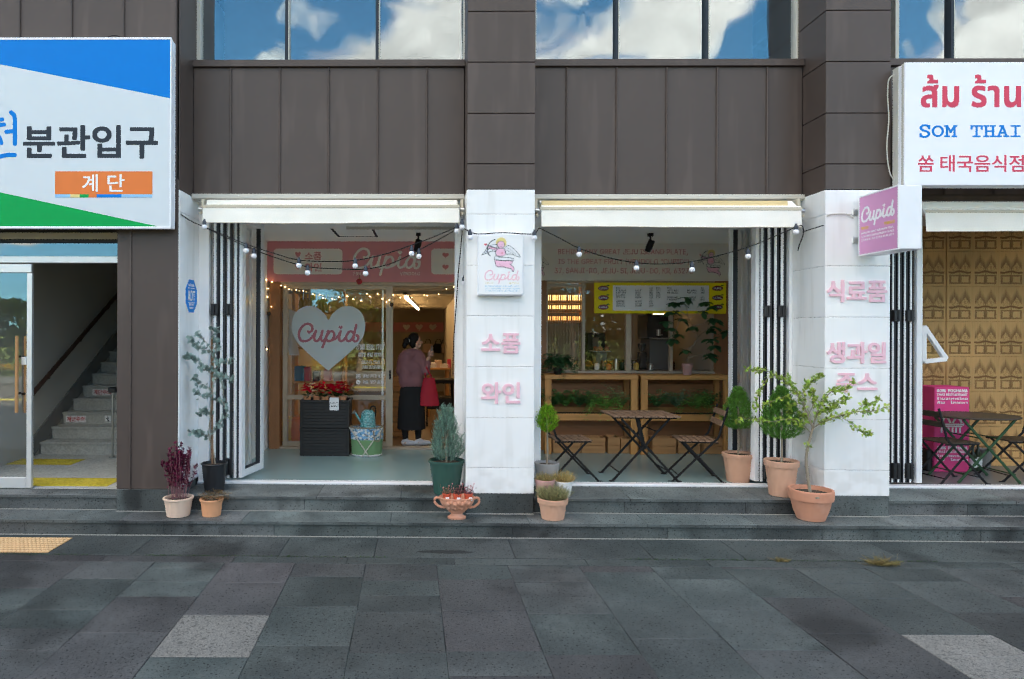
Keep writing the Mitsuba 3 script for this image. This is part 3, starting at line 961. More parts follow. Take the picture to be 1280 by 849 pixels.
_, g1 = panel('sliding_frame', xq(353), xq(491), YA + .045, zq(497), .06, .10)
v = np.array([[g1[0], YA + .045, g1[2]], [g1[1], YA + .045, g1[2]], [g1[1], YA + .045, g1[3]], [g1[0], YA + .045, g1[3]]])
QF = np.array([[0, 1, 2], [0, 2, 3]])
part(pt, 'glass', (v, QF), 'tinted_pane')
part(pt, 'stile', box(xq(476.5), xq(479), YA + .085, YA + .11, FL + .032, ZD - .052, .002), 'alu')
part(pt, 'stile', box(xq(365) - .12, xq(365) - .07, YA + .085, YA + .11, FL + .032, ZD - .052, .002), 'frame_tan')
part(pt, 'lock', box(xq(486.5), xq(488.5), YA + .005, YA + .028, zq(474), zq(463), .003), 'black_metal')
YG = YA + .040
hr = R(364.5, 382.5, 456.5, 463.5, YG)
hs = fit(heart(0, 0, 1), 1, 1).union(Point(.5, .4).buffer(.01))
hp = Polygon(spline([(.5, .0), (.25, .24), (.06, .47), (.005, .68), (.06, .89), (.20, .985), (.34, .965), (.45, .865), (.5, .78), (.55, .865), (.66, .965), (.80, .985), (.94, .89), (.995, .68), (.94, .47), (.75, .24), (.5, .0)], 5)).buffer(0)
part(pt, 'heart_decal', front(ext(fit(hp, hr[1] - hr[0], hr[3] - hr[2]), .0015), hr[0], YG, hr[2]), 'decal_white', label='large pale heart with the word Cupid on the glass')
write_on(pt, 'decal_lettering', script_word(19), R(372, 403.5, 449.5, 436, YG - .002), YG - .0016, 'decal_pink', .0015)
for k, (sd, nw, rc) in enumerate(((1, 3, (446, 430.5, 481, 437.5)), (2, 3, (448, 441, 478, 446)), (3, 4, (452, 450.8, 481, 455.2)), (4, 3, (453, 457, 479, 461)), (5, 3, (454, 468.3, 481, 472.2)), (6, 3, (454, 475.8, 479, 479.6)))):
    write_on(pt, 'decal_lettering', tiny_text(sd, nw), R(*rc, YG - .002), YG - .0005, 'ink_white', .001)
ic = R(445, 467.5, 450.5, 473, YG)
part(pt, 'decal_icon', front(ext(sbox(ic[0], ic[2], ic[1], ic[3]).buffer(-.008).buffer(.008).difference(sbox(ic[0], ic[2], ic[1], ic[3]).buffer(-.010)).union(Point((ic[0] + ic[1]) / 2, (ic[2] + ic[3]) / 2).buffer(.014)), .001), 0, YG - .0005, 0), 'ink_white')
ic = R(445, 475, 450.5, 480.5, YG)
part(pt, 'decal_icon', front(ext(Point((ic[0] + ic[1]) / 2, (ic[2] + ic[3]) / 2).buffer(.031).difference(stroke([(ic[0] + .02, ic[3] - .02), (ic[0] + .028, ic[2] + .03), (ic[1] - .02, ic[2] + .02)], .009)), .001), 0, YG - .0005, 0), 'ink_white')

# the shop behind the partition
struct_back = part(BD, 'inner_wall', cat(box(XA0, XM0, 11.8, 12.0, FL, 3.0), box(XA0 - .5, XA0 + .01, YA + .16, 12, FL, 2.9), box(XM0 - .01, XM0, YA + .16, 12, FL, 2.9)), 'inner_wall', label='warm lit walls of the shop behind')
part(BD, 'ceiling', box(XA0, XM0, YA + .16, 12, 2.60, 2.66), 'inner_wall')
part(BD, 'ceiling_beam', cat([box(XA0, XM0, y, y + .05, 2.55, 2.60) for y in np.arange(3.6, 11.5, .9)]), 'inner_wall')
struct('inner_shop_floor', box(XA0, XM0, YA + .14, 11.8, FL + .001, FL + .006), 'inner_floor')
bb = part(BD, 'wall_band', box(XA0, XM0 - .02, 11.77, 11.8, P(540, 415, 11.77)[2], P(540, 403, 11.77)[2]), 'band_pink', label='pink band with pale hearts on the rear wall')
for px in (508, 524, 541, 559):
    a, z = P(px, 409, 11.77)[0], P(px, 409, 11.77)[2]
    part(bb, 'heart', front(ext(heart(0, 0, .20), .003), a, 11.768, z), 'band_cream')
lt = thing('track_lamp', 'row of lit tube lamps on the ceiling of the shop behind', 'lamp')
xa, xb = P(506, 365, 3.4)[0], P(523, 386, 9)[0]
for k in range(4):
    t0, t1 = k / 4 + .02, (k + 1) / 4 - .03
    p0, p1 = np.array([xa + (xb - xa) * t0, 3.5 + 6 * t0, 2.50]), np.array([xa + (xb - xa) * t1, 3.5 + 6 * t1, 2.50])
    part(lt, 'tube', tube([p0, p1], .022, 8), 'ink_white', **{})
    scene[f'track_lamp__tube' + (f'_{k:03d}' if k else '')].update(glow((2.8, 1.9, .95)))
part(lt, 'rail', bar((xa, 3.5, 2.55), (xb, 9.5, 2.55), .04, .05), 'black_metal')
# shelves, goods and clothes seen through the glass
sh = thing('display_shelf', 'tall wooden display shelf behind the heart glass', 'shelf')
xs0, xs1 = P(366, 450, 3.6)[0], P(432, 450, 3.6)[0]
for py in (390, 434, 476, 520, 555):
    z = P(400, py, 3.6)[2]
    part(sh, 'board', box(xs0, xs1, 3.5, 3.85, z - .03, z, .003), 'pine_x')
for a in (xs0, xs1 - .04):
    part(sh, 'upright', box(a, a + .04, 3.52, 3.83, FL + .007, P(400, 362, 3.6)[2], .003), 'pine_z')
g = np.random.default_rng(3)
bp = [(.026, 0), (.034, .004), (.034, .16), (.013, .21), (.013, .27), (1e-4, .272)]
zt = P(400, 390, 3.6)[2]
for i in range(9):
    x = P(376 + 4.2 * i, 390, 3.6)[0]
    b = thing('wine_bottle', f'{ORD[i]} amber wine bottle from the left on the top shelf behind the glass', 'bottle', 'bottles on the top shelf')
    part(b, 'body', lathe(bp, 12, (x, 3.62, zt)), 'bottle_amber', 40)
    part(b, 'foil', lathe([(.0145, .215), (.015, .275), (1e-4, .277)], 10, (x, 3.62, zt)), 'ink_yellow', 40)
z = P(400, 476, 3.6)[2]
single('storage_box', box(P(367, 470, 3.55)[0], P(380, 470, 3.55)[0], 3.53, 3.75, z, P(370, 458, 3.55)[2], .004), 'blue_box', 'blue storage box on a shelf behind the glass', 'box')
for i, (px, pw, ph, c, w_) in enumerate(((384, 7, 17, 'ink_rose', 'crimson'), (395, 8, 12, 'ink_dark', 'dark'), (409, 9, 14, 'band_pink', 'pink'), (421, 8, 10, 'wall_cream', 'cream'))):
    single('gift_box', box(P(px - pw / 2, 470, 3.55)[0], P(px + pw / 2, 470, 3.55)[0], 3.53, 3.7, z, P(px, 476 - ph, 3.55)[2], .004), c, f'{w_} gift box on the shelf with the blue box', 'box')
z = P(400, 434, 3.6)[2]
for i, (px, ph, c, w_) in enumerate(((372, 12, 'pot_cream', 'tan'), (424, 14, 'ink_yellow', 'yellow'), (430, 11, 'bottle_green', 'dark green'))):
    single('jar', lathe([(.03, 0), (.05, .01), (.05, .13), (.035, .15), (.035, .17), (1e-4, .172)], 14, (P(px, 430, 3.6)[0], 3.65, z)), c, f'{w_} jar on the shelf at heart height behind the glass', 'jar', smooth=40)
for px, c, w_ in ((361, 'ink_yellow', 'yellow'), (371, 'sign_orange', 'orange')):
    x = P(px, 530, 3.35)[0]
    single('sack', xf(lathe([(.02, 0), (.13, .02), (.15, .18), (.11, .33), (.05, .36), (1e-4, .37)], 16), (x, 3.35, FL + .007)), c, f'{w_} sack on the floor behind the lower glass', 'sack', smooth=50)
# white dress on a hanger
dr_ = thing('hanging_dress', 'white dress hanging behind the left edge of the glass', 'dress')
x, zt = P(358, 385, 3.1)[0], P(358, 386, 3.1)[2]
n = 24
prof = [(.03, 0), (.15, -.05), (.16, -.25), (.12, -.38), (.16, -.55), (.19, -.68)]
m = lathe([(a, b) for a, b in prof], n, (0, 0, 0), 1, .35)
wv = 1 + .10 * np.sin(np.arctan2(m[0][:, 1], m[0][:, 0]) * 9)
m = (m[0] * np.c_[wv, wv, np.ones_like(wv)] + [x, 3.1, zt], m[1])
part(dr_, 'fabric', m, 'white_cloth', True)
part(dr_, 'hanger', tube([(x - .14, 3.1, zt - .03), (x, 3.1, zt + .03), (x, 3.1, zt + .12), (x + .02, 3.1, zt + .15)], .005, 6), 'black_metal')
# goods round the person
tb = thing('display_table', 'wooden display table with goods behind the person', 'table')
za = P(555, 460, 6.5)[2]
part(tb, 'tabletop', box(P(533, 460, 6.5)[0], XM0 - .03, 6.3, 7.3, za - .03, za, .004), 'pine_x')
for x, y in ((P(534, 460, 6.5)[0], 6.33), (XM0 - .10, 6.33), (P(534, 460, 6.5)[0], 7.22), (XM0 - .10, 7.22)):
    part(tb, 'leg', box(x, x + .05, y, y + .05, FL + .007, za - .031, .003), 'pine_z')
for i, (px, w_, h_, c, nm) in enumerate(((541, .16, .10, 'ink_white', 'white'), (548, .14, .15, 'pot_cream', 'tan'), (556, .2, .08, 'band_cream', 'cream'), (563, .12, .17, 'ink_rose', 'rose'))):
    x = P(px, 455, 6.5)[0]
    single('gift_box', box(x - w_ / 2, x + w_ / 2, 6.45, 6.65, za + .001, za + h_, .004), c, f'{nm} box on the display table behind the person', 'box')
for i, px in enumerate((535, 548, 556, 564)):
    x, zt = P(px, 436, 11.6)[0], P(px, 426, 11.6)[2]
    b = thing('hanging_bag', f'{ORD[i]} handbag from the left hanging on the rear wall of the shop', 'bag', 'handbags on the rear wall')
    part(b, 'body', xf(lathe([(.02, -.34), (.15, -.32), (.15, -.16), (.11, -.09), (1e-4, -.08)], 14, (0, 0, 0), 1, .4), (x, 11.66, zt)), 'black_cloth' if i % 2 else 'pot_cream', 50)
    part(b, 'strap', tube([(x - .09, 11.7, zt - .1), (x - .05, 11.7, zt + .03), (x + .05, 11.7, zt + .03), (x + .09, 11.7, zt - .1)], .012, 6), 'black_cloth')
for i in range(4):
    z0 = FL + .008 + i * .235
    b = thing('slatted_crate', ('lowest', 'second', 'third', 'topmost')[i] + ' wooden crate in the stack left of the person', 'crate')
    x0, x1 = P(492, 530, 3.9)[0] - .15, P(509, 530, 3.9)[0]
    for k in range(3):
        part(b, 'slat', box(x0, x1, 3.80, 3.815, z0 + .015 + k * .072, z0 + .075 + k * .072, .002), 'pine_x')
    part(b, 'side', cat(box(x0, x0 + .02, 3.816, 4.15, z0, z0 + .225), box(x1 - .02, x1, 3.816, 4.15, z0, z0 + .225), box(x0 + .02, x1 - .02, 4.13, 4.15, z0, z0 + .225), box(x0 + .02, x1 - .02, 3.816, 4.13, z0, z0 + .012)), 'crate_wood')
cr = thing('shopping_cart', 'dark wheeled cart behind the red bag', 'cart')
x = P(548, 480, 5.2)[0]
part(cr, 'tray', box(x - .22, x + .28, 5.0, 5.5, FL + .75, FL + .82, .01), 'black_metal')
for a in (-.2, .24):
    for y in (5.02, 5.46):
        l = part(cr, 'leg', tube([(x + a, y, FL + .06), (x + a, y, FL + .75)], .015, 6), 'black_metal')
        part(cr, 'wheel', xf(lathe([(1e-4, -.015), (.05, -.015), (.05, .015), (1e-4, .015)], 14), (x + a, y, FL + .058), ry=math.pi / 2), 'black_plastic')
part(cr, 'basket', box(x - .2, x + .26, 5.02, 5.48, FL + .30, FL + .50, .02), 'black_plastic')

# right front room
r = R(676, 290, 913, 351, YB)
bd = part(BD, 'wall_band', box(XM1, XB1, YB, YB + .15, r[2], ZC), 'band_cream', label='cream wall band with three lines of pink lettering')
for s, rc in (('BEHIND ANY GREAT JEJU ISLAND PLATE,', (697.5, 311.5, 859.5, 319.5)), ('IS THE GREAT FRUIT (VENDOLO "CUPID")', (698, 323.5, 861, 331.5)), ('37, SANJI-RO, JEJU-SI, JEJU-DO, KR, 63278', (693.5, 335, 866, 343.5))):
    write_on(bd, 'lettering', inter(s, 480), R(*rc, YB), YB, 'text_pink')


def emblem(parent, rect, Y, skin_m='emblem_pink', face=front, wing='band_cream'):
    c = cherub()
    allb = unary_union(list(c.values())).bounds
    sx, sy = (rect[1] - rect[0]) / (allb[2] - allb[0]), (rect[3] - rect[2]) / (allb[3] - allb[1])
    for i, (k, m) in enumerate((('wings', wing), ('hair', 'emblem_yellow'), ('skin', skin_m), ('line', 'ink_dark'), ('hearts', 'ink_rose'))):
        g = affinity.scale(affinity.translate(c[k], -allb[0], -allb[1]), sx, sy, origin=(0, 0))
        part(parent, 'emblem_' + k, face(ext(g, .0015 + .0008 * i), rect[0], Y, rect[2]), m)


emblem(bd, R(872, 312, 906, 345.5, YB), YB)
emblem(bd, R(652, 312, 686, 345.5, YB), YB)
ZE = r[2]
quadbox(BD, 'wooden_post', XM1, P(683, 410, YB)[0], YB - .02, YB + .14, FL, ZE - .002, 'post_wood', .004)
quadbox(BD, 'wooden_panel', P(893, 410, YB)[0], XB1 - .001, YB - .02, YB + .14, FL, ZE - .002, 'post_wood', .004)
xr = lambda px: P(px, 410, YB)[0]
zsill, ztop = P(780, 464, YB)[2], ZE - .03
part(BD, 'under_window_wall', box(xr(683), xr(893), YB, YB + .12, FL, zsill - .03), 'ply_wood')
sw = part(BD, 'serving_window', cat(box(xr(683), xr(893), YB - .03, YB + .12, zsill - .03, zsill, .004), box(xr(683), xr(893), YB + .01, YB + .11, ztop, ZE - .003, .003)), 'frame_tan', label='sliding serving window of the kitchen')
for a, b in ((683, 685), (728, 732), (783, 790), (838, 842), (890.5, 893)):
    part(sw, 'stile', box(xr(a), xr(b), YB + .02, YB + .09, zsill, ztop, .003), 'frame_tan')
for a, b in ((685, 728), (732, 783), (790, 838), (842, 890.5)):
    v = np.array([[xr(a), YB + .06, zsill], [xr(b), YB + .06, zsill], [xr(b), YB + .06, ztop], [xr(a), YB + .06, ztop]])
    part(sw, 'glass', (v, QF), 'pane')
part(sw, 'reeding', cat([tube([(x, YB + .072, zsill), (x, YB + .072, ztop)], .004, 6, False) for x in np.arange(xr(685) + .01, xr(728), .022)]), 'pane_rib' if False else 'frame_tan', stuff=True)
part(sw, 'top_rail', box(xr(685), xr(728), YB + .045, YB + .085, ztop - .06, ztop - .02, .002), 'frame_tan')
# menu board
mb = thing('menu_board', 'yellow and white menu board over the kitchen window', 'sign')
YM = YB - .05
rm = R(743, 353.5, 908, 392, YM)
part(mb, 'panel', box(rm[0], rm[1], YM, YM + .03, rm[2], rm[3], .004), 'menu_yellow')
rw = R(766, 357, 886, 388.5, YM)
part(mb, 'sheet', box(rw[0], rw[1], YM - .003, YM, rw[2], rw[3]), 'ink_white')
for px in (754.2, 897):
    for py in (360.5, 372.3, 384):
        x, z = P(px, py, YM)[0], P(px, py, YM)[2]
        o = part(mb, 'fruit_badge', front(ext(affinity.scale(Point(0, 0).buffer(.075), 1, .48), .002), x, YM, z), 'menu_oval')
        part(o, 'leaf', front(ext(Polygon([(.04, .03), (.085, .036), (.078, .05), (.05, .045)]), .003), x, YM, z), 'leaf_dark_ink')
        part(o, 'lettering', front(ext(affinity.translate(fit(tiny_text(9, 1), .11, .026), -.055, -.013), .003), x, YM, z), 'sign_white')
sd = 30
cols = ((770, 13, 5), (794, 8, 4), (811.5, 5, 2), (820, 5.5, 2))
for i in range(8):
    py = 360.2 + 2.9 * i + (2.0 if i > 4 else 0)
    for j, (px, pw, nw) in enumerate(cols):
        if (j == 3 and i > 4) or (i == 0 and j == 1):
            continue
        sd += 1
        k = pw * (.4 if i == 0 and j == 0 else .8 + .35 * ((sd * 37) % 10) / 10 if j < 2 else 1)
        write_on(mb, 'lettering', tiny_text(sd, 1 + (sd + j) % 2), R(px, py - .95, px + k, py + .95, YM - .003), YM - .003, 'ink_dark', .0012)
for i in range(5):
    py = 360.2 + 2.9 * i + (3 if i > 2 else 0)
    for px, pw in ((834, 18), (859, 13), (876, 5)):
        if i == 0 and px == 859:
            continue
        sd += 1
        k = pw * (.3 if i == 0 and px == 834 else .7 + .3 * ((sd * 53) % 10) / 10)
        write_on(mb, 'lettering', tiny_text(sd, 1 + sd % 2), R(px, py - .95, px + k, py + .95, YM - .003), YM - .003, 'ink_dark', .0012)

# the kitchen behind the serving window
part(BD, 'inner_wall', cat(box(XM1 + .001, XB1 - .001, 5.6, 5.7, FL, 3.2), box(XM1 - .0, XM1 + .006, YB + .16, 5.6, FL, 3.2), box(XB1 - .006, XB1, YB + .16, 5.6, FL, 3.2)), 'inner_wall', label='tan walls of the kitchen')
part(BD, 'ceiling', box(XM1 + .007, XB1 - .007, YB + .16, 5.6, 3.0, 3.06), 'inner_wall')
part(BD, 'kitchen_counter', box(XM1 + .01, XB1 - .01, 4.9, 5.59, FL, P(760, 452, 4.9)[2], .01), 'dark_leafboard', label='dark back counter of the kitchen')
part(BD, 'kitchen_counter', box(XM1 + .01, XB1 - .01, 3.04, 3.5, FL, zsill - .01, .01), 'grey_steel')
lv = thing('strip_lamp_shelf', 'three lit warm strip lamps behind the reeded glass', 'lamp')
for k, (pa, pb) in enumerate(((368, 377), (381, 388), (394.5, 402))):
    rl = R(683, pa, 727, pb, 3.7)
    t = part(lv, 'tube', box(rl[0], rl[1], 3.7, 3.74, rl[2] + .02, rl[3] - .01, .008), 'ink_white')
    scene[t].update(glow((.42, .24, .07) if k < 2 else (.28, .13, .03)))
    part(lv, 'bars', cat([box(x, x + .013, 3.66, 3.672, rl[2], rl[3] + .02) for x in np.arange(rl[0], rl[1], .034)]), 'crate_wood', stuff=True)
    part(lv, 'shelf', box(rl[0] - .02, rl[1] + .02, 3.68, 3.95, rl[2] - .03, rl[2], .003), 'crate_wood')
for px in (681, 729):
    part(lv, 'upright', box(P(px, 390, 3.7)[0] - .015, P(px, 390, 3.7)[0] + .015, 3.75, 3.95, zsill, 3.0), 'crate_wood')
kl = thing('kitchen_lamp', 'warm pendant lamp glowing in the kitchen', 'lamp')
part(kl, 'shade', lathe([(1e-4, 0), (.10, 0), (.12, .06), (.04, .12), (1e-4, .12)], 18, (P(822, 395, 4.4)[0], 4.4, 2.25)), 'ink_white')
scene[kl + '__shade'].update(glow((.7, .46, .22)))
part(kl, 'cord', tube([(P(822, 395, 4.4)[0], 4.4, 2.37), (P(822, 395, 4.4)[0], 4.4, 3.0)], .006, 6), 'black_metal')
cm = thing('coffee_machine', 'large dark coffee machine with a steel front in the kitchen', 'coffee machine')
x0, x1 = P(809, 430, 3.9)[0], P(843, 430, 3.9)[0]
z0, zk, z1 = zsill - .005, P(825, 424, 3.9)[2], P(825, 393, 3.9)[2]
part(cm, 'body', box(x0, x1, 3.92, 4.4, zk, z1, .015), 'black_machine')
part(cm, 'base', box(x0 + .05, x1, 3.95, 4.4, FL, zk - .001, .01), 'grey_steel')
part(cm, 'hopper', lathe([(.05, 0), (.09, .16), (.09, .2), (1e-4, .2)], 16, (x0 + .1, 4.1, z1)), 'black_machine', 40)
part(cm, 'group_head', cat(lathe([(.035, -.05), (.035, .05), (1e-4, .05)], 12, (x0 + .17, 3.88, zk + .10)), box(x0 + .16, x0 + .18, 3.72, 3.86, zk + .06, zk + .08, .004)), 'steel', 40)
part(cm, 'drip_tray', box(x0 + .04, x1 - .02, 3.78, 3.92, zk, zk + .02, .003), 'steel')
gr = thing('coffee_grinder', 'black coffee grinder left of the coffee machine', 'grinder')
xg = P(803, 445, 3.6)[0]
zg = zsill - .008
part(gr, 'body', box(xg - .05, xg + .05, 3.55, 3.7, zg, zg + .26, .012), 'black_machine')
part(gr, 'hopper', lathe([(.03, 0), (.06, .10), (.06, .13), (1e-4, .13)], 14, (xg, 3.63, zg + .261)), 'black_machine', 40)
for i, (px, h_, c, nm) in enumerate(((746, .10, 'ink_white', 'white'), (754, .14, 'black_machine', 'black'), (761, .09, 'sign_orange', 'orange'), (770, .17, 'steel', 'steel'), (778, .12, 'bottle_green', 'green'), (795, .11, 'ink_yellow', 'yellow'), (813, .10, 'steel', 'small steel'))):
    x = P(px, 455, 3.3)[0]
    single('kitchen_jar', lathe([(.028, 0), (.04, .008), (.04, h_ * .8), (.03, h_ * .9), (.03, h_), (1e-4, h_)], 12, (x, 3.3, zg)), c, f'{nm} jar on the steel counter behind the serving window', 'jar', smooth=40)
ov = thing('wall_oven', 'black oven on the back counter of the kitchen', 'oven')
rv = R(734, 416, 757, 445, 4.95)
part(ov, 'body', box(rv[0], rv[1], 4.95, 5.4, P(760, 452, 4.9)[2] + .001, rv[3], .01), 'black_machine')
part(ov, 'door', box(rv[0] + .09, rv[0] + .2, 4.93, 4.949, rv[3] - .25, rv[3] - .08, .004), 'curtain')
tray = thing('display_tray', 'tray of pastries added in place of a bright window in the kitchen', 'tray')  # added pale tray, stands in for daylight through a rear window
rv = R(742, 431, 764, 440, 4.2)
part(tray, 'stand', box(rv[0] + .05, rv[1] - .05, 4.25, 4.5, zsill - .0, rv[2], .01), 'grey_steel')
part(tray, 'plate', box(rv[0], rv[1], 4.2, 4.55, rv[2], rv[2] + .015, .005), 'ink_white')
part(tray, 'bread', cat([xf(ball((0, 0, 0), .045, 7), (rv[0] + .06 + .09 * k, 4.3 + .06 * (k % 2), rv[2] + .045), s=1) for k in range(3)]), 'pot_orange', True)

# ------------------------------------------------------------------ planter benches with ferns and crates
YF = 2.42
zt0, zt1 = P(750, 474.5, YF)[2], P(750, 469, YF)[2]
for u, (pa, pb) in enumerate(((681, 798), (801.5, 915))):
    pb_ = thing('planter_bench', ('left' if u == 0 else 'right') + ' pine planter bench with a fern trough under the kitchen window', 'planter')
    x0, x1 = P(pa, 480, YF)[0], min(P(pb, 480, YF)[0], XB1 - .02)
    uvt = lambda m: np.tile([[rng.random(), 0]], (len(m[0]), 1))

    def bd_(name, *a, m='pine_x'):
        q = box(*a)
        part(pb_, name, q, m, uv=uvt(q))
    bd_('top_board', x0, x1, YF, YF + .40, zt0, zt1, .004)
    for a in (x0 + .005, x1 - .095):
        bd_('post', a, a + .09, YF + .012, YF + .07, FL, zt0 - .001, .004, m='pine_z')
        bd_('post', a + .004, a + .07, YF + .33, YF + .39, FL, zt0 - .001, .004, m='pine_z')
    za, zb = P(740, 526, YF)[2], P(740, 517.5, YF)[2]
    bd_('trough_front', x0 + .096, x1 - .096, YF + .015, YF + .04, za, zb, .003)
    bd_('trough_floor', x0 + .096, x1 - .096, YF + .041, YF + .32, za, za + .02, .002)
    part(pb_, 'soil', box(x0 + .1, x1 - .1, YF + .042, YF + .32, za + .021, zb - .015), 'soil')
    bd_('trough_back', x0 + .096, x1 - .096, YF + .325, YF + .345, za, zb + .06, .002)
    bd_('back_panel', x0 + .1, x1 - .1, YF + .346, YF + .36, FL, zt0 - .08, .001, m='ply_wood')
for k, (pa, pb) in enumerate(((691, 726), (727, 757), (759.5, 775), (776, 790), (815, 845), (848, 876), (879, 906))):
    c = thing('wooden_crate', ('first', 'second', 'third', 'fourth', 'fifth', 'sixth', 'seventh')[k] + ' small wooden crate from the left in the row under the planter benches', 'crate')
    x0, x1, z1 = P(pa, 556, YF + .10)[0], P(pb, 556, YF + .10)[0] - .006, P(pa, 548 - (k % 3), YF + .10)[2]
    ya = YF + .075 + .02 * (k % 2)
    h = (z1 - FL) / 2
    for j in range(2):
        q = box(x0, x1, ya, ya + .014, FL + .002 + j * h, FL + h * (j + 1) - .004, .002)
        part(c, 'board', q, 'crate_wood', uv=np.tile([[rng.random(), 0]], (24, 1)))
    q = cat(box(x0, x0 + .014, ya + .015, ya + .22, FL + .002, z1), box(x1 - .014, x1, ya + .015, ya + .22, FL + .002, z1), box(x0 + .015, x1 - .015, ya + .20, ya + .22, FL + .002, z1), box(x0 + .015, x1 - .015, ya + .015, ya + .20, FL + .002, FL + .014))
    part(c, 'sides', q, 'crate_wood', uv=np.tile([[rng.random(), 0]], (len(q[0]), 1)))

# ------------------------------------------------------------------ far right bay
XC0 = P(1150, 450, .45)[0]
YC = 1.80
zc0 = FL
tw, th = P(1200 + 32.6, 400, YC)[0] - P(1200, 400, YC)[0], .0
th = P(1200, 400 - 43.7, YC)[2] - P(1200, 400, YC)[2]
cw = part(BD, 'printed_wall', box(XC0 - .6, 9, YC + .03, YC + .2, FL, 3.3), 'crate_wood', label='wall of printed tan cardboard panels')
ex, ez = P(1183.5, 365, YC)[0], P(1183, 358, YC)[2]
for i in range(-2, 7):
    for j in range(-6, 4):
        x0, z0 = ex + i * tw, ez + j * th
        z1 = z0 + th - .004
        z0c = max(z0, FL + .002)
        if z1 < FL + .05:
            continue
        m = box(x0, x0 + tw - .004, YC + .005 * ((i * 7 + j * 3) % 3), YC + .029, z0c, z1, .002)
        uv = np.c_[(m[0][:, 0] - x0) / tw, (m[0][:, 2] - z0) / th]
        part(cw, 'panel', m, 'printed_card', uv=uv)
part(BD, 'ceiling', box(XB1 + .1, 9, .70, YC, 3.32, 3.36), 'wall_cream')
part(BD, 'inner_wall', box(XB1 + .10, XB1 + .14, .70, YC + .03, FL, 3.32), 'crate_wood')

# ------------------------------------------------------------------ stair entrance on the left
YDL = 0.34
XS0 = -5.18
struct('entrance_floor', box(-9, X1L + .5, YDL - .06, 2.22, .1, FL - .002), 'concrete')
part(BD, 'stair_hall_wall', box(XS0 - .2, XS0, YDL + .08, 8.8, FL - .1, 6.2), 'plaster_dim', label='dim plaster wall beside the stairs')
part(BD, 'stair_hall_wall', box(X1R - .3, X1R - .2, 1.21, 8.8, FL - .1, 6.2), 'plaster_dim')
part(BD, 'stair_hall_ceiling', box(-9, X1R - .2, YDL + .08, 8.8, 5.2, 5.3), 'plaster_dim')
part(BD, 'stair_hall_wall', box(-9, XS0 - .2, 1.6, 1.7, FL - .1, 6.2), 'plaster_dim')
stt = thing('staircase', 'grey concrete staircase rising inside the left entrance', 'staircase')
ys0 = 2.21
for i in range(10):
    z0, z1 = FL + .165 * i, FL + .165 * (i + 1)
    part(stt, 'step', box(XS0 + .03, X1R - .31, ys0 + .28 * i, ys0 + .28 * (i + 1) + .02, z0 - .1, z1 - .03, .003), 'concrete')
    part(stt, 'tread', box(XS0 + .03, X1R - .31, ys0 + .28 * i - .03, ys0 + .28 * (i + 1), z1 - .029, z1, .004), 'concrete')
sk = np.array([[ys0 - .15, FL], [ys0 + 2.9, FL + 1.8], [ys0 + 2.9, FL + 2.05], [ys0 - .15, FL + .25]])
m = ext(Polygon(sk), .028)
part(stt, 'skirting', (np.stack([XS0 + m[0][:, 2], m[0][:, 0], m[0][:, 1]], 1), m[1]), 'terrace_floor')
for i, px0, px1, s, c in ((2, 82.5, 107, '계단주의', 'ink_red'), (4, 115.5, 140, '계단주의', 'ink_red')):
    y = ys0 + .28 * i - .001
    zc = FL + .165 * i + .068
    x0, x1 = P(px0, 510, y)[0], P(px1, 510, y)[0]
    q = part(stt, 'notice', box(x0, x1, y - .002, y, zc - .045, zc + .045), 'ink_white', label='white caution notice with red letters on a stair riser')
    part(q, 'lettering', front(ext(fit(KR(s, .03), (x1 - x0) * .9, .07), .001), x0 + (x1 - x0) * .05, y - .002, zc - .035), c)
y = ys0 + .28 * 2 - .001
zc = FL + .165 * 2 + .068
x0 = P(131, 522, y)[0]
q = part(stt, 'notice', box(x0, x0 + .09, y - .002, y, zc - .045, zc + .05), 'ink_white')
part(q, 'pictogram', front(ext(unary_union([Point(.045, .075).buffer(.009), stroke([(.045, .062), (.04, .04), (.055, .02)], .012), stroke([(.02, .05), (.045, .055), (.06, .045)], .007), sbox(.01, .008, .08, .014)]), .001), x0, y - .002, zc - .045), 'ink_dark')
hrl = thing('stair_handrail', 'dark wooden handrail on the wall of the stairs', 'handrail')
pa, pb = np.array([XS0 + .07, 1.75, 0]), np.array([XS0 + .07, 5.0, 0])
za = FL + .80
p0 = (XS0 + .07, 1.9, FL + .80); p1 = (XS0 + .07, 5.0, FL + .80 + 3.1 * .165 / .28)
part(hrl, 'rail', tube([p0, p1], .03, 10), 'handrail_wood', 40)
for t in (.15, .42, .7):
    q = np.array(p0) * (1 - t) + np.array(p1) * t
    part(hrl, 'bracket', tube([q + [0, 0, -.02], q + [-.01, 0, -.07], q + [-.068, 0, -.07]], .009, 6), 'black_metal')
for nm, (pyt, pyb), (pxa, pxb) in (('entrance_tactile_strip', (597.5, 607.5), (-60, 145)), ('entrance_tactile_strip', (574, 581), (-30, 98))):
    a, b = G(60, pyt, FL), G(60, pyb, FL)
    x0, x1 = G(pxa, (pyt + pyb) / 2, FL)[0], G(pxb, (pyt + pyb) / 2, FL)[0]
    k = struct(nm, box(x0, x1, b[1], a[1], FL - .001, FL + .003, .001), 'yellow_floor')
    xs, ys = np.meshgrid(np.arange(x0 + .03, x1 - .01, .05), np.arange(b[1] + .03, a[1] - .01, .05))
    part(k, 'studs', cat([xf(lathe([(.015, 0), (.012, .004), (1e-4, .005)], 7), (p, q, FL + .003)) for p, q in zip(xs.ravel(), ys.ravel())]), 'yellow_floor', stuff=True)
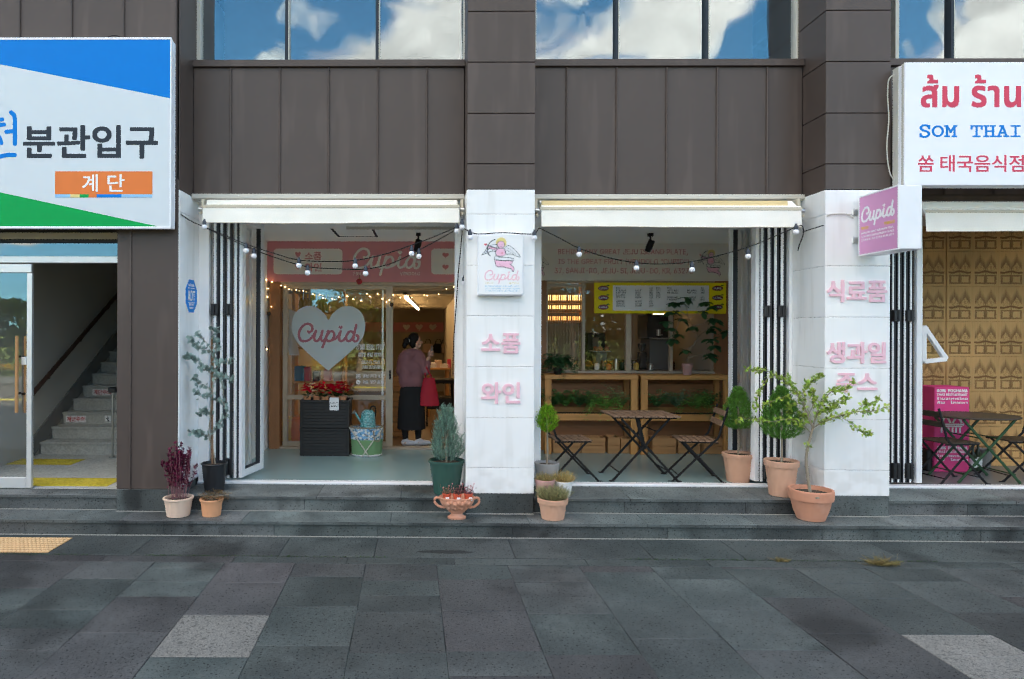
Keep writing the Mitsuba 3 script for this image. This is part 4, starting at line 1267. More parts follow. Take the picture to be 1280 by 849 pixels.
# door, transom, header
dz0 = FL - .002
zt_b, zt_t = P(70, 329, YDL)[2], P(70, 320.5, YDL)[2]
ztr = P(70, 303.5, YDL)[2]
dx = P(45, 470, YDL)[0]
tr = part(BD, 'door_transom', cat(box(-9, X1L - .003, YDL - .03, YDL + .05, zt_b, zt_t, .004)), 'alu', label='transom bar and glass above the left entrance')
v = np.array([[-9, YDL, zt_t], [X1L, YDL, zt_t], [X1L, YDL, ztr], [-9, YDL, ztr]])
part(tr, 'glass', (v, QF), 'tinted_pane')
part(tr, 'head', box(-9, X1L - .002, YDL - .05, YDL + .06, ztr, ztr + .03, .003), 'dark_gasket')
part(tr, 'head', box(-9, X1L - .002, YDL - .06, YDL + .06, ztr + .031, ztr + .10, .003), 'awning_arm')
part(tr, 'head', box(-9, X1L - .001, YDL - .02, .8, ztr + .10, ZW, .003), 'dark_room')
gd = thing('glass_door', 'open sliding glass door of the left stair entrance with wooden pull bars', 'door')
YG2 = YDL - .06
zgb = P(20, 596.5, YG2)[2]
part(gd, 'top_rail', box(-6.2, P(40.5, 335, YG2)[0], YG2 - .022, YG2 + .022, P(20, 341, YG2)[2], P(20, 330, YG2)[2], .004), 'alu')
part(gd, 'stile', box(dx - .055, dx, YG2 - .02, YG2 + .02, FL + .004, P(20, 341.5, YG2)[2], .004), 'alu')
part(gd, 'bottom_rail', box(-6.2, dx - .056, YG2 - .022, YG2 + .022, FL + .004, zgb, .004), 'alu')
v = np.array([[-6.2, YG2, zgb], [dx - .055, YG2, zgb], [dx - .055, YG2, P(20, 341, YG2)[2]], [-6.2, YG2, P(20, 341, YG2)[2]]])
part(gd, 'glass', (v, QF), 'tinted_pane')
for px, y, c in ((21, YG2 - .06, 'crate_wood'), (32, YG2 + .06, 'crate_wood')):
    x = P(px, 460, y)[0]
    h_ = part(gd, 'handle', tube([(x, y, P(20, 516, y)[2]), (x, y, P(20, 420, y)[2])], .017, 10), c, 40)
    for py in (446, 492):
        part(h_, 'mount', tube([(x, y, P(20, py, y)[2]), (x, YG2, P(20, py, y)[2])], .012, 8), 'black_metal')
part(gd, 'lock', box(dx - .11, dx - .056, YG2 - .025, YG2 + .025, P(20, 456, YG2)[2], P(20, 446, YG2)[2], .003), 'alu')
gp = thing('barrier_post', 'slim steel gate post with a black head at the foot of the stairs', 'post')
x, y = P(140.5, 570, 2.0)[0], 2.0
part(gp, 'pole', tube([(x, y, FL), (x, y, P(140, 491, y)[2])], .017, 10), 'steel', 40)
part(gp, 'base', lathe([(.05, 0), (.05, .008), (.02, .02), (1e-4, .02)], 16, (x, y, FL)), 'steel')
part(gp, 'head', box(x - .05, x + .05, y - .03, y + .03, P(140, 491, y)[2] + .001, P(140, 484, y)[2], .01), 'black_plastic')

# ================================================================== folding doors
def leaf(parent, name, x, y0, y1, z0, z1, t=.042, sw=.055):
    """A door leaf standing at right angles to the front: white stiles and rails, dark gasket, glass."""
    fr = part(parent, name, cat(box(x - t / 2, x + t / 2, y0, y0 + sw, z0, z1, .004), box(x - t / 2, x + t / 2, y1 - sw, y1, z0, z1, .004),
                                box(x - t / 2, x + t / 2, y0 + sw, y1 - sw, z0, z0 + .07, .004), box(x - t / 2, x + t / 2, y0 + sw, y1 - sw, z1 - .06, z1, .004)), 'white_frame')
    part(fr, 'gasket', cat(box(x - t / 2 - .006, x - t / 2 - .001, y0 + .006, y0 + sw, z0, z1), box(x + t / 2 + .001, x + t / 2 + .024, y0 + .012, y0 + sw, z0, z1)), 'dark_gasket')
    v = np.array([[x, y0 + sw, z0 + .07], [x, y1 - sw, z0 + .07], [x, y1 - sw, z1 - .06], [x, y0 + sw, z1 - .06]])
    part(fr, 'glass', (v, QF), 'pane')
    return fr


def angled_leaf(parent, p0, p1, z0, z1, t=.066, sw=.085):
    """A leaf that stands between two points of the floor."""
    a, b = np.array(p0), np.array(p1)
    L = np.linalg.norm(b - a); an = math.atan2(b[1] - a[1], b[0] - a[0])
    tr = lambda m: xf(m, (a[0], a[1], 0), an)
    fr = part(parent, 'leaf', tr(cat(box(0, sw, -t / 2, t / 2, z0, z1, .004), box(L - sw, L, -t / 2, t / 2, z0, z1, .004), box(sw, L - sw, -t / 2, t / 2, z0, z0 + .08, .004), box(sw, L - sw, -t / 2, t / 2, z1 - .07, z1, .004))), 'white_frame')
    part(fr, 'gasket', tr(cat(box(sw, sw + .012, -t / 2 + .008, t / 2 - .008, z0 + .08, z1 - .07), box(L - sw - .012, L - sw, -t / 2 + .008, t / 2 - .008, z0 + .08, z1 - .07), box(sw, L - sw, -t / 2 + .008, t / 2 - .008, z0 + .08, z0 + .092))), 'dark_gasket')
    v = np.array([[sw, 0, z0 + .09], [L - sw, 0, z0 + .09], [L - sw, 0, z1 - .07], [sw, 0, z1 - .07]])
    part(fr, 'glass', tr((v, QF)), 'pane')
    return fr


ZH = ZG0 - .12                                   # underside of the door head
for x0, x1 in ((X1R + .006, X2L - .003), (X2R + .003, X3L - .003), (X3R + .003, 8.9)):
    part(BD, 'threshold', box(x0, x1, YT - .05, YT + .06, FL - .004, FL + .022, .005), 'white_frame', label='white door threshold')
    part(BD, 'door_head', box(x0, x1, YT - .03, YT + .07, ZH, ZG0 - .003, .005), 'white_frame')
jl0, jl1 = P(243, 430, YT)[0], P(261.5, 430, YT)[0]
part(BD, 'door_jamb', box(X1R + .005, jl1, YT - .02, YT + .06, FL + .023, ZH - .001, .005), 'white_frame')
part(BD, 'door_jamb', box(P(568, 430, YT)[0], X2L - .002, YT - .03, YT + .06, FL + .023, ZH - .001, .005), 'white_frame')
part(BD, 'door_jamb', box(X2R + .002, P(676, 430, YT)[0], YT - .03, YT + .06, FL + .023, ZH - .001, .005), 'white_frame')
part(BD, 'door_jamb', box(P(985.5, 430, YT)[0], X3L - .003, YT - .02, YT + .06, FL + .023, ZH - .001, .005), 'white_frame')
z0, z1 = FL + .045, ZH - .02


def hinges(parent, x, n_z=((388, 15), (586, 22))):
    for py, hpx in n_z:
        z = P(600, py, YT - .02)[2]
        h = hpx * .0042
        part(parent, 'hinge', cat(box(x - .038, x - .002, YT - .02, YT + .03, z - h, z + h, .006), box(x + .002, x + .036, YT - .02, YT + .03, z - h, z + h, .006)), 'black_plastic')


fd = thing('folding_door', 'white folding glass door stacked open at the left of the entrance bay', 'door')
px_l = [266.5, 274.8, 283.6, 292.4]
for v in px_l:
    leaf(fd, 'leaf', P(v + 1, 430, YT)[0], YT + .02, YT + .70, z0, z1, .029)
hinges(fd, P(268.5, 390, YT)[0]); hinges(fd, P(286.5, 390, YT)[0])
angled_leaf(fd, (P(299, 430, YT + .03)[0], YT + .035), (P(326.5, 430, YT + .56)[0], YT + .58), z0, z1)
fd = thing('folding_door', 'white folding glass door stacked open behind the two round topiary pots', 'door')
for v in (953.5, 962.2, 970.5, 978.8):
    leaf(fd, 'leaf', P(v, 430, YT)[0], YT + .02, YT + .70, z0, z1, .029)
hinges(fd, P(960, 390, YT)[0]); hinges(fd, P(977.5, 390, YT)[0])
angled_leaf(fd, (P(948, 430, YT + .03)[0], YT + .035), (P(914.5, 430, YT + .56)[0], YT + .58), z0, z1)
fd = thing('folding_door', 'white folding glass door stacked at the edge of the far right shopfront', 'door')
for v in (1118, 1125.5, 1133, 1140.5):
    leaf(fd, 'leaf', P(v, 430, YT)[0], YT + .02, YT + .62, z0, z1, .020)
hinges(fd, P(1121, 390, YT)[0], ((393, 15), (586, 20))); hinges(fd, P(1137.5, 390, YT)[0], ((393, 15), (586, 20)))
x = P(1150, 430, YT)[0]
part(fd, 'front_leaf', cat(box(P(1146, 430, YT)[0], P(1153.5, 430, YT)[0], YT + .0, YT + .05, z0, z1, .004)), 'white_frame')
# small top-hung window frame standing open
tw_ = thing('vent_window', 'small white triangular side of an open vent window left of the printed wall', 'window')
a, b, c = P(1154, 408, .75), P(1182, 449, .75), P(1154, 452, .75)
part(tw_, 'frame', cat(bar(a, b, .045, .05), bar(b, c, .045, .05), bar(c, a, .045, .05)), 'white_frame')
v = np.array([a, b, c])
part(tw_, 'glass', (v, np.array([[0, 2, 1]])), 'pane')

# ================================================================== awnings
def awning(label, px0, px1, ytop, ybar, yval, yend, Yb, group=None, open_left=False, lit=False, slant=0.0):
    t = thing('awning', label, 'awning', 'retracted cream awnings over the shopfronts')
    x0, x1 = P(px0, yval, Yb)[0], P(px1, yval, Yb)[0]
    zt, zb, zv, ze = (P((px0 + px1) / 2, v, Yb)[2] for v in (ytop, ybar, yval, yend))
    zroll = ZG0 - .015
    n = 60
    xs = np.linspace(x0 + .015, x1 - .015, n)
    # fabric from the roller to the front bar
    rows = [(Yb + .22, zroll - .03), (Yb + .16, zroll - .022), (Yb + .03, zb - .008)]
    v = np.array([[x, y, z] for y, z in rows for x in xs])
    f = np.array([[r * n + i, r * n + i + 1, (r + 1) * n + i + 1] for r in range(2) for i in range(n - 1)] + [[r * n + i, (r + 1) * n + i + 1, (r + 1) * n + i] for r in range(2) for i in range(n - 1)])
    part(t, 'fabric', (v, f), 'canvas', True)
    part(t, 'roller', xf(tube([(0, 0, x0 + .03), (0, 0, x1 - .03)], .05, 14), (0, Yb + .27, zroll - .06), ry=math.pi / 2) if False else tube([(x0 + .03, Yb + .245, zroll - .06), (x1 - .03, Yb + .245, zroll - .06)], .045, 14), 'canvas', 40)
    part(t, 'front_bar', box(x0, x1, Yb - .005, Yb + .06, zv, zb, .010), 'canvas')
    part(t, 'trim', box(x0 + .002, x1 - .002, Yb - .009, Yb - .003, zv + .006, zv + .036, .002), 'awning_arm')
    # valance: a hanging cloth with soft folds and a turned hem
    zs = np.linspace(zv + .006, ze, 7)
    v, nz = [], len(zs)
    xs = np.linspace(x0 + .004, x1 - .004, n)
    for q, z in enumerate(zs):
        s = q / (nz - 1)
        for x in xs:
            w = .010 * math.sin(x * 3.1 + px0) + .006 * math.sin(x * 9.7 + 1) + .004 * math.sin(x * 23)
            v.append([x, Yb - .002 - s * (.012 + w), z + s * .004 * math.sin(x * 2.3 + px0)])
    v = np.array(v)
    fr = np.array([[r * n + i, (r + 1) * n + i, (r + 1) * n + i + 1] for r in range(nz - 1) for i in range(n - 1)] + [[r * n + i, (r + 1) * n + i + 1, r * n + i + 1] for r in range(nz - 1) for i in range(n - 1)])
    back = v + [0, .002, 0]
    part(t, 'valance', (np.vstack([v, back]), np.vstack([fr, fr[:, ::-1] + len(v)])), 'canvas', True)
    hem = v[-n:] + [0, -.0015, .004]
    part(t, 'hem', tube(hem, .004, 6), 'awning_arm', True)
    part(t, 'cassette', box(x0 + .02, x1 - (.10 if lit else .02), Yb + .065, Yb + .10, zb - .02, zt + .01, .008), 'canvas_lit_through' if lit else 'canvas')  # when lit, the tan colour stands for sun glowing through the rolled cloth
    for x in (x0 - .03, x1 + .03):
        a = part(t, 'bracket', box(x - .014, x + .014, Yb + .10, YP + .02, zroll - .16, zroll - .012, .004), 'awning_arm')
        part(a, 'arm', cat(bar((x, Yb + .05, zb - .02), (x, Yb + .28, zroll - .13), .024, .024), bar((x, Yb + .02, zv - .05), (x, Yb + .14, zv - .015), .022, .022)), 'awning_arm')
        part(a, 'joint', xf(lathe([(1e-4, -.02), (.022, -.02), (.022, .02), (1e-4, .02)], 12), (x, Yb + .04, zb - .04), ry=math.pi / 2), 'steel', 40)
    return t


awning('retracted cream awning over the entrance bay with the pink wall band', 253, 574.5, 249.5, 256, 260.5, 279.5, .14)
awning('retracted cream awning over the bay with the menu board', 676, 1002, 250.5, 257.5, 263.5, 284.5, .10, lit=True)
awning('retracted cream awning over the far right shopfront', 1156, 1420, 252, 262, 267, 290, .12)

# ================================================================== signs
# big sign over the stair entrance
sg = thing('box_sign', 'big white sign with blue and green corners over the stair entrance', 'sign')
YSG = -.155
xg1 = P(213.5, 160, YSG)[0]
zg0, zg1 = P(110, 284.5, YSG)[2], P(110, 48.5, YSG)[2]
xg0 = -6.6
part(sg, 'case', box(xg0, xg1, YSG + .004, -.03, zg0, zg1, .006), 'sign_white')
part(sg, 'edge_trim', cat(box(xg0, xg1 + .003, YSG - .006, YSG + .02, zg0 - .012, zg0 + .012, .003), box(xg0, xg1 + .003, YSG - .006, YSG + .02, zg1 - .012, zg1 + .012, .003), box(xg1 - .009, xg1 + .006, YSG - .004, YSG + .03, zg0, zg1, .003)), 'sign_white')
face = sbox(xg0 + .01, zg0 + .012, xg1 - .009, zg1 - .012)
part(sg, 'face', front(ext(face, .004), 0, YSG + .004, 0), 'sign_grey')
q = lambda px, py: tuple(P(px, py, YSG)[[0, 2]])
bl = Polygon([q(-380, 6), q(0, 80.5), q(213, 123), q(320, 144), q(320, -5), q(-380, -5)]).buffer(0).intersection(face)
part(sg, 'blue_corner', front(ext(bl, .0015), 0, YSG - .0, 0), 'sign_blue')
gn = Polygon([q(-380, 158), q(0, 240.5), q(206, 285), q(320, 310), q(320, 330), q(-380, 330)]).buffer(0).intersection(face)
part(sg, 'green_corner', front(ext(gn, .0015), 0, YSG - .0, 0), 'sign_green')
write_on(sg, 'lettering', glyphs('분관입구', weight=.022), R(29, 156.5, 197.5, 198.5, YSG), YSG, 'ink_dark', .003, label='dark Korean lettering')
pp = lambda l: [(x, -y) for x, y in l]
hw = unary_union([stroke(pp([(78, 62), (104, 92), (108, 190), (108, 290)]), 31), stroke(pp([(42, 203), (75, 200), (104, 200)]), 30), stroke(pp([(-75, 105), (-40, 118), (10, 112)]), 28), stroke(pp([(-110, 165), (-50, 158), (25, 150)]), 28),
                  stroke(pp([(-40, 165), (-60, 220), (-120, 285)]), 28), stroke(pp([(-45, 200), (-10, 245), (5, 285)]), 28), stroke(pp([(-95, 320), (-90, 370), (-30, 385), (50, 372), (108, 372)]), 30)])
k0, k1 = R(-120 / 5.818, 130 + 47 / 5.818, 124 / 5.818, 130 + 400 / 5.818, YSG)[:2], R(-120 / 5.818, 130 + 47 / 5.818, 124 / 5.818, 130 + 400 / 5.818, YSG)[2:]
write_on(sg, 'handwritten_letter', hw, (*k0, *k1), YSG, 'ink_blue', .003)
ro = R(69, 214.3, 190.5, 247, YSG)
part(sg, 'orange_plate', front(ext(sbox(ro[0], ro[2], ro[1], ro[3]).buffer(-.01).buffer(.01), .003), 0, YSG, 0), 'sign_orange')
write_on(sg, 'lettering', KR('계', .012), R(103, 218, 122.5, 240, YSG), YSG - .003, 'ink_white', .002)
write_on(sg, 'lettering', KR('단', .012), R(134.5, 218, 156, 240, YSG), YSG - .003, 'ink_white', .002)
for a, b, c in ((69, 88, 'ink_sky'), (88, 100, 'emblem_yellow'), (100, 111, 'sign_green'), (121, 152, 'ink_blue'), (152, 190.5, 'ink_sky')):
    part(sg, 'colour_strip', front(ext(sbox(*[R(a, 243, b, 247, YSG)[i] for i in (0, 2, 1, 3)]), .004), 0, YSG, 0), c)
part(sg, 'cable', tube(spline([P(134, 47, YSG + .06), P(139, 45, YSG + .06), P(145, 44.5, YSG + .05), P(150, 46.5, YSG + .06)], 4), .004, 6), 'black_metal')

# restaurant sign on the right
sg = thing('box_sign', 'white sign with Thai, blue Latin and Korean lettering over the far right shopfront', 'sign')
YS = -.19
xg0 = P(1131.5, 150, YS)[0]
zg0, zg1 = P(1200, 231, YS)[2], P(1200, 78.5, YS)[2]
part(sg, 'case', box(xg0 - .002, 8.8, YS + .05, -.02, zg0, zg1, .006), 'sign_white')
part(sg, 'side_trim', cat(box(xg0 - .004, xg0 + .02, YS + .02, YS + .05, zg0, zg1, .003), box(xg0 - .006, xg0 + .05, -.10, -.02, zg0, zg1, .003)), 'beige_metal')
part(sg, 'face', box(xg0 - .004, 8.8, YS, YS + .019, zg0 - .006, zg1 + .006, .004), 'sign_white')
th_ = thai('ส้ม ร้านอาหารไทย', 700)
full = thai('ส้ม ร้าน', 700)
fb, tb_ = full.bounds, th_.bounds
rt = R(1151, 93.5, 1276, 134.5, YS)
sc_ = (rt[1] - rt[0]) / (fb[2] - fb[0])
g_ = affinity.scale(affinity.translate(th_, -tb_[0], -tb_[1]), sc_, (rt[3] - rt[2]) / (tb_[3] - tb_[1]), origin=(0, 0))
part(sg, 'lettering', front(ext(g_, .003), rt[0], YS, rt[2]), 'ink_rose', label='rose Thai lettering')


def slab_letters():
    o = {'T': [(.05, 1, .95, 1), (.5, 1, .5, 0), (.25, 0, .75, 0), (.06, 1, .06, .72), (.94, 1, .94, .72)], 'H': [(.2, 0, .2, 1), (.8, 0, .8, 1), (.2, .5, .8, .5), (.05, 0, .38, 0), (.62, 0, .95, 0), (.05, 1, .38, 1), (.62, 1, .95, 1)],
         'A': [(.5, 1, .15, 0), (.5, 1, .85, 0), (.28, .34, .72, .34), (.02, 0, .34, 0), (.66, 0, .98, 0), (.3, 1, .56, 1)], 'I': [(.5, 0, .5, 1), (.15, 0, .85, 0), (.15, 1, .85, 1)],
         'M': [(.17, 0, .17, 1), (.83, 0, .83, 1), (.17, 1, .5, .42), (.83, 1, .5, .42), (.02, 0, .34, 0), (.66, 0, .98, 0), (.02, 1, .2, 1), (.8, 1, .98, 1)]}
    res = {k: unary_union([LineString([(a * .62, b * .72), (c * .62, d * .72)]).buffer(.052, cap_style='square', join_style='mitre') for a, b, c, d in l]) for k, l in o.items()}
    res['O'] = affinity.scale(Point(.31, .36).buffer(.34), .95, 1.18).difference(affinity.scale(Point(.31, .36).buffer(.215), .95, 1.3))
    res['S'] = unary_union([stroke([(.54, .60), (.44, .75), (.22, .76), (.09, .60), (.18, .44), (.42, .34), (.54, .17), (.40, -.02), (.18, -.03), (.07, .10)], .125), sbox(.49, .50, .59, .79), sbox(.03, -.06, .13, .22)])
    return res


sl = slab_letters()
out, x = [], 0
for ch in 'SOM THAI':
    if ch != ' ':
        out.append(affinity.translate(sl[ch], x, 0))
    x += .70
write_on(sg, 'lettering', unary_union(out), R(1149, 155.5, 1275.5, 172.5, YS), YS, 'ink_blue', .003, label='blue Latin lettering')
kf, kp = glyphs('쏨 태국음식점', weight=.008), None
write_on(sg, 'lettering', kf, R(1147.5, 194, 1279.5, 215, YS), YS, 'ink_rose', .003, label='rose Korean lettering')
part(sg, 'cable', tube(spline([P(1118, 93, -.12), P(1111, 100, -.1), P(1109.5, 120, -.06), P(1111, 150, -.04), P(1108.5, 185, -.04), P(1112, 215, -.03), P(1119, 227, -.05)], 6), .006, 6), 'beige_metal', True)

# pink blade sign
sg = thing('blade_sign', 'pink and white blade sign with the word Cupid on the right pillar', 'sign')
Ya, Yb = -.06, -.615
xs, xe = P(1073.3, 284, Ya)[0], P(1073.3, 284, Ya)[0] + .215
zb0, zb1 = 2.735, 3.312
part(sg, 'case', box(xs + .006, xe, Yb, Ya, zb0, zb1, .006), 'sign_white')
part(sg, 'edge_trim', cat(box(xs - .002, xs + .012, Yb - .003, Ya, zb0 - .004, zb0 + .010, .002), box(xs - .002, xs + .012, Yb - .003, Ya, zb1 - .010, zb1 + .004, .002), box(xs - .002, xs + .012, Yb - .004, Yb + .010, zb0 + .011, zb1 - .011, .002), box(xs - .002, xs + .012, Ya - .012, Ya + .002, zb0 + .011, zb1 - .011, .002)), 'ink_white')
part(sg, 'face', box(xs, xs + .005, Yb + .011, Ya - .013, zb0 + .011, zb1 - .011), 'sign_pink', label='pink face with white lettering')
sp_ = lambda nm, d_, w_, h_, u, v_, m_: part(sg, nm, faceL(ext(fit(d_, w_, h_), .002), xs, Ya - u, zb0 + v_), m_)
sp_('lettering', script_word(21), .47, .20, .04, .265, 'ink_white')
sp_('lettering', inter('FRUIT', 700), .11, .028, .04, .245, 'ink_yellow')
sp_('lettering', inter('VENDOLO', 700), .14, .028, .37, .245, 'ink_yellow')
for k, s in enumerate(('BEHIND ANY GREAT JEJU ISLAND PLATE,', 'IS THE GREAT FRUIT (VENDOLO "CUPID")', '37, SANJI-RO, JEJU-SI, JEJU-DO, KR, 63278')):
    sp_('lettering', inter(s, 500), .46, .021, .04, .200 - .034 * k, 'ink_white')
for z in (zb1 - .14, zb0 + .16):
    part(sg, 'bracket', cat(box(xs + .05, xs + .10, Ya, -.004, z - .02, z + .02, .004), box(xs - .03, xs + .16, -.016, -.003, z - .03, z + .03, .004), tube([(xs - .02, -.02, z + .03), (xs - .035, -.05, z), (xs - .02, -.02, z - .03)], .008, 6)), 'steel')
part(sg, 'cable', tube(spline([P(1034, 270, -.01), P(1040, 268, -.012), P(1050, 267.5, -.012), P(1060, 268.5, -.012), P(1067, 273, -.02)], 5), .006, 6), 'beige_metal', True)

# white light box with the emblem on the middle pillar
sg = thing('light_box_sign', 'small white sign box with a winged child and the word Cupid on the middle pillar', 'sign')
YE = -.10
re_ = R(597.5, 293, 654.5, 369.5, YE)
part(sg, 'case', box(re_[0], re_[1], YE, -.002, re_[2], re_[3], .008), 'sign_white')
part(sg, 'face', box(re_[0] + .012, re_[1] - .012, YE - .004, YE - .0005, re_[2] + .012, re_[3] - .012, .001), 'ink_white')
YE2 = YE - .004
emblem(sg, R(602, 297, 650.5, 340, YE2), YE2, wing='sign_white')
write_on(sg, 'lettering', script_word(15), R(605.5, 337.5, 649.5, 355, YE2), YE2, 'letter_pink', .0015)
write_on(sg, 'lettering', inter('FRUIT', 600), R(606.5, 353.2, 616.5, 354.6, YE2), YE2, 'emblem_yellow', .001)
write_on(sg, 'lettering', inter('VENDOLO', 600), R(636, 353.2, 648.5, 354.6, YE2), YE2, 'emblem_yellow', .001)
for k, s in enumerate(('BEHIND ANY GREAT JEJU ISLAND PLATE,', 'IS THE GREAT FRUIT (VENDOLO "CUPID")', '37, SANJI-RO, JEJU-SI, JEJU-DO, KR, 63278')):
    write_on(sg, 'lettering', inter(s, 500), R(606.5, 357 + 3 * k, 649.5, 359 + 3 * k, YE2), YE2, 'ink_sky', .001)

# raised pink letters
for s, wgt, rc, lab in (('소품', .045, (601.5, 416.5, 650.5, 441.8), 'raised pink Korean letters in the upper line on the middle pillar'), ('와인', .045, (601.5, 478, 650.5, 505), 'raised pink Korean letters in the lower line on the middle pillar'),
                        ('식료품', .045, (1034, 350, 1109, 378), 'raised pink Korean letters in the top line on the right pillar'), ('생과일', .045, (1034, 427.5, 1108, 454.5), 'raised pink Korean letters in the middle line on the right pillar'),
                        ('주스', .045, (1046, 466.5, 1097, 491), 'raised pink Korean letters in the lowest line on the right pillar behind the tree')):
    Yt = -.004
    t = thing('raised_lettering', lab, 'lettering', )
    write_on(t, 'letters', glyphs(s, weight=.024, size=180), R(*rc, Yt - .012), Yt, 'letter_pink', .014)
    r_ = R(*rc, 0)
    part(t, 'pins', cat([tube([(r_[0] + (r_[1] - r_[0]) * f_, -.001, r_[2] + (r_[3] - r_[2]) * .5), (r_[0] + (r_[1] - r_[0]) * f_, Yt, r_[2] + (r_[3] - r_[2]) * .5)], .004, 6) for f_ in (.25, .78)]), 'steel', stuff=True)

# security sticker on the reveal
st_ = thing('security_sign', 'blue octagonal security sign reading ADT on the white reveal', 'sign')
xq_ = X1R + .0045
y0_, y1_ = .17, .53
zc0, zc1 = P(239, 391.5, .35)[2], P(239, 349, .35)[2]
wd, ht = y1_ - y0_, zc1 - zc0
oc = Polygon([(.29, 0), (.71, 0), (1, .29), (1, .71), (.71, 1), (.29, 1), (0, .71), (0, .29)])
part(st_, 'plate', faceR(ext(fit(oc, wd, ht), .003), xq_, y0_, zc0), 'ink_white')
part(st_, 'blue_field', faceR(ext(fit(oc, wd * .95, ht * .96), .001), xq_ + .003, y0_ + wd * .025, zc0 + ht * .02), 'sign_blue')
for s, rr_ in (('ADT', (.2, .36, .8, .66)), ('SECURITY', (.27, .78, .73, .85)), ('24', (.3, .22, .7, .28)), ('Korea', (.33, .12, .67, .18))):
    if s in ('ADT', 'SECURITY'):
        d_ = inter(s, 650) if s == 'ADT' else tiny_text(4, 1)
    else:
        d_ = tiny_text(5, 1)
    part(st_, 'lettering', faceR(ext(fit(d_, wd * (rr_[2] - rr_[0]), ht * (rr_[3] - rr_[1])), .001), xq_ + .004, y0_ + wd * rr_[0], zc0 + ht * rr_[1]), 'ink_white')
part(st_, 'line', faceR(ext(unary_union([sbox(wd * .2, ht * .72, wd * .8, ht * .735), sbox(wd * .2, ht * .30, wd * .8, ht * .315)]), .001), xq_ + .004, y0_, zc0), 'ink_white')
# ================================================================== string lights
def string_light(label, cords, bulbs, Y, drop=.015):
    t = thing('string_light', label, 'string light')
    for c in cords:
        part(t, 'cord', tube(spline([P(*q[:2], q[2] if len(q) > 2 else Y) for q in c], 6), .0055, 6), 'black_metal', True)
    for b in bulbs:
        p = P(b[0], b[1], b[2] if len(b) > 2 else Y)
        s = part(t, 'socket', cat(lathe([(1e-4, 0), (.019, 0), (.021, .028), (.012, .045), (.010, .06), (1e-4, .06)], 12, p + [0, 0, .022])), 'socket_dark', 40)
        part(t, 'bulb', ball(p, .029, 10), 'white_globe', True)
    return t


YL_ = .07
string_light('upper festoon of white globe bulbs across the entrance bay', [[(226, 268, .02), (238, 276, .2), (251, 282), (278, 293), (307, 305), (340, 316), (373, 325), (410, 327), (444, 325.5), (480, 318), (516, 306), (550, 293), (575, 282)]], [(307.5, 313.5), (373.5, 332), (444, 332.5), (514.5, 317), (571, 289)], YL_)
string_light('lower festoon of white globe bulbs across the entrance bay', [[(251, 282, .10), (283, 297, .10), (317, 312, .10), (350, 324, .10), (384, 333.5, .10), (420, 336, .10), (457, 336.5, .10), (490, 329, .10), (523, 313, .10), (553, 297, .10), (575, 284, .10)]], [(255.5, 284, .06), (317.5, 320, .10), (384.5, 341, .10), (457, 342, .10), (523.5, 320.5, .10)], .10)
string_light('festoon of white globe bulbs across the bay with the menu board', [[(674, 285), (700, 298), (724, 310.5), (760, 322), (795, 328.5), (830, 330), (865, 327), (900, 319), (935, 309), (965, 297), (996, 283.5), (1003, 283, .04), (1004, 293, .04), (999, 307, .03), (997.5, 313, .03)], [(1003, 290, .06), (1030, 281.5, -.01)]], [(724, 318), (795.5, 335), (865, 337), (935, 320.5), (995, 290, .03)], .05)
string_light('cord with three globe bulbs round the middle pillar and down the white jamb', [[(575, 283, .05), (584, 288, -.01), (597, 292.5, -.08), (628, 291, -.11), (655, 292.5, -.11), (668, 292, -.03), (674, 285, .05)], [(578, 286, .04), (576, 310, .40), (573, 340, .55), (571, 370, .55), (569, 400, .55), (567, 430, .55), (566, 470, .55)]], [(587.5, 297, -.05), (668, 297.5, -.05), (577.5, 284, .02), (580, 354, .5)], 0)
# little warm lights in the entrance room
fl = thing('fairy_lights', 'chain of tiny warm lights round the glass partition', 'fairy lights')
g = np.random.default_rng(5)
c1 = spline([P(*q, YA - .05) for q in ((335, 350), (345, 354), (362, 358), (384, 364), (407, 371), (430, 372.5), (450, 371.5), (468, 372), (482, 375), (496, 371), (520, 371), (545, 366), (568, 362))], 5)
c2 = spline([P(*q, YA - .06) for q in ((335, 350), (334, 365), (337, 378), (332, 391), (330, 405), (329, 424), (330, 438))], 4)
part(fl, 'wire', cat(tube(c1, .002, 4), tube(c2, .002, 4)), 'bamboo')
bs = [ball(p + g.normal(0, .018, 3), .0085, 5) for p in np.vstack([c1[::2] + g.normal(0, .022, (len(c1[::2]), 3)), c2[::3]])]
k = part(fl, 'bulbs', cat(bs), 'ink_white', stuff=True)
scene[k].update(glow((1.1, .70, .26)))
for px, py, r_, c, lab in ((449, 352, .042, 'bauble_red', 'red and dark bauble hanging under the pink band'), (336, 392, .03, 'bauble_dark', 'brown bauble hanging on the wooden post, upper one'), (330, 434, .028, 'bauble_dark', 'brown bauble hanging beside the wooden post, lower one'), (489.5, 381, .028, 'bauble_dark', 'brown bauble hanging at the middle stile')):
    t = thing('bauble', lab, 'bauble')
    p = P(px, py, YA - .09)
    part(t, 'ball', ball(p, r_, 10), c, True)
    part(t, 'cap', lathe([(.008, 0), (.008, .012), (1e-4, .013)], 8, p + [0, 0, r_]), 'ink_yellow')
    part(t, 'thread', tube([p + [0, 0, r_ + .01], p + [0, .02, r_ + .10]], .0015, 4), 'black_metal')

# ================================================================== furniture
def slat_top(parent, name, x0, x1, y0, y1, z, n, along='x', th=.014, gap=.012, wx=None):
    w = ((y1 - y0) - gap * (n - 1)) / n
    for i in range(n):
        a = y0 + i * (w + gap)
        q = box(x0, x1, a, a + w, z - th, z, .003)
        part(parent, name, q, 'slat_wood', uv=np.tile([[rng.random(), 0]], (24, 1)))


def place(parent_builder, at, rz):
    pass


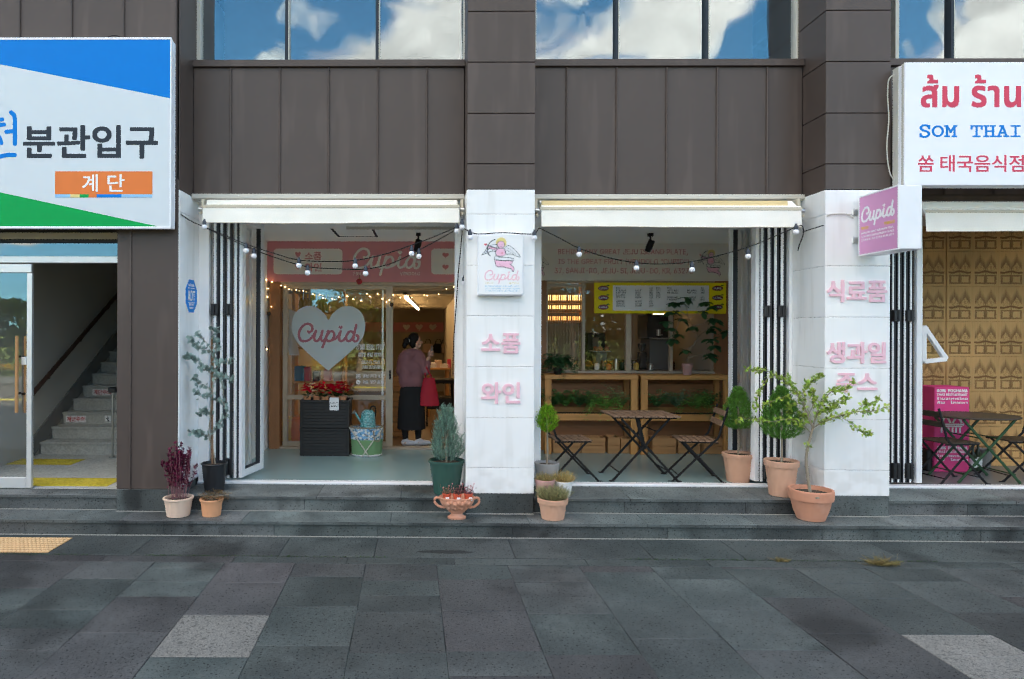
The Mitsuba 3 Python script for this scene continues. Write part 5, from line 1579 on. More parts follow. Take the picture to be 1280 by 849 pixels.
def folding_chair(label, at, rz, wood_m='slat_wood', met='black_metal', group=None):
    """A slatted folding bistro chair that faces +x before it is turned by rz."""
    t = thing('folding_chair', label, 'chair', group)
    tr = lambda m: xf(m, at, rz)
    hw = .20
    for s in (-1, 1):
        y = s * hw
        part(t, 'long_leg', tr(cat(bar((.28, y, .006), (-.20, y, .50), .022, .012), bar((-.20, y, .50), (-.30, y, .84), .022, .012), box(.262, .325, y - .007, y + .007, 0, .012, .003))), met)
        y2 = s * (hw - .025)
        part(t, 'short_leg', tr(cat(bar((-.25, y2, .006), (.16, y2, .445), .022, .012), box(-.29, -.235, y2 - .007, y2 + .007, 0, .012, .003))), met)
        part(t, 'seat_rail', tr(box(-.21, .20, y2 - .02, y2 - .006, .432, .447, .002)), met)
    for x, z, w in ((.22, .075, hw), (-.195, .065, hw - .025)):
        part(t, 'stretcher', tr(tube([(x, -w, z), (x, w, z)], .006, 6)), met)
    n = 6
    for i in range(n):
        x = -.20 + i * .07
        q = tr(box(x, x + .058, -.20, .20, .449, .463, .003))
        part(t, 'seat_slat', q, wood_m, uv=np.tile([[rng.random(), 0]], (24, 1)))
    for z in (.66, .77):
        xx = -.20 - (z - .5) * .1 / .34
        q = tr(xf(box(-.007, .007, -.21, .21, -.032, .032, .003), (xx + .014, 0, z), ry=-.28))
        part(t, 'back_slat', q, wood_m, uv=np.tile([[rng.random(), 0]], (24, 1)))
    return t


# table in the right room
tb = thing('folding_table', 'folding bistro table with wooden slats on black crossed legs', 'table')
yt0, yt1 = .72, 1.30
xt0, xt1 = P(757, 515, 1.05)[0], P(838, 515, 1.05)[0]
zt = FL + .735
n = 9
w_ = (xt1 - xt0 - .012 * (n - 1)) / n
for i in range(n):
    a = xt0 + i * (w_ + .012)
    part(tb, 'slat', box(a, a + w_, yt0, yt1, zt - .016, zt, .003), 'slat_wood', uv=np.tile([[rng.random(), 0]], (24, 1)))
for y in (yt0 + .05, yt1 - .07):
    part(tb, 'top_rail', box(xt0 + .02, xt1 - .02, y, y + .02, zt - .034, zt - .017, .003), 'black_metal')
xm = (xt0 + xt1) / 2
for k, y in enumerate((yt0 + .055, yt1 - .065)):
    s = 1
    part(tb, 'leg', bar((xm - .36, y + .02, FL + .004), (xm + .27, y + .02, zt - .036), .024, .014), 'black_metal')
    part(tb, 'leg', bar((xm + .36, y - .004, FL + .004), (xm - .27, y - .004, zt - .036), .024, .014), 'black_metal')
    for sx_ in (-1, 1):
        part(tb, 'foot', box(xm + sx_ * .40, xm + sx_ * .345, y - .012, y + .028, FL + .001, FL + .013, .004), 'black_plastic')
for z, dx_ in ((.10, .285), (.56, .12)):
    for sx_ in (-1, 1):
        part(tb, 'stretcher', tube([(xm + sx_ * dx_, yt0 + .06, FL + z), (xm + sx_ * dx_, yt1 - .05, FL + z)], .007, 6), 'black_metal')
part(tb, 'strut', cat(bar((xm - .02, yt0 + .10, FL + .36), (xm + .03, yt1 - .12, zt - .04), .02, .01), bar((xm + .02, yt0 + .16, FL + .34), (xm - .06, yt0 + .16, zt - .04), .045, .012)), 'black_metal')
folding_chair('slatted folding chair left of the bistro table, its back towards the small round topiary', (P(710, 560, 1.0)[0], .95, FL), .06)
folding_chair('slatted folding chair right of the bistro table with its back to the folding door', (P(866, 560, 1.0)[0], .95, FL), math.pi - .14)

# far right terrace
tb = thing('garden_table', 'dark topped round table on green crossed legs beside the pink crate', 'table')
xc, yc = P(1217, 515, 1.02)[0], 1.02
zt = FL + .735
part(tb, 'tabletop', lathe([(1e-4, zt - .022), (.44, zt - .022), (.452, zt - .016), (.452, zt - .006), (.445, zt), (1e-4, zt)], 44, (xc, yc, 0), 1, .8), 'dark_leafboard', 30)
for y in (yc - .22, yc + .22):
    part(tb, 'leg', bar((xc - .33, y + .016, FL + .004), (xc + .30, y + .016, zt - .024), .026, .014), 'green_metal')
    part(tb, 'leg', bar((xc + .33, y - .012, FL + .004), (xc - .30, y - .012, zt - .024), .026, .014), 'green_metal')
for z, d_ in ((.10, .285), (.50, -.10), (.50, .10)):
    part(tb, 'stretcher', tube([(xc + d_, yc - .22, FL + z), (xc + d_, yc + .22, FL + z)], .007, 6), 'green_metal')
part(tb, 'stretcher', tube([(xc - .285, yc - .22, FL + .1), (xc - .285, yc + .22, FL + .1)], .007, 6), 'green_metal')
folding_chair('dark folding chair left of the green table in front of the pink crate', (P(1186, 560, .9)[0], .92, FL), .12, 'dark_leafboard')
folding_chair('dark folding chair right of the green table at the picture edge', (P(1276, 560, 1.0)[0], 1.05, FL), math.pi - .1, 'dark_leafboard')
cb = thing('printed_crate', 'tall bright pink crate with white lettering behind the far right chair', 'crate')
YC_ = 1.42
rc_ = R(1168, 484, 1212, 579, YC_)
part(cb, 'body', box(rc_[0], rc_[1], YC_, YC_ + .34, FL + .001, rc_[3], .008), 'crate_pink')
wr = lambda d_, rr: write_on(cb, 'lettering', d_, R(*rr, YC_), YC_, 'ink_white', .002)
for dy in (0, 71.5):
    wr(inter('SOM  POCHANA', 900), (1171, 486.5 + dy, 1209.5, 490.5 + dy))
    wr(inter('THAI RESTAURANT', 800), (1171, 491.8 + dy, 1209.5, 495 + dy))
    wr(thai('ร้านอาหารไทย', 700), (1171, 496 + dy, 1209.5, 500 + dy))
    wr(thai('ส้ม   โภชนา', 700), (1171, 501 + dy, 1209.5, 504.8 + dy))
mt = unary_union([Polygon([(a, .45), (a + .22, 1), (a + .44, .45), (a + .36, .45), (a + .22, .72), (a + .08, .45)]) for a in (.05, .51)] + [sbox(0, .34, 1, .42), sbox(.08, .26, .92, .32)] + [sbox(a, 0, a + .07, .24) for a in (.06, .2, .34, .5, .64, .8)])
wr(mt, (1174, 514, 1205, 541))
for i, (px, h_, c, lab) in enumerate(((1216, .30, 'bottle_green', 'dark bottle with a white label beside the pink crate'), (1222.5, .34, 'bottle_green', 'tall dark bottle beside the pink crate, the right one'))):
    b = thing('wine_bottle', lab, 'bottle')
    x = P(px, 570, 1.5)[0]
    part(b, 'body', lathe([(.03, 0), (.04, .005), (.04, h_ * .6), (.014, h_ * .78), (.014, h_), (1e-4, h_ + .001)], 16, (x, 1.5, FL + .001)), c, 40)
    part(b, 'paper_label', lathe([(.0407, h_ * .15), (.0407, h_ * .5)], 16, (x, 1.5, FL + .001)), 'ink_white', 40)
p_ = thing('metal_bucket', 'small metal bucket right of the dark bottles', 'bucket')
part(p_, 'body', lathe([(.06, 0), (.09, .24), (.095, .25), (.085, .245), (.055, .01)], 20, (P(1230, 570, 1.6)[0], 1.6, FL + .001)), 'grey_steel', 40)
wbx = thing('bottle_crate', 'dark crate of bottles under the far right chair', 'crate')
part(wbx, 'body', box(P(1155, 560, 1.5)[0], P(1166, 560, 1.5)[0], 1.45, 1.75, FL + .001, FL + .26, .01), 'black_plastic')

# ------------------------------------------------------------------ left room: crates, poinsettias, watering can, basket
Yc0 = 2.18
rc_ = R(374.5, 500, 437, 566, Yc0)
hN = (rc_[3] - FL) / 2
for k in range(2):
    c = thing('plastic_crate', ('lower' if k == 0 else 'upper') + ' black plastic crate of the stack under the red poinsettias', 'crate')
    z0 = FL + .002 + k * hN
    z1 = z0 + hN - .006
    x0, x1, y0, y1 = rc_[0], rc_[1], Yc0, Yc0 + .42
    part(c, 'body', cat(box(x0 + .012, x1 - .012, y0 + .016, y0 + .024, z0, z1 - .01), box(x0 + .012, x0 + .02, y0 + .025, y1 - .012, z0, z1 - .01), box(x1 - .02, x1 - .012, y0 + .025, y1 - .012, z0, z1 - .01), box(x0 + .021, x1 - .021, y1 - .02, y1 - .012, z0, z1 - .01), box(x0 + .021, x1 - .021, y0 + .025, y1 - .021, z0, z0 + .012)), 'black_plastic')
    part(c, 'rim', cat(box(x0, x1, y0, y0 + .022, z1 - .03, z1, .004), box(x0, x0 + .022, y0 + .023, y1, z1 - .03, z1, .004), box(x1 - .022, x1, y0 + .023, y1, z1 - .03, z1, .004), box(x0 + .023, x1 - .023, y1 - .022, y1, z1 - .03, z1, .004)), 'black_plastic')
    for s in range(4):
        zz = z0 + .012 + s * (hN - .06) / 4
        part(c, 'rib', box(x0 + .035, x1 - .035, y0 + .002, y0 + .016, zz + (hN - .06) / 4 * .45, zz + (hN - .06) / 4 * .95, .004), 'black_plastic')
    for xx in (x0 + .004, x1 - .034):
        part(c, 'corner_post', box(xx, xx + .03, y0 + .001, y0 + .016, z0, z1 - .031, .004), 'black_plastic')
ztop_c = FL + .002 + 2 * hN - .006
g = np.random.default_rng(13)
for k in range(5):
    px = 385 + 11 * k
    x, y = P(px, 500, Yc0 + .2)[0], Yc0 + .14 + .08 * (k % 2)
    t = thing('poinsettia', ('leftmost', 'second', 'middle', 'fourth', 'rightmost')[k] + ' red poinsettia in the row standing in the upper black crate', 'plant')
    part(t, 'pot', lathe([(.035, 0), (.052, .10), (.056, .10), (.056, .115), (.048, .115), (.044, .10), (1e-4, .10)], 16, (x, y, ztop_c - .075)), 'pot_orange', 40)
    part(t, 'stem', tube([(x, y, ztop_c + .02), (x + .01, y, ztop_c + .12)], .006, 6), 'bark')
    n = 30
    a = g.random(n) * 6.28
    base = np.array([x + .01, y, ztop_c + .15]) + g.normal(0, .035, (n, 3))
    d = np.c_[np.cos(a), np.sin(a), g.uniform(-.1, .5, n)]
    m, c = leaves(base, d, np.array([0, 0, 1.]) + g.normal(0, .3, (n, 3)), g.uniform(.07, .12, n), g.uniform(.04, .06, n), tones((.58, .005, .03), n, g, .3))
    part(t, 'red_bracts', m, 'leaf', color=c)
    n = 14
    a = g.random(n) * 6.28
    base = np.array([x + .01, y, ztop_c + .07]) + g.normal(0, .02, (n, 3))
    m, c = leaves(base, np.c_[np.cos(a), np.sin(a), g.uniform(-.4, .2, n)], np.array([0, 0, 1.]) + g.normal(0, .3, (n, 3)), .10, .05, tones((.03, .055, .02), n, g, .3))
    part(t, 'leaves', m, 'leaf', color=c)
t = thing('price_card', 'white price card on the front of the upper black crate', 'card')
rr = R(412, 497, 423.5, 513, Yc0 - .006)
part(t, 'card', box(rr[0], rr[1], Yc0 - .008, Yc0 - .002, rr[2], rr[3], .001), 'ink_white')
part(t, 'lettering', front(ext(fit(tiny_text(61, 1), (rr[1] - rr[0]) * .7, .02), .001), rr[0] + .015, Yc0 - .008, rr[2] + .09), 'ink_dark')
part(t, 'lettering', front(ext(fit(tiny_text(62, 1), (rr[1] - rr[0]) * .6, .02), .001), rr[0] + .02, Yc0 - .008, rr[2] + .045), 'ink_dark')
# picnic basket
bk = thing('picnic_basket', 'round fabric basket, blue flowered above green, beside the black crates', 'basket')
bx_, by_ = P(458, 560, 2.2)[0], 2.26
zk = P(458, 535, 2.2)[2]
part(bk, 'lower_band', lathe([(.17, 0), (.20, .02), (.215, (zk - FL) * .6)], 30, (bx_, by_, FL + .002), 1, .75), 'basket_green', 40)
part(bk, 'upper_band', lathe([(.215, (zk - FL) * .6 + .001), (.222, (zk - FL)), (.21, zk - FL), (.20, .1)], 30, (bx_, by_, FL + .002), 1, .75), 'floral_blue', 40)
part(bk, 'bottom_trim', lathe([(.172, 0), (.202, .018), (.2, .03)], 30, (bx_, by_ - .003, FL + .001), 1.005, .76), 'white_frame', 40)
for s in (-1, 1):
    part(bk, 'frame', tube([(bx_ - s * .22, by_ - .12, zk + .015), (bx_ + s * .05, by_ - .185, FL + .01)], .009, 6), 'beige_metal')
part(bk, 'rim', tube([(bx_ + .225 * math.cos(a), by_ + .17 * math.sin(a), zk + .01) for a in np.linspace(0, 2 * math.pi, 33)], .009, 6, False), 'bark', True)
part(bk, 'handle', tube(spline([(bx_ + .10, by_ - .165, zk - .02), (bx_ + .12, by_ - .19, zk - .14), (bx_ + .18, by_ - .17, zk - .15), (bx_ + .2, by_ - .12, zk - .02)], 5), .008, 6), 'bark', True)
wc = thing('watering_can', 'teal flowered watering can standing in the fabric basket', 'watering can')
wx, wy, wz = P(460, 530, 2.25)[0], 2.26, zk - .02
part(wc, 'body', lathe([(.08, 0), (.105, .004), (.092, .21), (.06, .245), (.055, .25), (.05, .245), (1e-4, .23)], 24, (wx, wy, wz)), 'floral_teal', 40)
part(wc, 'spout', tube(spline([(wx - .06, wy - .02, wz + .06), (wx - .12, wy - .03, wz + .14), (wx - .17, wy - .04, wz + .22)], 5), [.02] * 5 + [.014] * 6, 10), 'floral_teal', True)
part(wc, 'rose', xf(lathe([(.012, 0), (.034, .035), (.034, .04), (1e-4, .045)], 14), (wx - .165, wy - .04, wz + .21), ry=-.9), 'grey_steel', 40)
part(wc, 'handle', tube(spline([(wx + .02, wy, wz + .235), (wx + .05, wy, wz + .30), (wx + .10, wy, wz + .27), (wx + .085, wy, wz + .10)], 6), .010, 8), 'black_metal', True)

# ================================================================== person
mf = manifold3d.Manifold


def hullchain(chains, seg=14):
    out = None
    for ch in chains:
        for (p, r), (q_, s) in zip(ch[:-1], ch[1:]):
            a = mf.sphere(r, seg).translate(list(map(float, p)))
            b = mf.sphere(s, seg).translate(list(map(float, q_)))
            h = mf.hull(a + b)
            out = h if out is None else out + h
    return out


def ell(c, rx, ry, rz, seg=20):
    return mf.sphere(1.0, seg).scale([rx, ry, rz]).translate(list(map(float, c)))


def smooth_body(m, L=.02, it=10):
    k = m.refine_to_length(L).to_mesh()
    t = trimesh.Trimesh(k.vert_properties[:, :3], k.tri_verts)
    trimesh.smoothing.filter_taubin(t, iterations=it)
    return np.array(t.vertices), np.array(t.faces)


# figure space: x to the right in the picture, y away, z up, metres, standing height 1.64; faces right and slightly away
YPN = 3.02
pc = P(514, 556, YPN)
PX, PY, PZ = pc[0], YPN, FL + .007
pe = thing('person', 'woman in mauve sweater and long black skirt holding up a phone', 'person')
at = lambda m: (m[0] + np.array([PX, PY, PZ]), m[1])
head_c = np.array([.055, .01, 1.515])
hand_c = np.array([.265, .03, 1.33])
body = hullchain([[((.05, .01, 1.34), .05), ((.055, .01, 1.43), .048)],                                   # neck
                  [((-.085, .0, .42), .058), ((-.09, .015, .25), .05), ((-.085, .0, .09), .034), ((-.085, -.02, .05), .036)],
                  [((.095, .03, .42), .058), ((.10, .045, .25), .05), ((.10, .03, .09), .034), ((.10, .01, .05), .036)],
                  [((.225, -.01, 1.23), .030), (hand_c + [-.005, 0, -.05], .024)]])
body = body + ell(head_c, .078, .082, .108) + ell(head_c + [.045, .015, -.055], .048, .05, .05) + hullchain([[(head_c + [.07, .028, .0], .018), (head_c + [.100, .036, -.022], .013)]]) + ell(head_c + [.082, .03, -.062], .018, .022, .010)
hd = smooth_body(body, .014, 8)
part(pe, 'body', at(hd), 'skin', True)
# the raised hand closed round the phone
hm = ell(hand_c, .026, .038, .045)
for k in range(4):
    z = .028 - .019 * k
    hm = hm + hullchain([[(hand_c + [.0, -.034, z], .0095), (hand_c + [.026, -.040, z + .003], .009), (hand_c + [.046, -.020, z + .002], .0085), (hand_c + [.048, .002, z], .008)]], 10)
hm = hm + hullchain([[(hand_c + [-.012, .02, .02], .012), (hand_c + [.005, .03, .05], .010), (hand_c + [.022, .020, .068], .009)]], 10)
part(pe, 'hand', at(smooth_body(hm, .006, 5)), 'skin', True)
eye = [ell(head_c + [.078, -.012, .010], .008, .010, .007)]
part(pe, 'eye', at(smooth_body(eye[0], .004, 1)), 'hair', True)
hairm = ell(head_c + [-.022, -.008, .022], .086, .088, .108) + ell(head_c + [-.03, -.02, -.03], .06, .07, .075)
hairm = hairm - ell(head_c + [.098, .03, -.05], .075, .11, .085) 
hairm = hairm + ell(head_c + [-.125, -.035, -.005], .05, .048, .055) + ell(head_c + [-.155, -.045, -.06], .035, .03, .05)
part(pe, 'hair', at(smooth_body(hairm, .012, 6)), 'hair', True)
part(pe, 'hair_band', at(xf(lathe([(.034, -.014), (.046, 0), (.034, .014)], 14), head_c + [-.092, -.026, -.0], ry=1.2, rz=.3)), 'white_cloth', True)
sw_ = hullchain([[((-.04, .0, 1.325), .078), ((.035, .0, 1.345), .07), ((.09, .02, 1.325), .075)],
                 [((-.075, .0, 1.30), .092), ((-.095, -.01, 1.13), .105), ((-.075, .0, .92), .110)],
                 [((.085, .02, 1.29), .09), ((.075, .01, 1.13), .105), ((.065, .01, .92), .112)],
                 [((-.06, .0, 1.15), .115), ((.06, .0, 1.15), .115)], [((-.06, .0, .93), .118), ((.06, .0, .93), .118)],
                 [((.125, .01, 1.28), .076), ((.195, -.03, 1.08), .062), ((.215, -.035, 1.07), .055), ((.232, -.005, 1.20), .045)],
                 [((-.12, .0, 1.28), .075), ((-.165, -.02, 1.08), .064), ((-.12, .12, .98), .055)]])
v_, f_ = smooth_body(sw_, .018, 8)
nz = meshkit.fbm(v_ * 9, 3, 4) - .5
nrm = trimesh.Trimesh(v_, f_, process=False).vertex_normals
v_ = v_ + nrm * (nz * .022)[:, None]
part(pe, 'sweater', at((v_, f_)), 'mauve_knit', True)
# skirt: a flaring tube with folds
ang_ = np.linspace(0, 2 * math.pi, 49)[:-1]
prof = [(.86, .148, .115), (.80, .168, .135), (.65, .185, .155), (.45, .195, .165), (.245, .20, .172), (.24, .19, .163), (.30, .185, .158)]
v_ = []
for q, (z, rx, ry) in enumerate(prof):
    fold = .012 * (1 - (z - .24) / .62)
    for a in ang_:
        rr_ = 1 + fold * 6 * (math.sin(a * 7 + .6) * .5 + math.sin(a * 11) * .3)
        v_.append([.0 + rx * rr_ * math.cos(a), .005 + ry * rr_ * math.sin(a), z])
v_ = np.array(v_); n_ = 48
f_ = np.array([[r_ * n_ + i, (r_ + 1) * n_ + i, (r_ + 1) * n_ + (i + 1) % n_] for r_ in range(len(prof) - 1) for i in range(n_)] + [[r_ * n_ + i, (r_ + 1) * n_ + (i + 1) % n_, r_ * n_ + (i + 1) % n_] for r_ in range(len(prof) - 1) for i in range(n_)])
part(pe, 'skirt', at((v_, f_)), 'black_cloth', True)
part(pe, 'leggings', at(smooth_body(hullchain([[((-.09, .01, .42), .062), ((-.09, .015, .25), .054), ((-.085, .0, .10), .040)], [((.095, .03, .42), .062), ((.10, .045, .25), .054), ((.10, .03, .10), .040)]]), .02, 6)), 'black_cloth', True)
for x, y, r_ in ((-.075, -.01, .12), (.115, .02, .25)):
    s = hullchain([[((0, 0, .045), .045), ((.06, .01, .040), .042), ((.15, .02, .030), .032)], [((-.035, 0, .045), .04), ((0, 0, .07), .043)]])
    s = s + hullchain([[((-.04, 0, .016), .018), ((.16, .02, .014), .018)]])
    sh_ = part(pe, 'shoe', at(xf(smooth_body(s, .012, 5), (x, y, 0), r_)), 'shoe_white', True)
# phone and bag (held things)
ph = single('phone', xf(box(-.005, .005, -.036, .036, -.075, .075, .004), np.array([PX, PY, PZ]) + hand_c + [.030, -.004, .035], rz=.15), 'phone', 'phone held up by the woman in the mauve sweater', 'phone')
bg = thing('tote_bag', 'red cloth tote bag hanging from the arm of the woman', 'bag')
bx0 = np.array([PX + .255, PY - .085, PZ + .585])
hw_ = [(.135, 0), (.150, .02), (.13, .15), (.10, .30), (.078, .40), (.070, .40), (.09, .30), (.10, .2)]
m = lathe(hw_, 28, (0, 0, 0), 1, .36)
v_ = m[0] * (1 + .05 * np.sin(np.arctan2(m[0][:, 1], m[0][:, 0]) * 5)[:, None] * np.array([1, 1, 0]))
m2 = lathe([(1e-4, .003), (.137, .003)], 28, (0, 0, 0), 1, .36)
part(bg, 'body', cat((v_ + bx0, m[1]), (m2[0] + bx0, m2[1][:, ::-1])), 'red_cloth', True)
elb = np.array([PX + .20, PY - .03, PZ + 1.08])
for dy in (-.05, .05):
    part(bg, 'strap', tube(spline([bx0 + [-.045, dy * .5, .39], elb + [-.005, dy - .0, -.02], elb + [.0, dy * .6, .068], elb + [.035, dy, .02], bx0 + [.045, dy * .5, .39]], 6), .011, 6), 'red_cloth', True)

# ================================================================== pots and plants
def flower_pot(t, x, y, z, rb, rt, h, m, rim=.035, n=36, lip=.008, soil=.03):
    """Tapering pot with a rim band; the soil lies a little below the edge."""
    prof = [(rb * .9, 0), (rb, .004)]
    if rim:
        zr = h - rim
        rr = rb + (rt - lip - rb) * zr / h
        prof += [(rb + (rr - rb) * .5, zr * .5), (rr, zr - .002), (rt - .002, zr), (rt, zr + .006), (rt + .002, h - .006), (rt - .002, h), (rt - .014, h), (rt - .018, h - soil)]
    else:
        prof += [(rb + (rt - rb) * .5, h * .5), (rt, h - .004), (rt - .003, h), (rt - .01, h), (rt - .014, h - soil)]
    part(t, 'pot', lathe(prof, n, (x, y, z)), m, 28)
    part(t, 'soil', lathe([(rt - .014, 0), (rt * .5, .006), (1e-4, .010)], 20, (x, y, z + h - soil)), 'soil')


def pot_at(px, ybase, half_px, yrim, Y):
    """Place and size from the place in the picture: x, base height is given by the caller."""
    c = P(px, ybase, Y)
    r = half_px * (Y + 6.74) / F
    return c[0], r, P(px, yrim, Y)[2]


g = np.random.default_rng(17)
# 1 purple shrub
t = thing('potted_shrub', 'dark purple leaved shrub in a pale cream pot on the lower step', 'plant')
Y = -.13
x, r, zt = pot_at(223, 645, 17.5, 621, Y)
flower_pot(t, x, Y, S1, r * .80, r, zt - S1, 'pot_cream', 0)
part(t, 'rim', lathe([(r + .001, 0), (r + .009, .004), (r + .009, .018), (r - .004, .020)], 32, (x, Y, zt - .02)), 'pot_cream', 30)
stems, bp, bd, n = [], [], [], 0
for i in range(46):
    a, q = g.random() * 6.28, math.sqrt(g.random()) * .09
    p0 = np.array([x + q * math.cos(a), Y + q * math.sin(a) * .8, zt - .02])
    top = np.array([x + q * 1.75 * math.cos(a) + g.normal(0, .02), Y + q * 1.5 * math.sin(a), zt + g.uniform(.30, .53) * (1.05 - q * 1.6)])
    mid = (p0 + top) / 2 + g.normal(0, .008, 3)
    c = spline([p0, mid, top], 4)
    stems.append(tube(c, .0022, 4, False))
    k = g.integers(26, 40)
    s = np.sort(1 - g.random(k) ** 1.5 * .72)
    idx = s * (len(c) - 1)
    lo = np.floor(idx).astype(int).clip(0, len(c) - 2)
    bp.append(c[lo] + (c[lo + 1] - c[lo]) * (idx - lo)[:, None])
    d = rdir(k, g); d[:, 2] = np.abs(d[:, 2]) * .7 + .15
    bd.append(d)
part(t, 'stems', cat(stems), 'mauve_knit', True)
bp, bd = np.vstack(bp), np.vstack(bd)
n = len(bp)
m, c = leaves(bp, bd, rdir(n, g), g.uniform(.02, .042, n), g.uniform(.011, .021, n), tones((.10, .016, .045), n, g, .5, .5))
part(t, 'foliage', m, 'leaf', color=c)
# 2 small brown plant
t = thing('potted_shrub', 'low brownish shrub in a small orange pot on the lower step', 'plant')
Y = -.12
x, r, zt = pot_at(264.5, 644, 14.5, 623, Y)
flower_pot(t, x, Y, S1, r * .78, r, zt - S1, 'pot_orange', .022)
n = 700
a, q = g.random(n) * 6.28, np.sqrt(g.random(n))
base = np.c_[x + .03 + q * .15 * np.cos(a), Y + q * .10 * np.sin(a), zt - .01 + g.random(n) * .085 * (1.15 - q * q * .6)]
m, c = leaves(base, rdir(n, g) + [0, 0, .35], rdir(n, g), g.uniform(.012, .026, n), g.uniform(.004, .008, n), tones((.12, .10, .045), n, g, .45, .6))
part(t, 'foliage', m, 'leaf', color=c)
tw = [tube(spline([(x, Y, zt - .02), (x + .1 * math.cos(k), Y + .08 * math.sin(k), zt + .03), (x + .03 + .17 * math.cos(k), Y + .1 * math.sin(k), zt + .05)], 3), .0022, 4, False) for k in np.arange(0, 6.2, .42)]
part(t, 'twigs', cat(tw), 'bark', True)
# 3 eucalyptus
t = thing('potted_tree', 'slender eucalyptus with round blue green leaves in a black pot by the folding door', 'plant')
Y = .25
x, r, zt = pot_at(268, 606, 16.5, 578, Y)
flower_pot(t, x, Y, FL - .003, r * .72, r, zt - FL, 'pot_black', .012)
part(t, 'stake', tube([P(265.5, 580, Y), P(265, 424, Y)], .011, 8), 'bamboo')
paths = [[(269, 580, .25), (266, 560, .25), (261, 545, .22), (262, 530, .22), (264, 505, .22), (266, 480, .22), (267, 455, .22), (263, 435, .2), (250, 420, .18), (247, 414, .18)],
         [(261, 546, .22), (250, 541, .15), (238, 540, .1)], [(264, 516, .22), (256, 514, .16), (247, 516, .12)], [(266, 488, .22), (256, 482, .2), (247, 478, .15), (243, 470, .15)], [(266, 470, .22), (250, 453, .15), (238, 446, .1), (231, 446, .08)],
         [(266, 500, .22), (275, 500, .15), (281, 508, .12), (284, 524, .1)], [(267, 480, .22), (275, 468, .15), (280, 496, .1)], [(267, 462, .22), (280, 452, .15), (292, 450, .1)], [(267, 450, .22), (270, 435, .2), (272, 422, .2)],
         [(262, 440, .2), (246, 432, .15), (238, 422, .1)], [(266, 458, .22), (256, 462, .18), (250, 458, .12)], [(264, 425, .2), (270, 415, .22), (266, 410, .2)], [(267, 492, .22), (262, 494, .15), (252, 496, .1), (245, 490, .1)], [(266, 475, .2), (282, 470, .12), (290, 474, .1)], [(265, 540, .22), (275, 530, .15), (280, 520, .1)]]
br, bp, bd = [], [], []
for k, pth in enumerate(paths):
    c = spline([P(*q) for q in pth], 7)
    br.append(tube(c, np.linspace(.008 if k == 0 else .0035, .002, len(c)), 6, False))
    m_ = (34 if k == 0 else 32) if k not in (1, 9, 4) else 50
    s = (g.random(m_) ** .7) if k else .55 + .45 * g.random(m_)
    i = (s * (len(c) - 1)).astype(int)
    bp.append(c[i] + g.normal(0, .012, (m_, 3)))
    bd.append(rdir(m_, g))
part(t, 'branches', cat(br), 'bark', True)
bp, bd = np.vstack(bp), np.vstack(bd)
n = len(bp)
m, c = leaves(bp, bd, rdir(n, g), g.uniform(.026, .050, n), g.uniform(.026, .048, n), tones((.24, .33, .30), n, g, .3), rounder=True)
part(t, 'leaves', m, 'leaf', color=c)


def sprigs(centres, dirs, L, k, nl, nw, col, spread=.5):
    """Needle or scale-leaf shoots: k needles along each shoot."""
    n = len(centres)
    s = g.random((n, k))
    base = centres[:, None] + dirs[:, None] * (s * L[:, None])[..., None]
    d = dirs[:, None] + rdir(n * k, g).reshape(n, k, 3) * spread
    base, d = base.reshape(-1, 3), d.reshape(-1, 3)
    m_ = len(base)
    return leaves(base, d, rdir(m_, g), g.uniform(.7, 1.2, m_) * nl, nw, np.repeat(col, k, 0) * g.uniform(.75, 1.25, (m_, 1)))


# 4 conifer
t = thing('potted_conifer', 'blue green cone shaped conifer in a dark green pot beside the middle pillar', 'plant')
Y = .20
x, r, zt = pot_at(558, 614, 21.5, 575, Y)
flower_pot(t, x, Y, FL - .003, r * .72, r, zt - FL, 'pot_green', 0)
part(t, 'rim', lathe([(r - .006, 0), (r + .008, .003), (r + .010, .026), (r - .004, .030)], 36, (x, Y, zt - .026)), 'pot_green', 30)
part(t, 'trunk', tube([(x, Y, zt - .03), (x, Y, zt + .42)], .012, 6), 'bark')
Hc = P(558, 507, Y)[2] - zt
n = 900
s = g.random(n) ** 1.25
a = g.random(n) * 6.28
rad = .165 * (1 - s) ** .62 * np.where(s < .12, .72 + s * 2.3, 1) * (.35 + .65 * np.sqrt(g.random(n))) * (1 + .22 * np.sin(a * 3 + s * 7))
cen = np.c_[x + rad * np.cos(a), Y + rad * np.sin(a), zt + .0 + s * Hc * .88]
d = np.c_[np.cos(a) * .42, np.sin(a) * .42, np.ones(n)] + g.normal(0, .16, (n, 3)); d /= np.linalg.norm(d, axis=1)[:, None]
m, c = sprigs(cen, d, g.uniform(.05, .11, n), 22, .018, .005, tones((.23, .36, .29), n, g, .28), .42)
part(t, 'foliage', m, 'leaf', color=c)
# 5 urn with three small pots
t = thing('terracotta_urn', 'wide footed terracotta bowl with curled handles and relief on the lower step', 'urn')
Y = -.16
x, zb = P(571, 648, Y)[0], S1
k_ = (Y + 6.74) / F
prof = [(.055, 0), (.088, .002), (.092, .018), (.062, .034), (.055, .05), (.085, .075), (.150, .135), (.165, .165), (.172, .195), (.180, .205), (.172, .215), (.160, .205), (.145, .17), (1e-4, .15)]
part(t, 'bowl', lathe(prof, 40, (x, Y, zb), 1, .72), 'terracotta', 40)
for s in (-1, 1):
    part(t, 'handle', tube(spline([(x + s * .155, Y, zb + .19), (x + s * .205, Y, zb + .20), (x + s * .215, Y, zb + .155), (x + s * .17, Y, zb + .115), (x + s * .115, Y, zb + .105)], 5), .013, 8), 'terracotta', True)
rel = []
for i in range(7):
    a = -1.0 + i * .22 - math.pi / 2 + .42
    rel.append(xf(ball((0, 0, 0), .026, 7), (x + .155 * math.cos(a) * 1.0, Y + .155 * math.sin(a) * .72, zb + .165 + .015 * (i % 2))))
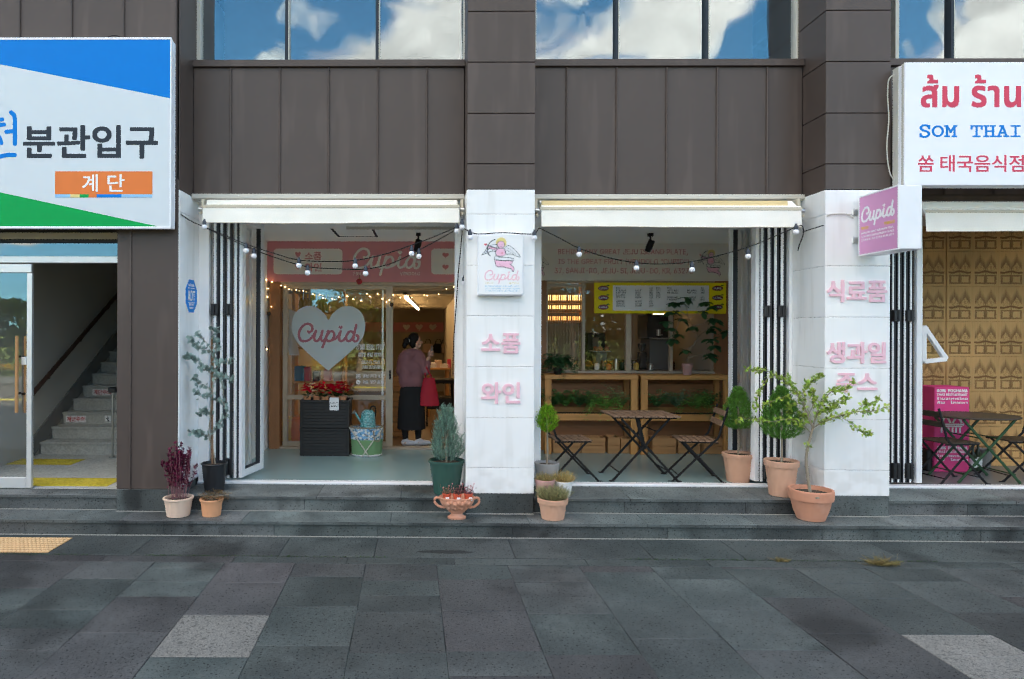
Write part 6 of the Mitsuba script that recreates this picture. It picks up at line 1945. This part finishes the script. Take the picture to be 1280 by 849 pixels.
for i in range(9):
    a = -math.pi / 2 - .7 + i * .17
    rel.append(xf(ball((0, 0, 0), .016, 6), (x + .125 * math.cos(a), Y + .125 * math.sin(a) * .72, zb + .115 + .012 * ((i * 2) % 3))))
part(t, 'relief', cat(rel), 'terracotta', True)
for k, (px, col, nm) in enumerate(((558.5, (.22, .16, .10), 'yellowish'), (571.5, (.14, .085, .075), 'brownish'), (585.5, (.20, .085, .095), 'reddish'))):
    q = thing('small_potted_succulent', ('left', 'middle', 'right')[k] + f' of three small red pots in the terracotta bowl, with a {nm} plant', 'plant')
    xp, yp, zp = P(px, 620, Y - .03)[0], Y - .03 - .012 * (k == 1), zb + .172
    part(q, 'pot', lathe([(.030, 0), (.040, .065), (.043, .066), (.043, .080), (.036, .080), (.034, .07), (1e-4, .068)], 18, (xp, yp, zp)), 'pot_red', 40)
    part(q, 'tag', box(xp - .012 + .006 * k, xp + .022 + .006 * k, yp - .048, yp - .042, zp + .018, zp + .050, .001), 'ink_white')
    n = 150
    base = np.c_[xp + g.normal(0, .024, n), yp + g.normal(0, .018, n), zp + .07 + np.abs(g.normal(0, .034, n))]
    m, c = leaves(base, rdir(n, g) + [0, 0, .5], rdir(n, g), g.uniform(.012, .024, n), g.uniform(.008, .013, n), tones(col, n, g, .4, .3))
    part(q, 'foliage', m, 'leaf', color=c)
    sp_t = [tube([(xp + a, yp, zp + .07), (xp + a * 1.8, yp + .01, zp + .13 + .02 * i)], .0016, 4) for i, a in enumerate((-.02, .012, .03))]
    part(q, 'stalks', cat(sp_t + [ball((xp + a * 1.8, yp + .01, zp + .13 + .02 * i), .007, 5) for i, a in enumerate((-.02, .012, .03))]), 'text_pink', True)


def ballshrub(label, px, ybase, half, yrim, Y, zbase, pm, cy0, cy1, rx, col, n=900, trunk=True, conic=.35, rimh=.045):
    t = thing('potted_topiary', label, 'plant')
    x, r, zt = pot_at(px, ybase, half, yrim, Y)
    flower_pot(t, x, Y, zbase, r * .70, r, zt - zbase, pm, rimh)
    za, zb_ = P(px, cy1 + (3 if conic > .5 else 0), Y)[2], P(px, cy0 + (3 if conic > .5 else 0), Y)[2]
    k = (Y + 6.74) / F
    part(t, 'trunk', tube(spline([(x, Y, zt - .03), (x + .006, Y, (zt + za) / 2), (x, Y, za + (zb_ - za) * .5)], 5), [.011] * 6 + [.009] * 5, 8), 'bark', True)
    hz, rx = (zb_ - za), rx * k
    s = g.random(n)
    a = g.random(n) * 6.28
    pr = np.sin(np.pi * s ** (1 - conic * .55)) ** .62 * (1 - conic * .55 * s)
    rad = rx * (1.12 if conic > .5 else 1.05) * pr * (.25 + .75 * g.random(n) ** .45)
    cen = np.c_[x + rad * np.cos(a), Y + rad * np.sin(a), za + s * hz * .90]
    d = np.c_[np.cos(a) * .5, np.sin(a) * .5, np.full(n, .85)] + g.normal(0, .25, (n, 3)); d /= np.linalg.norm(d, axis=1)[:, None]
    m, c = sprigs(cen, d, g.uniform(.03, .065, n), 15, .015, .0045, tones(col, n, g, .3), .55)
    part(t, 'foliage', m, 'leaf', color=c)
    return t


ballshrub('bright lime green ball topiary in a grey pot beside the middle pillar', 683.5, 606, 15.5, 578, .33, FL - .003, 'pot_grey', 507, 541, 11.8, (.26, .46, .035), 620, rimh=0)
ballshrub('dark green topiary in a terracotta pot inside the doorway beside the angled door leaf', 922.5, 601, 18.5, 566, .82, FL + .001, 'terracotta_pale', 480, 534, 18.5, (.15, .33, .06), 1700, conic=.75)
ballshrub('dark green topiary in a larger terracotta pot before the stacked right door', 976.5, 613, 19.8, 575, .22, FL - .003, 'terracotta_pale', 478, 546, 23, (.135, .30, .055), 2200, conic=.75, rimh=.06)


def grass_pot(label, px, ybase, half, yrim, Y, zbase, pm, n, L, col, rimh=.035):
    t = thing('potted_grass', label, 'plant')
    x, r, zt = pot_at(px, ybase, half, yrim, Y)
    flower_pot(t, x, Y, zbase, r * .74, r, zt - zbase, pm, rimh)
    a, q = g.random(n) * 6.28, np.sqrt(g.random(n))
    base = np.c_[x + q * r * .72 * np.cos(a), Y + q * r * .72 * np.sin(a), np.full(n, zt - .02)]
    d = np.c_[np.cos(a) * q * .75, np.sin(a) * q * .75, np.full(n, 1.0)] + g.normal(0, .28, (n, 3))
    Ls = g.uniform(.5, 1.1, n) * L
    m1, c1 = leaves(base, d, rdir(n, g), Ls, .0045, tones(col, n, g, .35, .4))
    k = n
    i = g.integers(0, n, k)
    dn = d / np.linalg.norm(d, axis=1)[:, None]
    b2 = base[i] + dn[i] * (Ls[i] * g.uniform(.3, .95, k))[:, None]
    m2, c2 = leaves(b2, dn[i] + rdir(k, g) * .7, rdir(k, g), g.uniform(.012, .028, k), .004, tones(np.array(col) * [1.1, 1.1, 1], k, g, .3, .3))
    part(t, 'grass_blades', cat(m1, m2), 'leaf', color=np.vstack([c1, c2]))


grass_pot('pale grassy plant in a rose clay pot against the middle pillar, half hidden', 681, 622, 12.5, 599, .06, FL - .003, 'pot_rose', 420, .085, (.32, .30, .14), 0)
grass_pot('pale yellow grassy plant in a white pot behind the front terracotta pot', 704.5, 620, 11, 601, .10, FL - .003, 'pot_white', 480, .125, (.42, .38, .16), 0)
grass_pot('dense grey green grass in a terracotta pot on the lower step before the middle pillar', 690.8, 649, 18.8, 622, -.14, S1, 'terracotta_pale', 1100, .15, (.27, .30, .15), .05)
# slender tree
t = thing('potted_tree', 'slender tree with wide arching branches in the big terracotta pot at the right pillar', 'plant')
Y = -.10
x, r, zt = pot_at(1013.5, 648, 25.3, 611, Y)
h = zt - S1
prof = [(r * .55, 0), (r * .62, .006), (r * .80, h * .35), (r * .90, h * .66), (r * .93, h * .67), (r * .985, h * .68), (r, h * .76), (r * 1.005, h * .97), (r * .98, h), (r * .90, h), (r * .86, h * .86)]
part(t, 'pot', lathe(prof, 44, (x, Y, S1)), 'terracotta', 30)
part(t, 'soil', lathe([(r * .87, 0), (r * .5, .008), (1e-4, .012)], 24, (x, Y, S1 + h * .86)), 'soil')
part(t, 'pot_mark', xf(box(-.024, .024, -.003, .004, -.009, .009, .004), (x - .045, Y - r * .985, S1 + h * .86), rz=.15), 'bark')
paths = [([(1013, 618, -.1), (1009, 590, -.1), (1008, 570, -.1), (1012, 550, -.1), (1016, 535, -.1)], .016, .011, 0),
         ([(1016, 535, -.1), (1006, 510, -.08), (995, 490, -.02), (978, 474, .0), (958, 464, -.04), (944, 463, -.08), (932, 460, -.1)], .008, .002, 95),
         ([(978, 474, .0), (965, 470, -.05), (955, 478, -.08), (948, 492, -.1), (945, 505, -.1)], .003, .0015, 40), ([(995, 490, -.02), (975, 498, -.1), (955, 506, -.14), (944, 512, -.15)], .003, .0015, 36),
         ([(1014, 542, -.1), (1002, 530, -.15), (985, 524, -.2), (962, 527, -.22), (940, 524, -.22), (919, 525, -.22)], .004, .0015, 60), ([(1006, 510, -.08), (1004, 490, -.14), (1015, 478, -.18), (1026, 469, -.2)], .004, .0015, 60),
         ([(1016, 535, -.1), (1022, 515, -.16), (1030, 500, -.2), (1042, 488, -.25), (1055, 488, -.26), (1068, 476, -.28)], .007, .002, 90), ([(1016, 535, -.1), (1030, 527, -.2), (1048, 520, -.25), (1068, 515, -.3), (1090, 514, -.34), (1111, 508, -.36)], .007, .002, 95),
         ([(1048, 520, -.25), (1062, 528, -.3), (1073, 537, -.34), (1083, 541, -.36), (1092, 541, -.36)], .003, .0015, 44), ([(1068, 515, -.3), (1082, 505, -.32), (1092, 504, -.34), (1099, 497, -.35)], .003, .0015, 44),
         ([(1030, 500, -.2), (1040, 505, -.22), (1052, 502, -.24), (1060, 497, -.26)], .003, .0015, 44), ([(1010, 520, -.08), (1018, 500, -.02), (1012, 486, .0), (1008, 478, .0)], .004, .0015, 60), ([(1003, 505, -.05), (990, 505, .05), (985, 515, .08), (990, 528, .06)], .003, .0015, 40),
         ([(1022, 515, -.16), (1036, 512, -.1), (1046, 508, -.05)], .003, .0015, 40), ([(1000, 500, -.05), (988, 482, -.1), (985, 470, -.14)], .003, .0015, 40), ([(1012, 548, -.1), (1008, 556, -.12), (1015, 560, -.14)], .002, .001, 8), ([(1016, 532, -.1), (1008, 522, .0), (1000, 518, .08)], .003, .001, 36)]
br, bp, bd = [], [], []
for pth, r0, r1, k in paths:
    c = spline([P(*q) for q in pth], 6)
    br.append(tube(c, np.linspace(r0, r1, len(c)), 7, False))
    if k:
        k = int(k * 1.7)
        s = g.uniform(.12, 1, k)
        idx = s * (len(c) - 1); lo = np.floor(idx).astype(int).clip(0, len(c) - 2)
        tg = c[lo + 1] - c[lo]; tg /= np.linalg.norm(tg, axis=1)[:, None]
        bp.append(c[lo] + (c[lo + 1] - c[lo]) * (idx - lo)[:, None] + g.normal(0, .012, (k, 3)))
        bd.append(tg * .6 + rdir(k, g))
part(t, 'trunk', br[0], 'bark', True)
part(t, 'branches', cat(br[1:]), 'bark', True)
bp, bd = np.vstack(bp), np.vstack(bd)
n = len(bp)
m, c = leaves(bp, bd, rdir(n, g) * .6 + [0, -.3, .7], g.uniform(.026, .046, n), g.uniform(.015, .025, n), tones((.27, .44, .075), n, g, .38, .4), rounder=True)
part(t, 'leaves', m, 'leaf', color=c)

# ferns in the troughs
def fern(t, c, n, L, col, droop=.8, w=.035):
    fr_p, fr_d, fr_l, fr_w = [], [], [], []
    for i in range(n):
        a = g.random() * 6.28
        Lf = L * g.uniform(.65, 1.1)
        u = np.linspace(0, 1, 9)
        rr_ = Lf * (u * .75)
        zz = Lf * (u * g.uniform(.9, 1.5) - droop * u ** 2.2)
        p = np.c_[c[0] + rr_ * math.cos(a), c[1] + rr_ * math.sin(a) * .6, c[2] + zz] + g.normal(0, .004, (9, 3))
        tg = np.gradient(p, axis=0); tg /= np.linalg.norm(tg, axis=1)[:, None]
        sd = np.cross(tg, [0, 0, 1.0]); sd /= np.linalg.norm(sd, axis=1)[:, None] + 1e-9
        for k in range(1, 9):
            for s in (-1, 1):
                fr_p.append(p[k]); fr_d.append(tg[k] * .5 + sd[k] * s); fr_l.append(w * (1.15 - u[k] * .8) * 1.2); fr_w.append(w * .36)
        fr_p.append(p[0]); fr_d.append(p[4] - p[0]); fr_l.append(np.linalg.norm(p[4] - p[0])); fr_w.append(.004)
        fr_p.append(p[4]); fr_d.append(p[8] - p[4]); fr_l.append(np.linalg.norm(p[8] - p[4])); fr_w.append(.003)
    k = len(fr_p)
    m, cc = leaves(np.array(fr_p), np.array(fr_d), np.array([0, -.4, 1.]) + g.normal(0, .25, (k, 3)), np.array(fr_l), np.array(fr_w), tones(col, k, g, .3))
    part(t, 'fronds', m, 'leaf', color=cc)


Yf = YF + .10
for px, py, n, L, col, dr_p, lab in ((692, 510, 24, .22, (.028, .065, .02), .75, 'dark fern at the left end of the left trough'), (706, 509, 26, .24, (.035, .085, .022), .8, 'full dark fern second from the left in the left trough'), (724, 508, 16, .20, (.03, .06, .025), .6, 'upright dark fern behind the left chair in the left trough'),
                                (737, 510, 24, .22, (.04, .085, .025), .8, 'dark fern in the middle of the left trough'), (754, 512, 22, .30, (.075, .15, .03), 1.25, 'light green trailing fern at the left edge of the bistro table'), (776, 508, 14, .24, (.075, .10, .04), .6, 'airy pale fern at the right end of the left trough'),
                                (822, 510, 18, .20, (.035, .075, .025), .7, 'dark fern at the left end of the right trough'), (845, 510, 26, .22, (.06, .095, .055), .8, 'grey green fern in the right trough'), (866, 513, 24, .30, (.06, .12, .025), 1.2, 'bright trailing fern in the middle of the right trough'), (884, 511, 22, .22, (.028, .06, .02), .8, 'dark fern behind the chair back in the right trough')):
    t = thing('fern', lab, 'fern')
    p = P(px, py + 8, Yf)
    fern(t, np.array([p[0], YF + (.02 if dr_p > 1 else .10), P(px, 514, Yf)[2] + (.03 if dr_p > 1 else .05)]), n + 12, L * 1.6, np.array(col) * 3.0, dr_p, .055)
t = thing('fern', 'dark leafy fern hanging over the left end of the planter top', 'fern')
p = P(698, 467, YF + .1)
part(t, 'pot', lathe([(.05, 0), (.07, .09), (.062, .09), (1e-4, .08)], 18, (p[0], YF + .14, zt1 if False else P(750, 469, YF)[2] + .001)), 'pot_black', 40)
fern(t, np.array([p[0], YF + .13, P(750, 469, YF)[2] + .09]), 60, .40, (.06, .15, .06), 1.25, .07)

# large leaved plant in the pink pot
t = thing('umbrella_plant', 'large leaved plant with long arching branches in a pink pot on the planter top', 'plant')
Y = YF + .14
zp = P(750, 469, YF)[2] + .001
x = P(859, 460, Y)[0]
part(t, 'pot', lathe([(.052, 0), (.064, .11), (.072, .112), (.074, .15), (.066, .152), (.062, .12), (1e-4, .118)], 24, (x, Y, zp)), 'pot_rose', 40)
paths = [[(859, 452), (862, 440), (872, 422), (866, 408), (860, 396), (858, 384), (852, 378)], [(868, 416), (856, 404), (850, 396), (845, 392)], [(860, 398), (872, 392), (882, 388), (890, 383)], [(872, 422), (884, 412), (892, 408)], [(866, 408), (880, 404), (890, 398)],
         [(862, 446), (876, 444), (888, 442)], [(872, 422), (866, 432), (856, 438)], [(859, 394), (846, 388), (836, 390)], [(884, 410), (900, 412), (908, 414)], [(850, 398), (846, 410), (840, 424)]]
Yl = [Y, Y - .05, Y - .08, Y - .1, Y - .05, Y - .02, Y, Y + .02, Y - .08, Y - .1]
br = []
tips = []
for pth, yy in zip(paths, Yl):
    c = spline([P(px, py, yy) for px, py in pth], 5)
    br.append(tube(c, np.linspace(.006, .003, len(c)), 6, False))
    tips.append(c[-1])
    if len(pth) > 3:
        tips.append(c[len(c) // 2])
part(t, 'branches', cat(br), 'bark', True)
extra = [P(px, py, Y - .06) for px, py in ((842, 378), (858, 372), (880, 378), (896, 400), (888, 414), (884, 424), (894, 432), (889, 446), (832, 402), (840, 410), (846, 418), (893, 424))]
for e in list(tips) + extra:
    k = int(g.integers(5, 8))
    a0 = g.random() * 6.28
    for i in range(k):
        a = a0 + i * 6.28 / k + g.normal(0, .15)
        d = np.array([math.cos(a), math.sin(a) * .6 - .2, -.25 + g.normal(0, .25)])
        L = g.uniform(.075, .13)
        b = np.asarray(e)[None]
        # a broad folded blade that bends down: five stations along the rib
        u = np.array([0, .12, .35, .62, .85, 1.0]); wv = np.array([.03, .10, .30, .34, .20, .01]) * .12
        dn = d / np.linalg.norm(d)
        sd = np.cross(dn, [0, 0, 1]); sd /= np.linalg.norm(sd) + 1e-9
        rib = np.asarray(e) + np.outer(u * L, dn) + np.outer(-(u ** 2) * L * .28, [0, 0, 1])
        vv = np.vstack([rib, rib + sd * wv[:, None] + [0, 0, .005], rib - sd * wv[:, None] + [0, 0, .005]])
        ff = []
        for q in range(5):
            ff += [[q, q + 1, 6 + q + 1], [q, 6 + q + 1, 6 + q], [q, 12 + q + 1, q + 1], [q, 12 + q, 12 + q + 1]]
        part(t, 'leaf', (vv, np.array(ff)), 'leaf', True, color=np.tile(tones((.055, .13, .055), 1, g, .3), (18, 1)))
# weeds in the paving joint
for px, py, n, L, lab in ((977, 702, 90, .085, 'small pale weed tuft in the paving joint, the left one'), (1103, 707, 220, .14, 'larger dry weed tuft in the paving joint, the right one')):
    c0 = G(px, py)
    a = g.random(n) * 6.28
    d = np.c_[np.cos(a), np.sin(a) * .6, g.uniform(.1, .55, n)]
    b = np.c_[c0[0] + g.normal(0, L * .35, n), c0[1] + g.normal(0, L * .12, n), np.full(n, .003)]
    m, c = leaves(b, d, rdir(n, g), g.uniform(.4, 1.1, n) * L, .005, tones((.22, .20, .085), n, g, .35, .3))
    single('weed', m, 'leaf', lab, 'weed', color=c)

# ================================================================== the street behind the camera (seen in the glass)
def tree(x, y, h, rc, col, label, n=5200, group='trees across the road'):
    t = thing('street_tree', label, 'tree', group)
    tp = [(x, y, -.05), (x + .1, y, h * .25), (x - .05, y + .1, h * .55)]
    part(t, 'trunk', tube(spline(tp, 5), np.linspace(.16, .08, 11), 8), 'bark', True)
    lim = []
    cl = []
    for i in range(13):
        a = g.random() * 6.28
        c = np.array([x + rc * .75 * math.cos(a) * math.sqrt(g.random()), y + rc * .75 * math.sin(a) * math.sqrt(g.random()), h * g.uniform(.42, .95)])
        cl.append(c)
        lim.append(tube(spline([(x, y + .05, h * .4), ((x + c[0]) / 2, (y + c[1]) / 2, (h * .4 + c[2]) / 2 + .1), c], 3), np.linspace(.06, .015, 7), 5, False))
    part(t, 'limbs', cat(lim), 'bark', True)
    cl = np.array(cl)
    i = g.integers(0, len(cl), n)
    q = rdir(n, g) * (g.random((n, 1)) ** .4) * rc * g.uniform(.35, .55, (n, 1)) * [1, 1, .75]
    m, c = leaves(cl[i] + q, rdir(n, g) + [0, 0, -.2], rdir(n, g), g.uniform(.12, .24, n), g.uniform(.08, .15, n), tones(col, n, g, .3, .4))
    part(t, 'crown', m, 'leaf', color=c)


for k, (x, y, h, rc, col) in enumerate(((-3.2, -20, 5.2, 2.4, (.075, .115, .02)), (1.6, -20.5, 4.8, 2.2, (.06, .10, .02)), (-8.5, -20.2, 4.9, 2.2, (.05, .09, .02)), (7, -20, 5.4, 2.5, (.06, .10, .02)), (13, -20.4, 4.7, 2.2, (.055, .095, .02)), (19.5, -20.6, 5.0, 2.3, (.05, .09, .02)))):
    tree(x, y, h, rc, col, ORD[k] + ' street tree in the row across the road, mirrored in the glass')
n = 9000
b = np.c_[g.uniform(-30, 30, n), g.uniform(-24.5, -22.2, n), g.uniform(-.1, 1.1, n)]
m, c = leaves(b, rdir(n, g), rdir(n, g), .22, .15, tones((.045, .08, .02), n, g, .35), .12)
scene['hedge'] = mikit.ply(m, 'leaf', color=c)
labels['hedge'] = {'kind': 'stuff', 'label': 'long hedge across the road'}
n = 5000
b = np.c_[g.uniform(-24, 24, n), g.uniform(-22.0, -21.2, n), g.uniform(.25, .5, n)]
m, c = leaves(b, rdir(n, g), rdir(n, g), .10, .09, tones((.55, .34, .03), n, g, .3), .12)
scene['flower_bed'] = mikit.ply(m, 'leaf', color=c)
labels['flower_bed'] = {'kind': 'stuff', 'label': 'bed of yellow flowers across the road'}
n = 16000
xx = g.uniform(-160, 160, n)
hh = 3.2 + 4.5 * meshkit.fbm(np.c_[xx * .05, xx * 0, xx * 0], 3, 6)
b = np.c_[xx, -70 - g.random(n) * 12, g.random(n) ** .8 * hh]
m, c = leaves(b, rdir(n, g), rdir(n, g), 1.3, .9, tones((.04, .068, .02), n, g, .35), .12)
scene['far_wood'] = mikit.ply(m, 'leaf', color=c)
labels['far_wood'] = {'kind': 'stuff', 'label': 'belt of trees far across the road'}
for k, (x, y, w, d_, h, wm) in enumerate(((-38, -62, 9, 8, 9.0, 'far_wall_a'), (-9, -95, 14, 10, 13, 'far_wall_b'), (26, -66, 12, 9, 8.5, 'far_wall_a'))):
    hb = thing('far_house', ('pale house far across the road, the left one', 'grey block far across the road', 'pale house far across the road, the right one')[k], 'house')
    part(hb, 'wall', box(x, x + w, y - d_, y, -.2, h), wm)
    part(hb, 'roof', box(x - .3, x + w + .3, y - d_ - .3, y + .3, h + .002, h + .5, .05), 'ink_dark')
    for i in range(int(w // 3)):
        for j in range(int(h // 3)):
            part(hb, 'window', box(x + .9 + i * 3, x + 2.3 + i * 3, y + .001, y + .06, 1 + j * 3, 2.4 + j * 3, .01), 'far_glass')
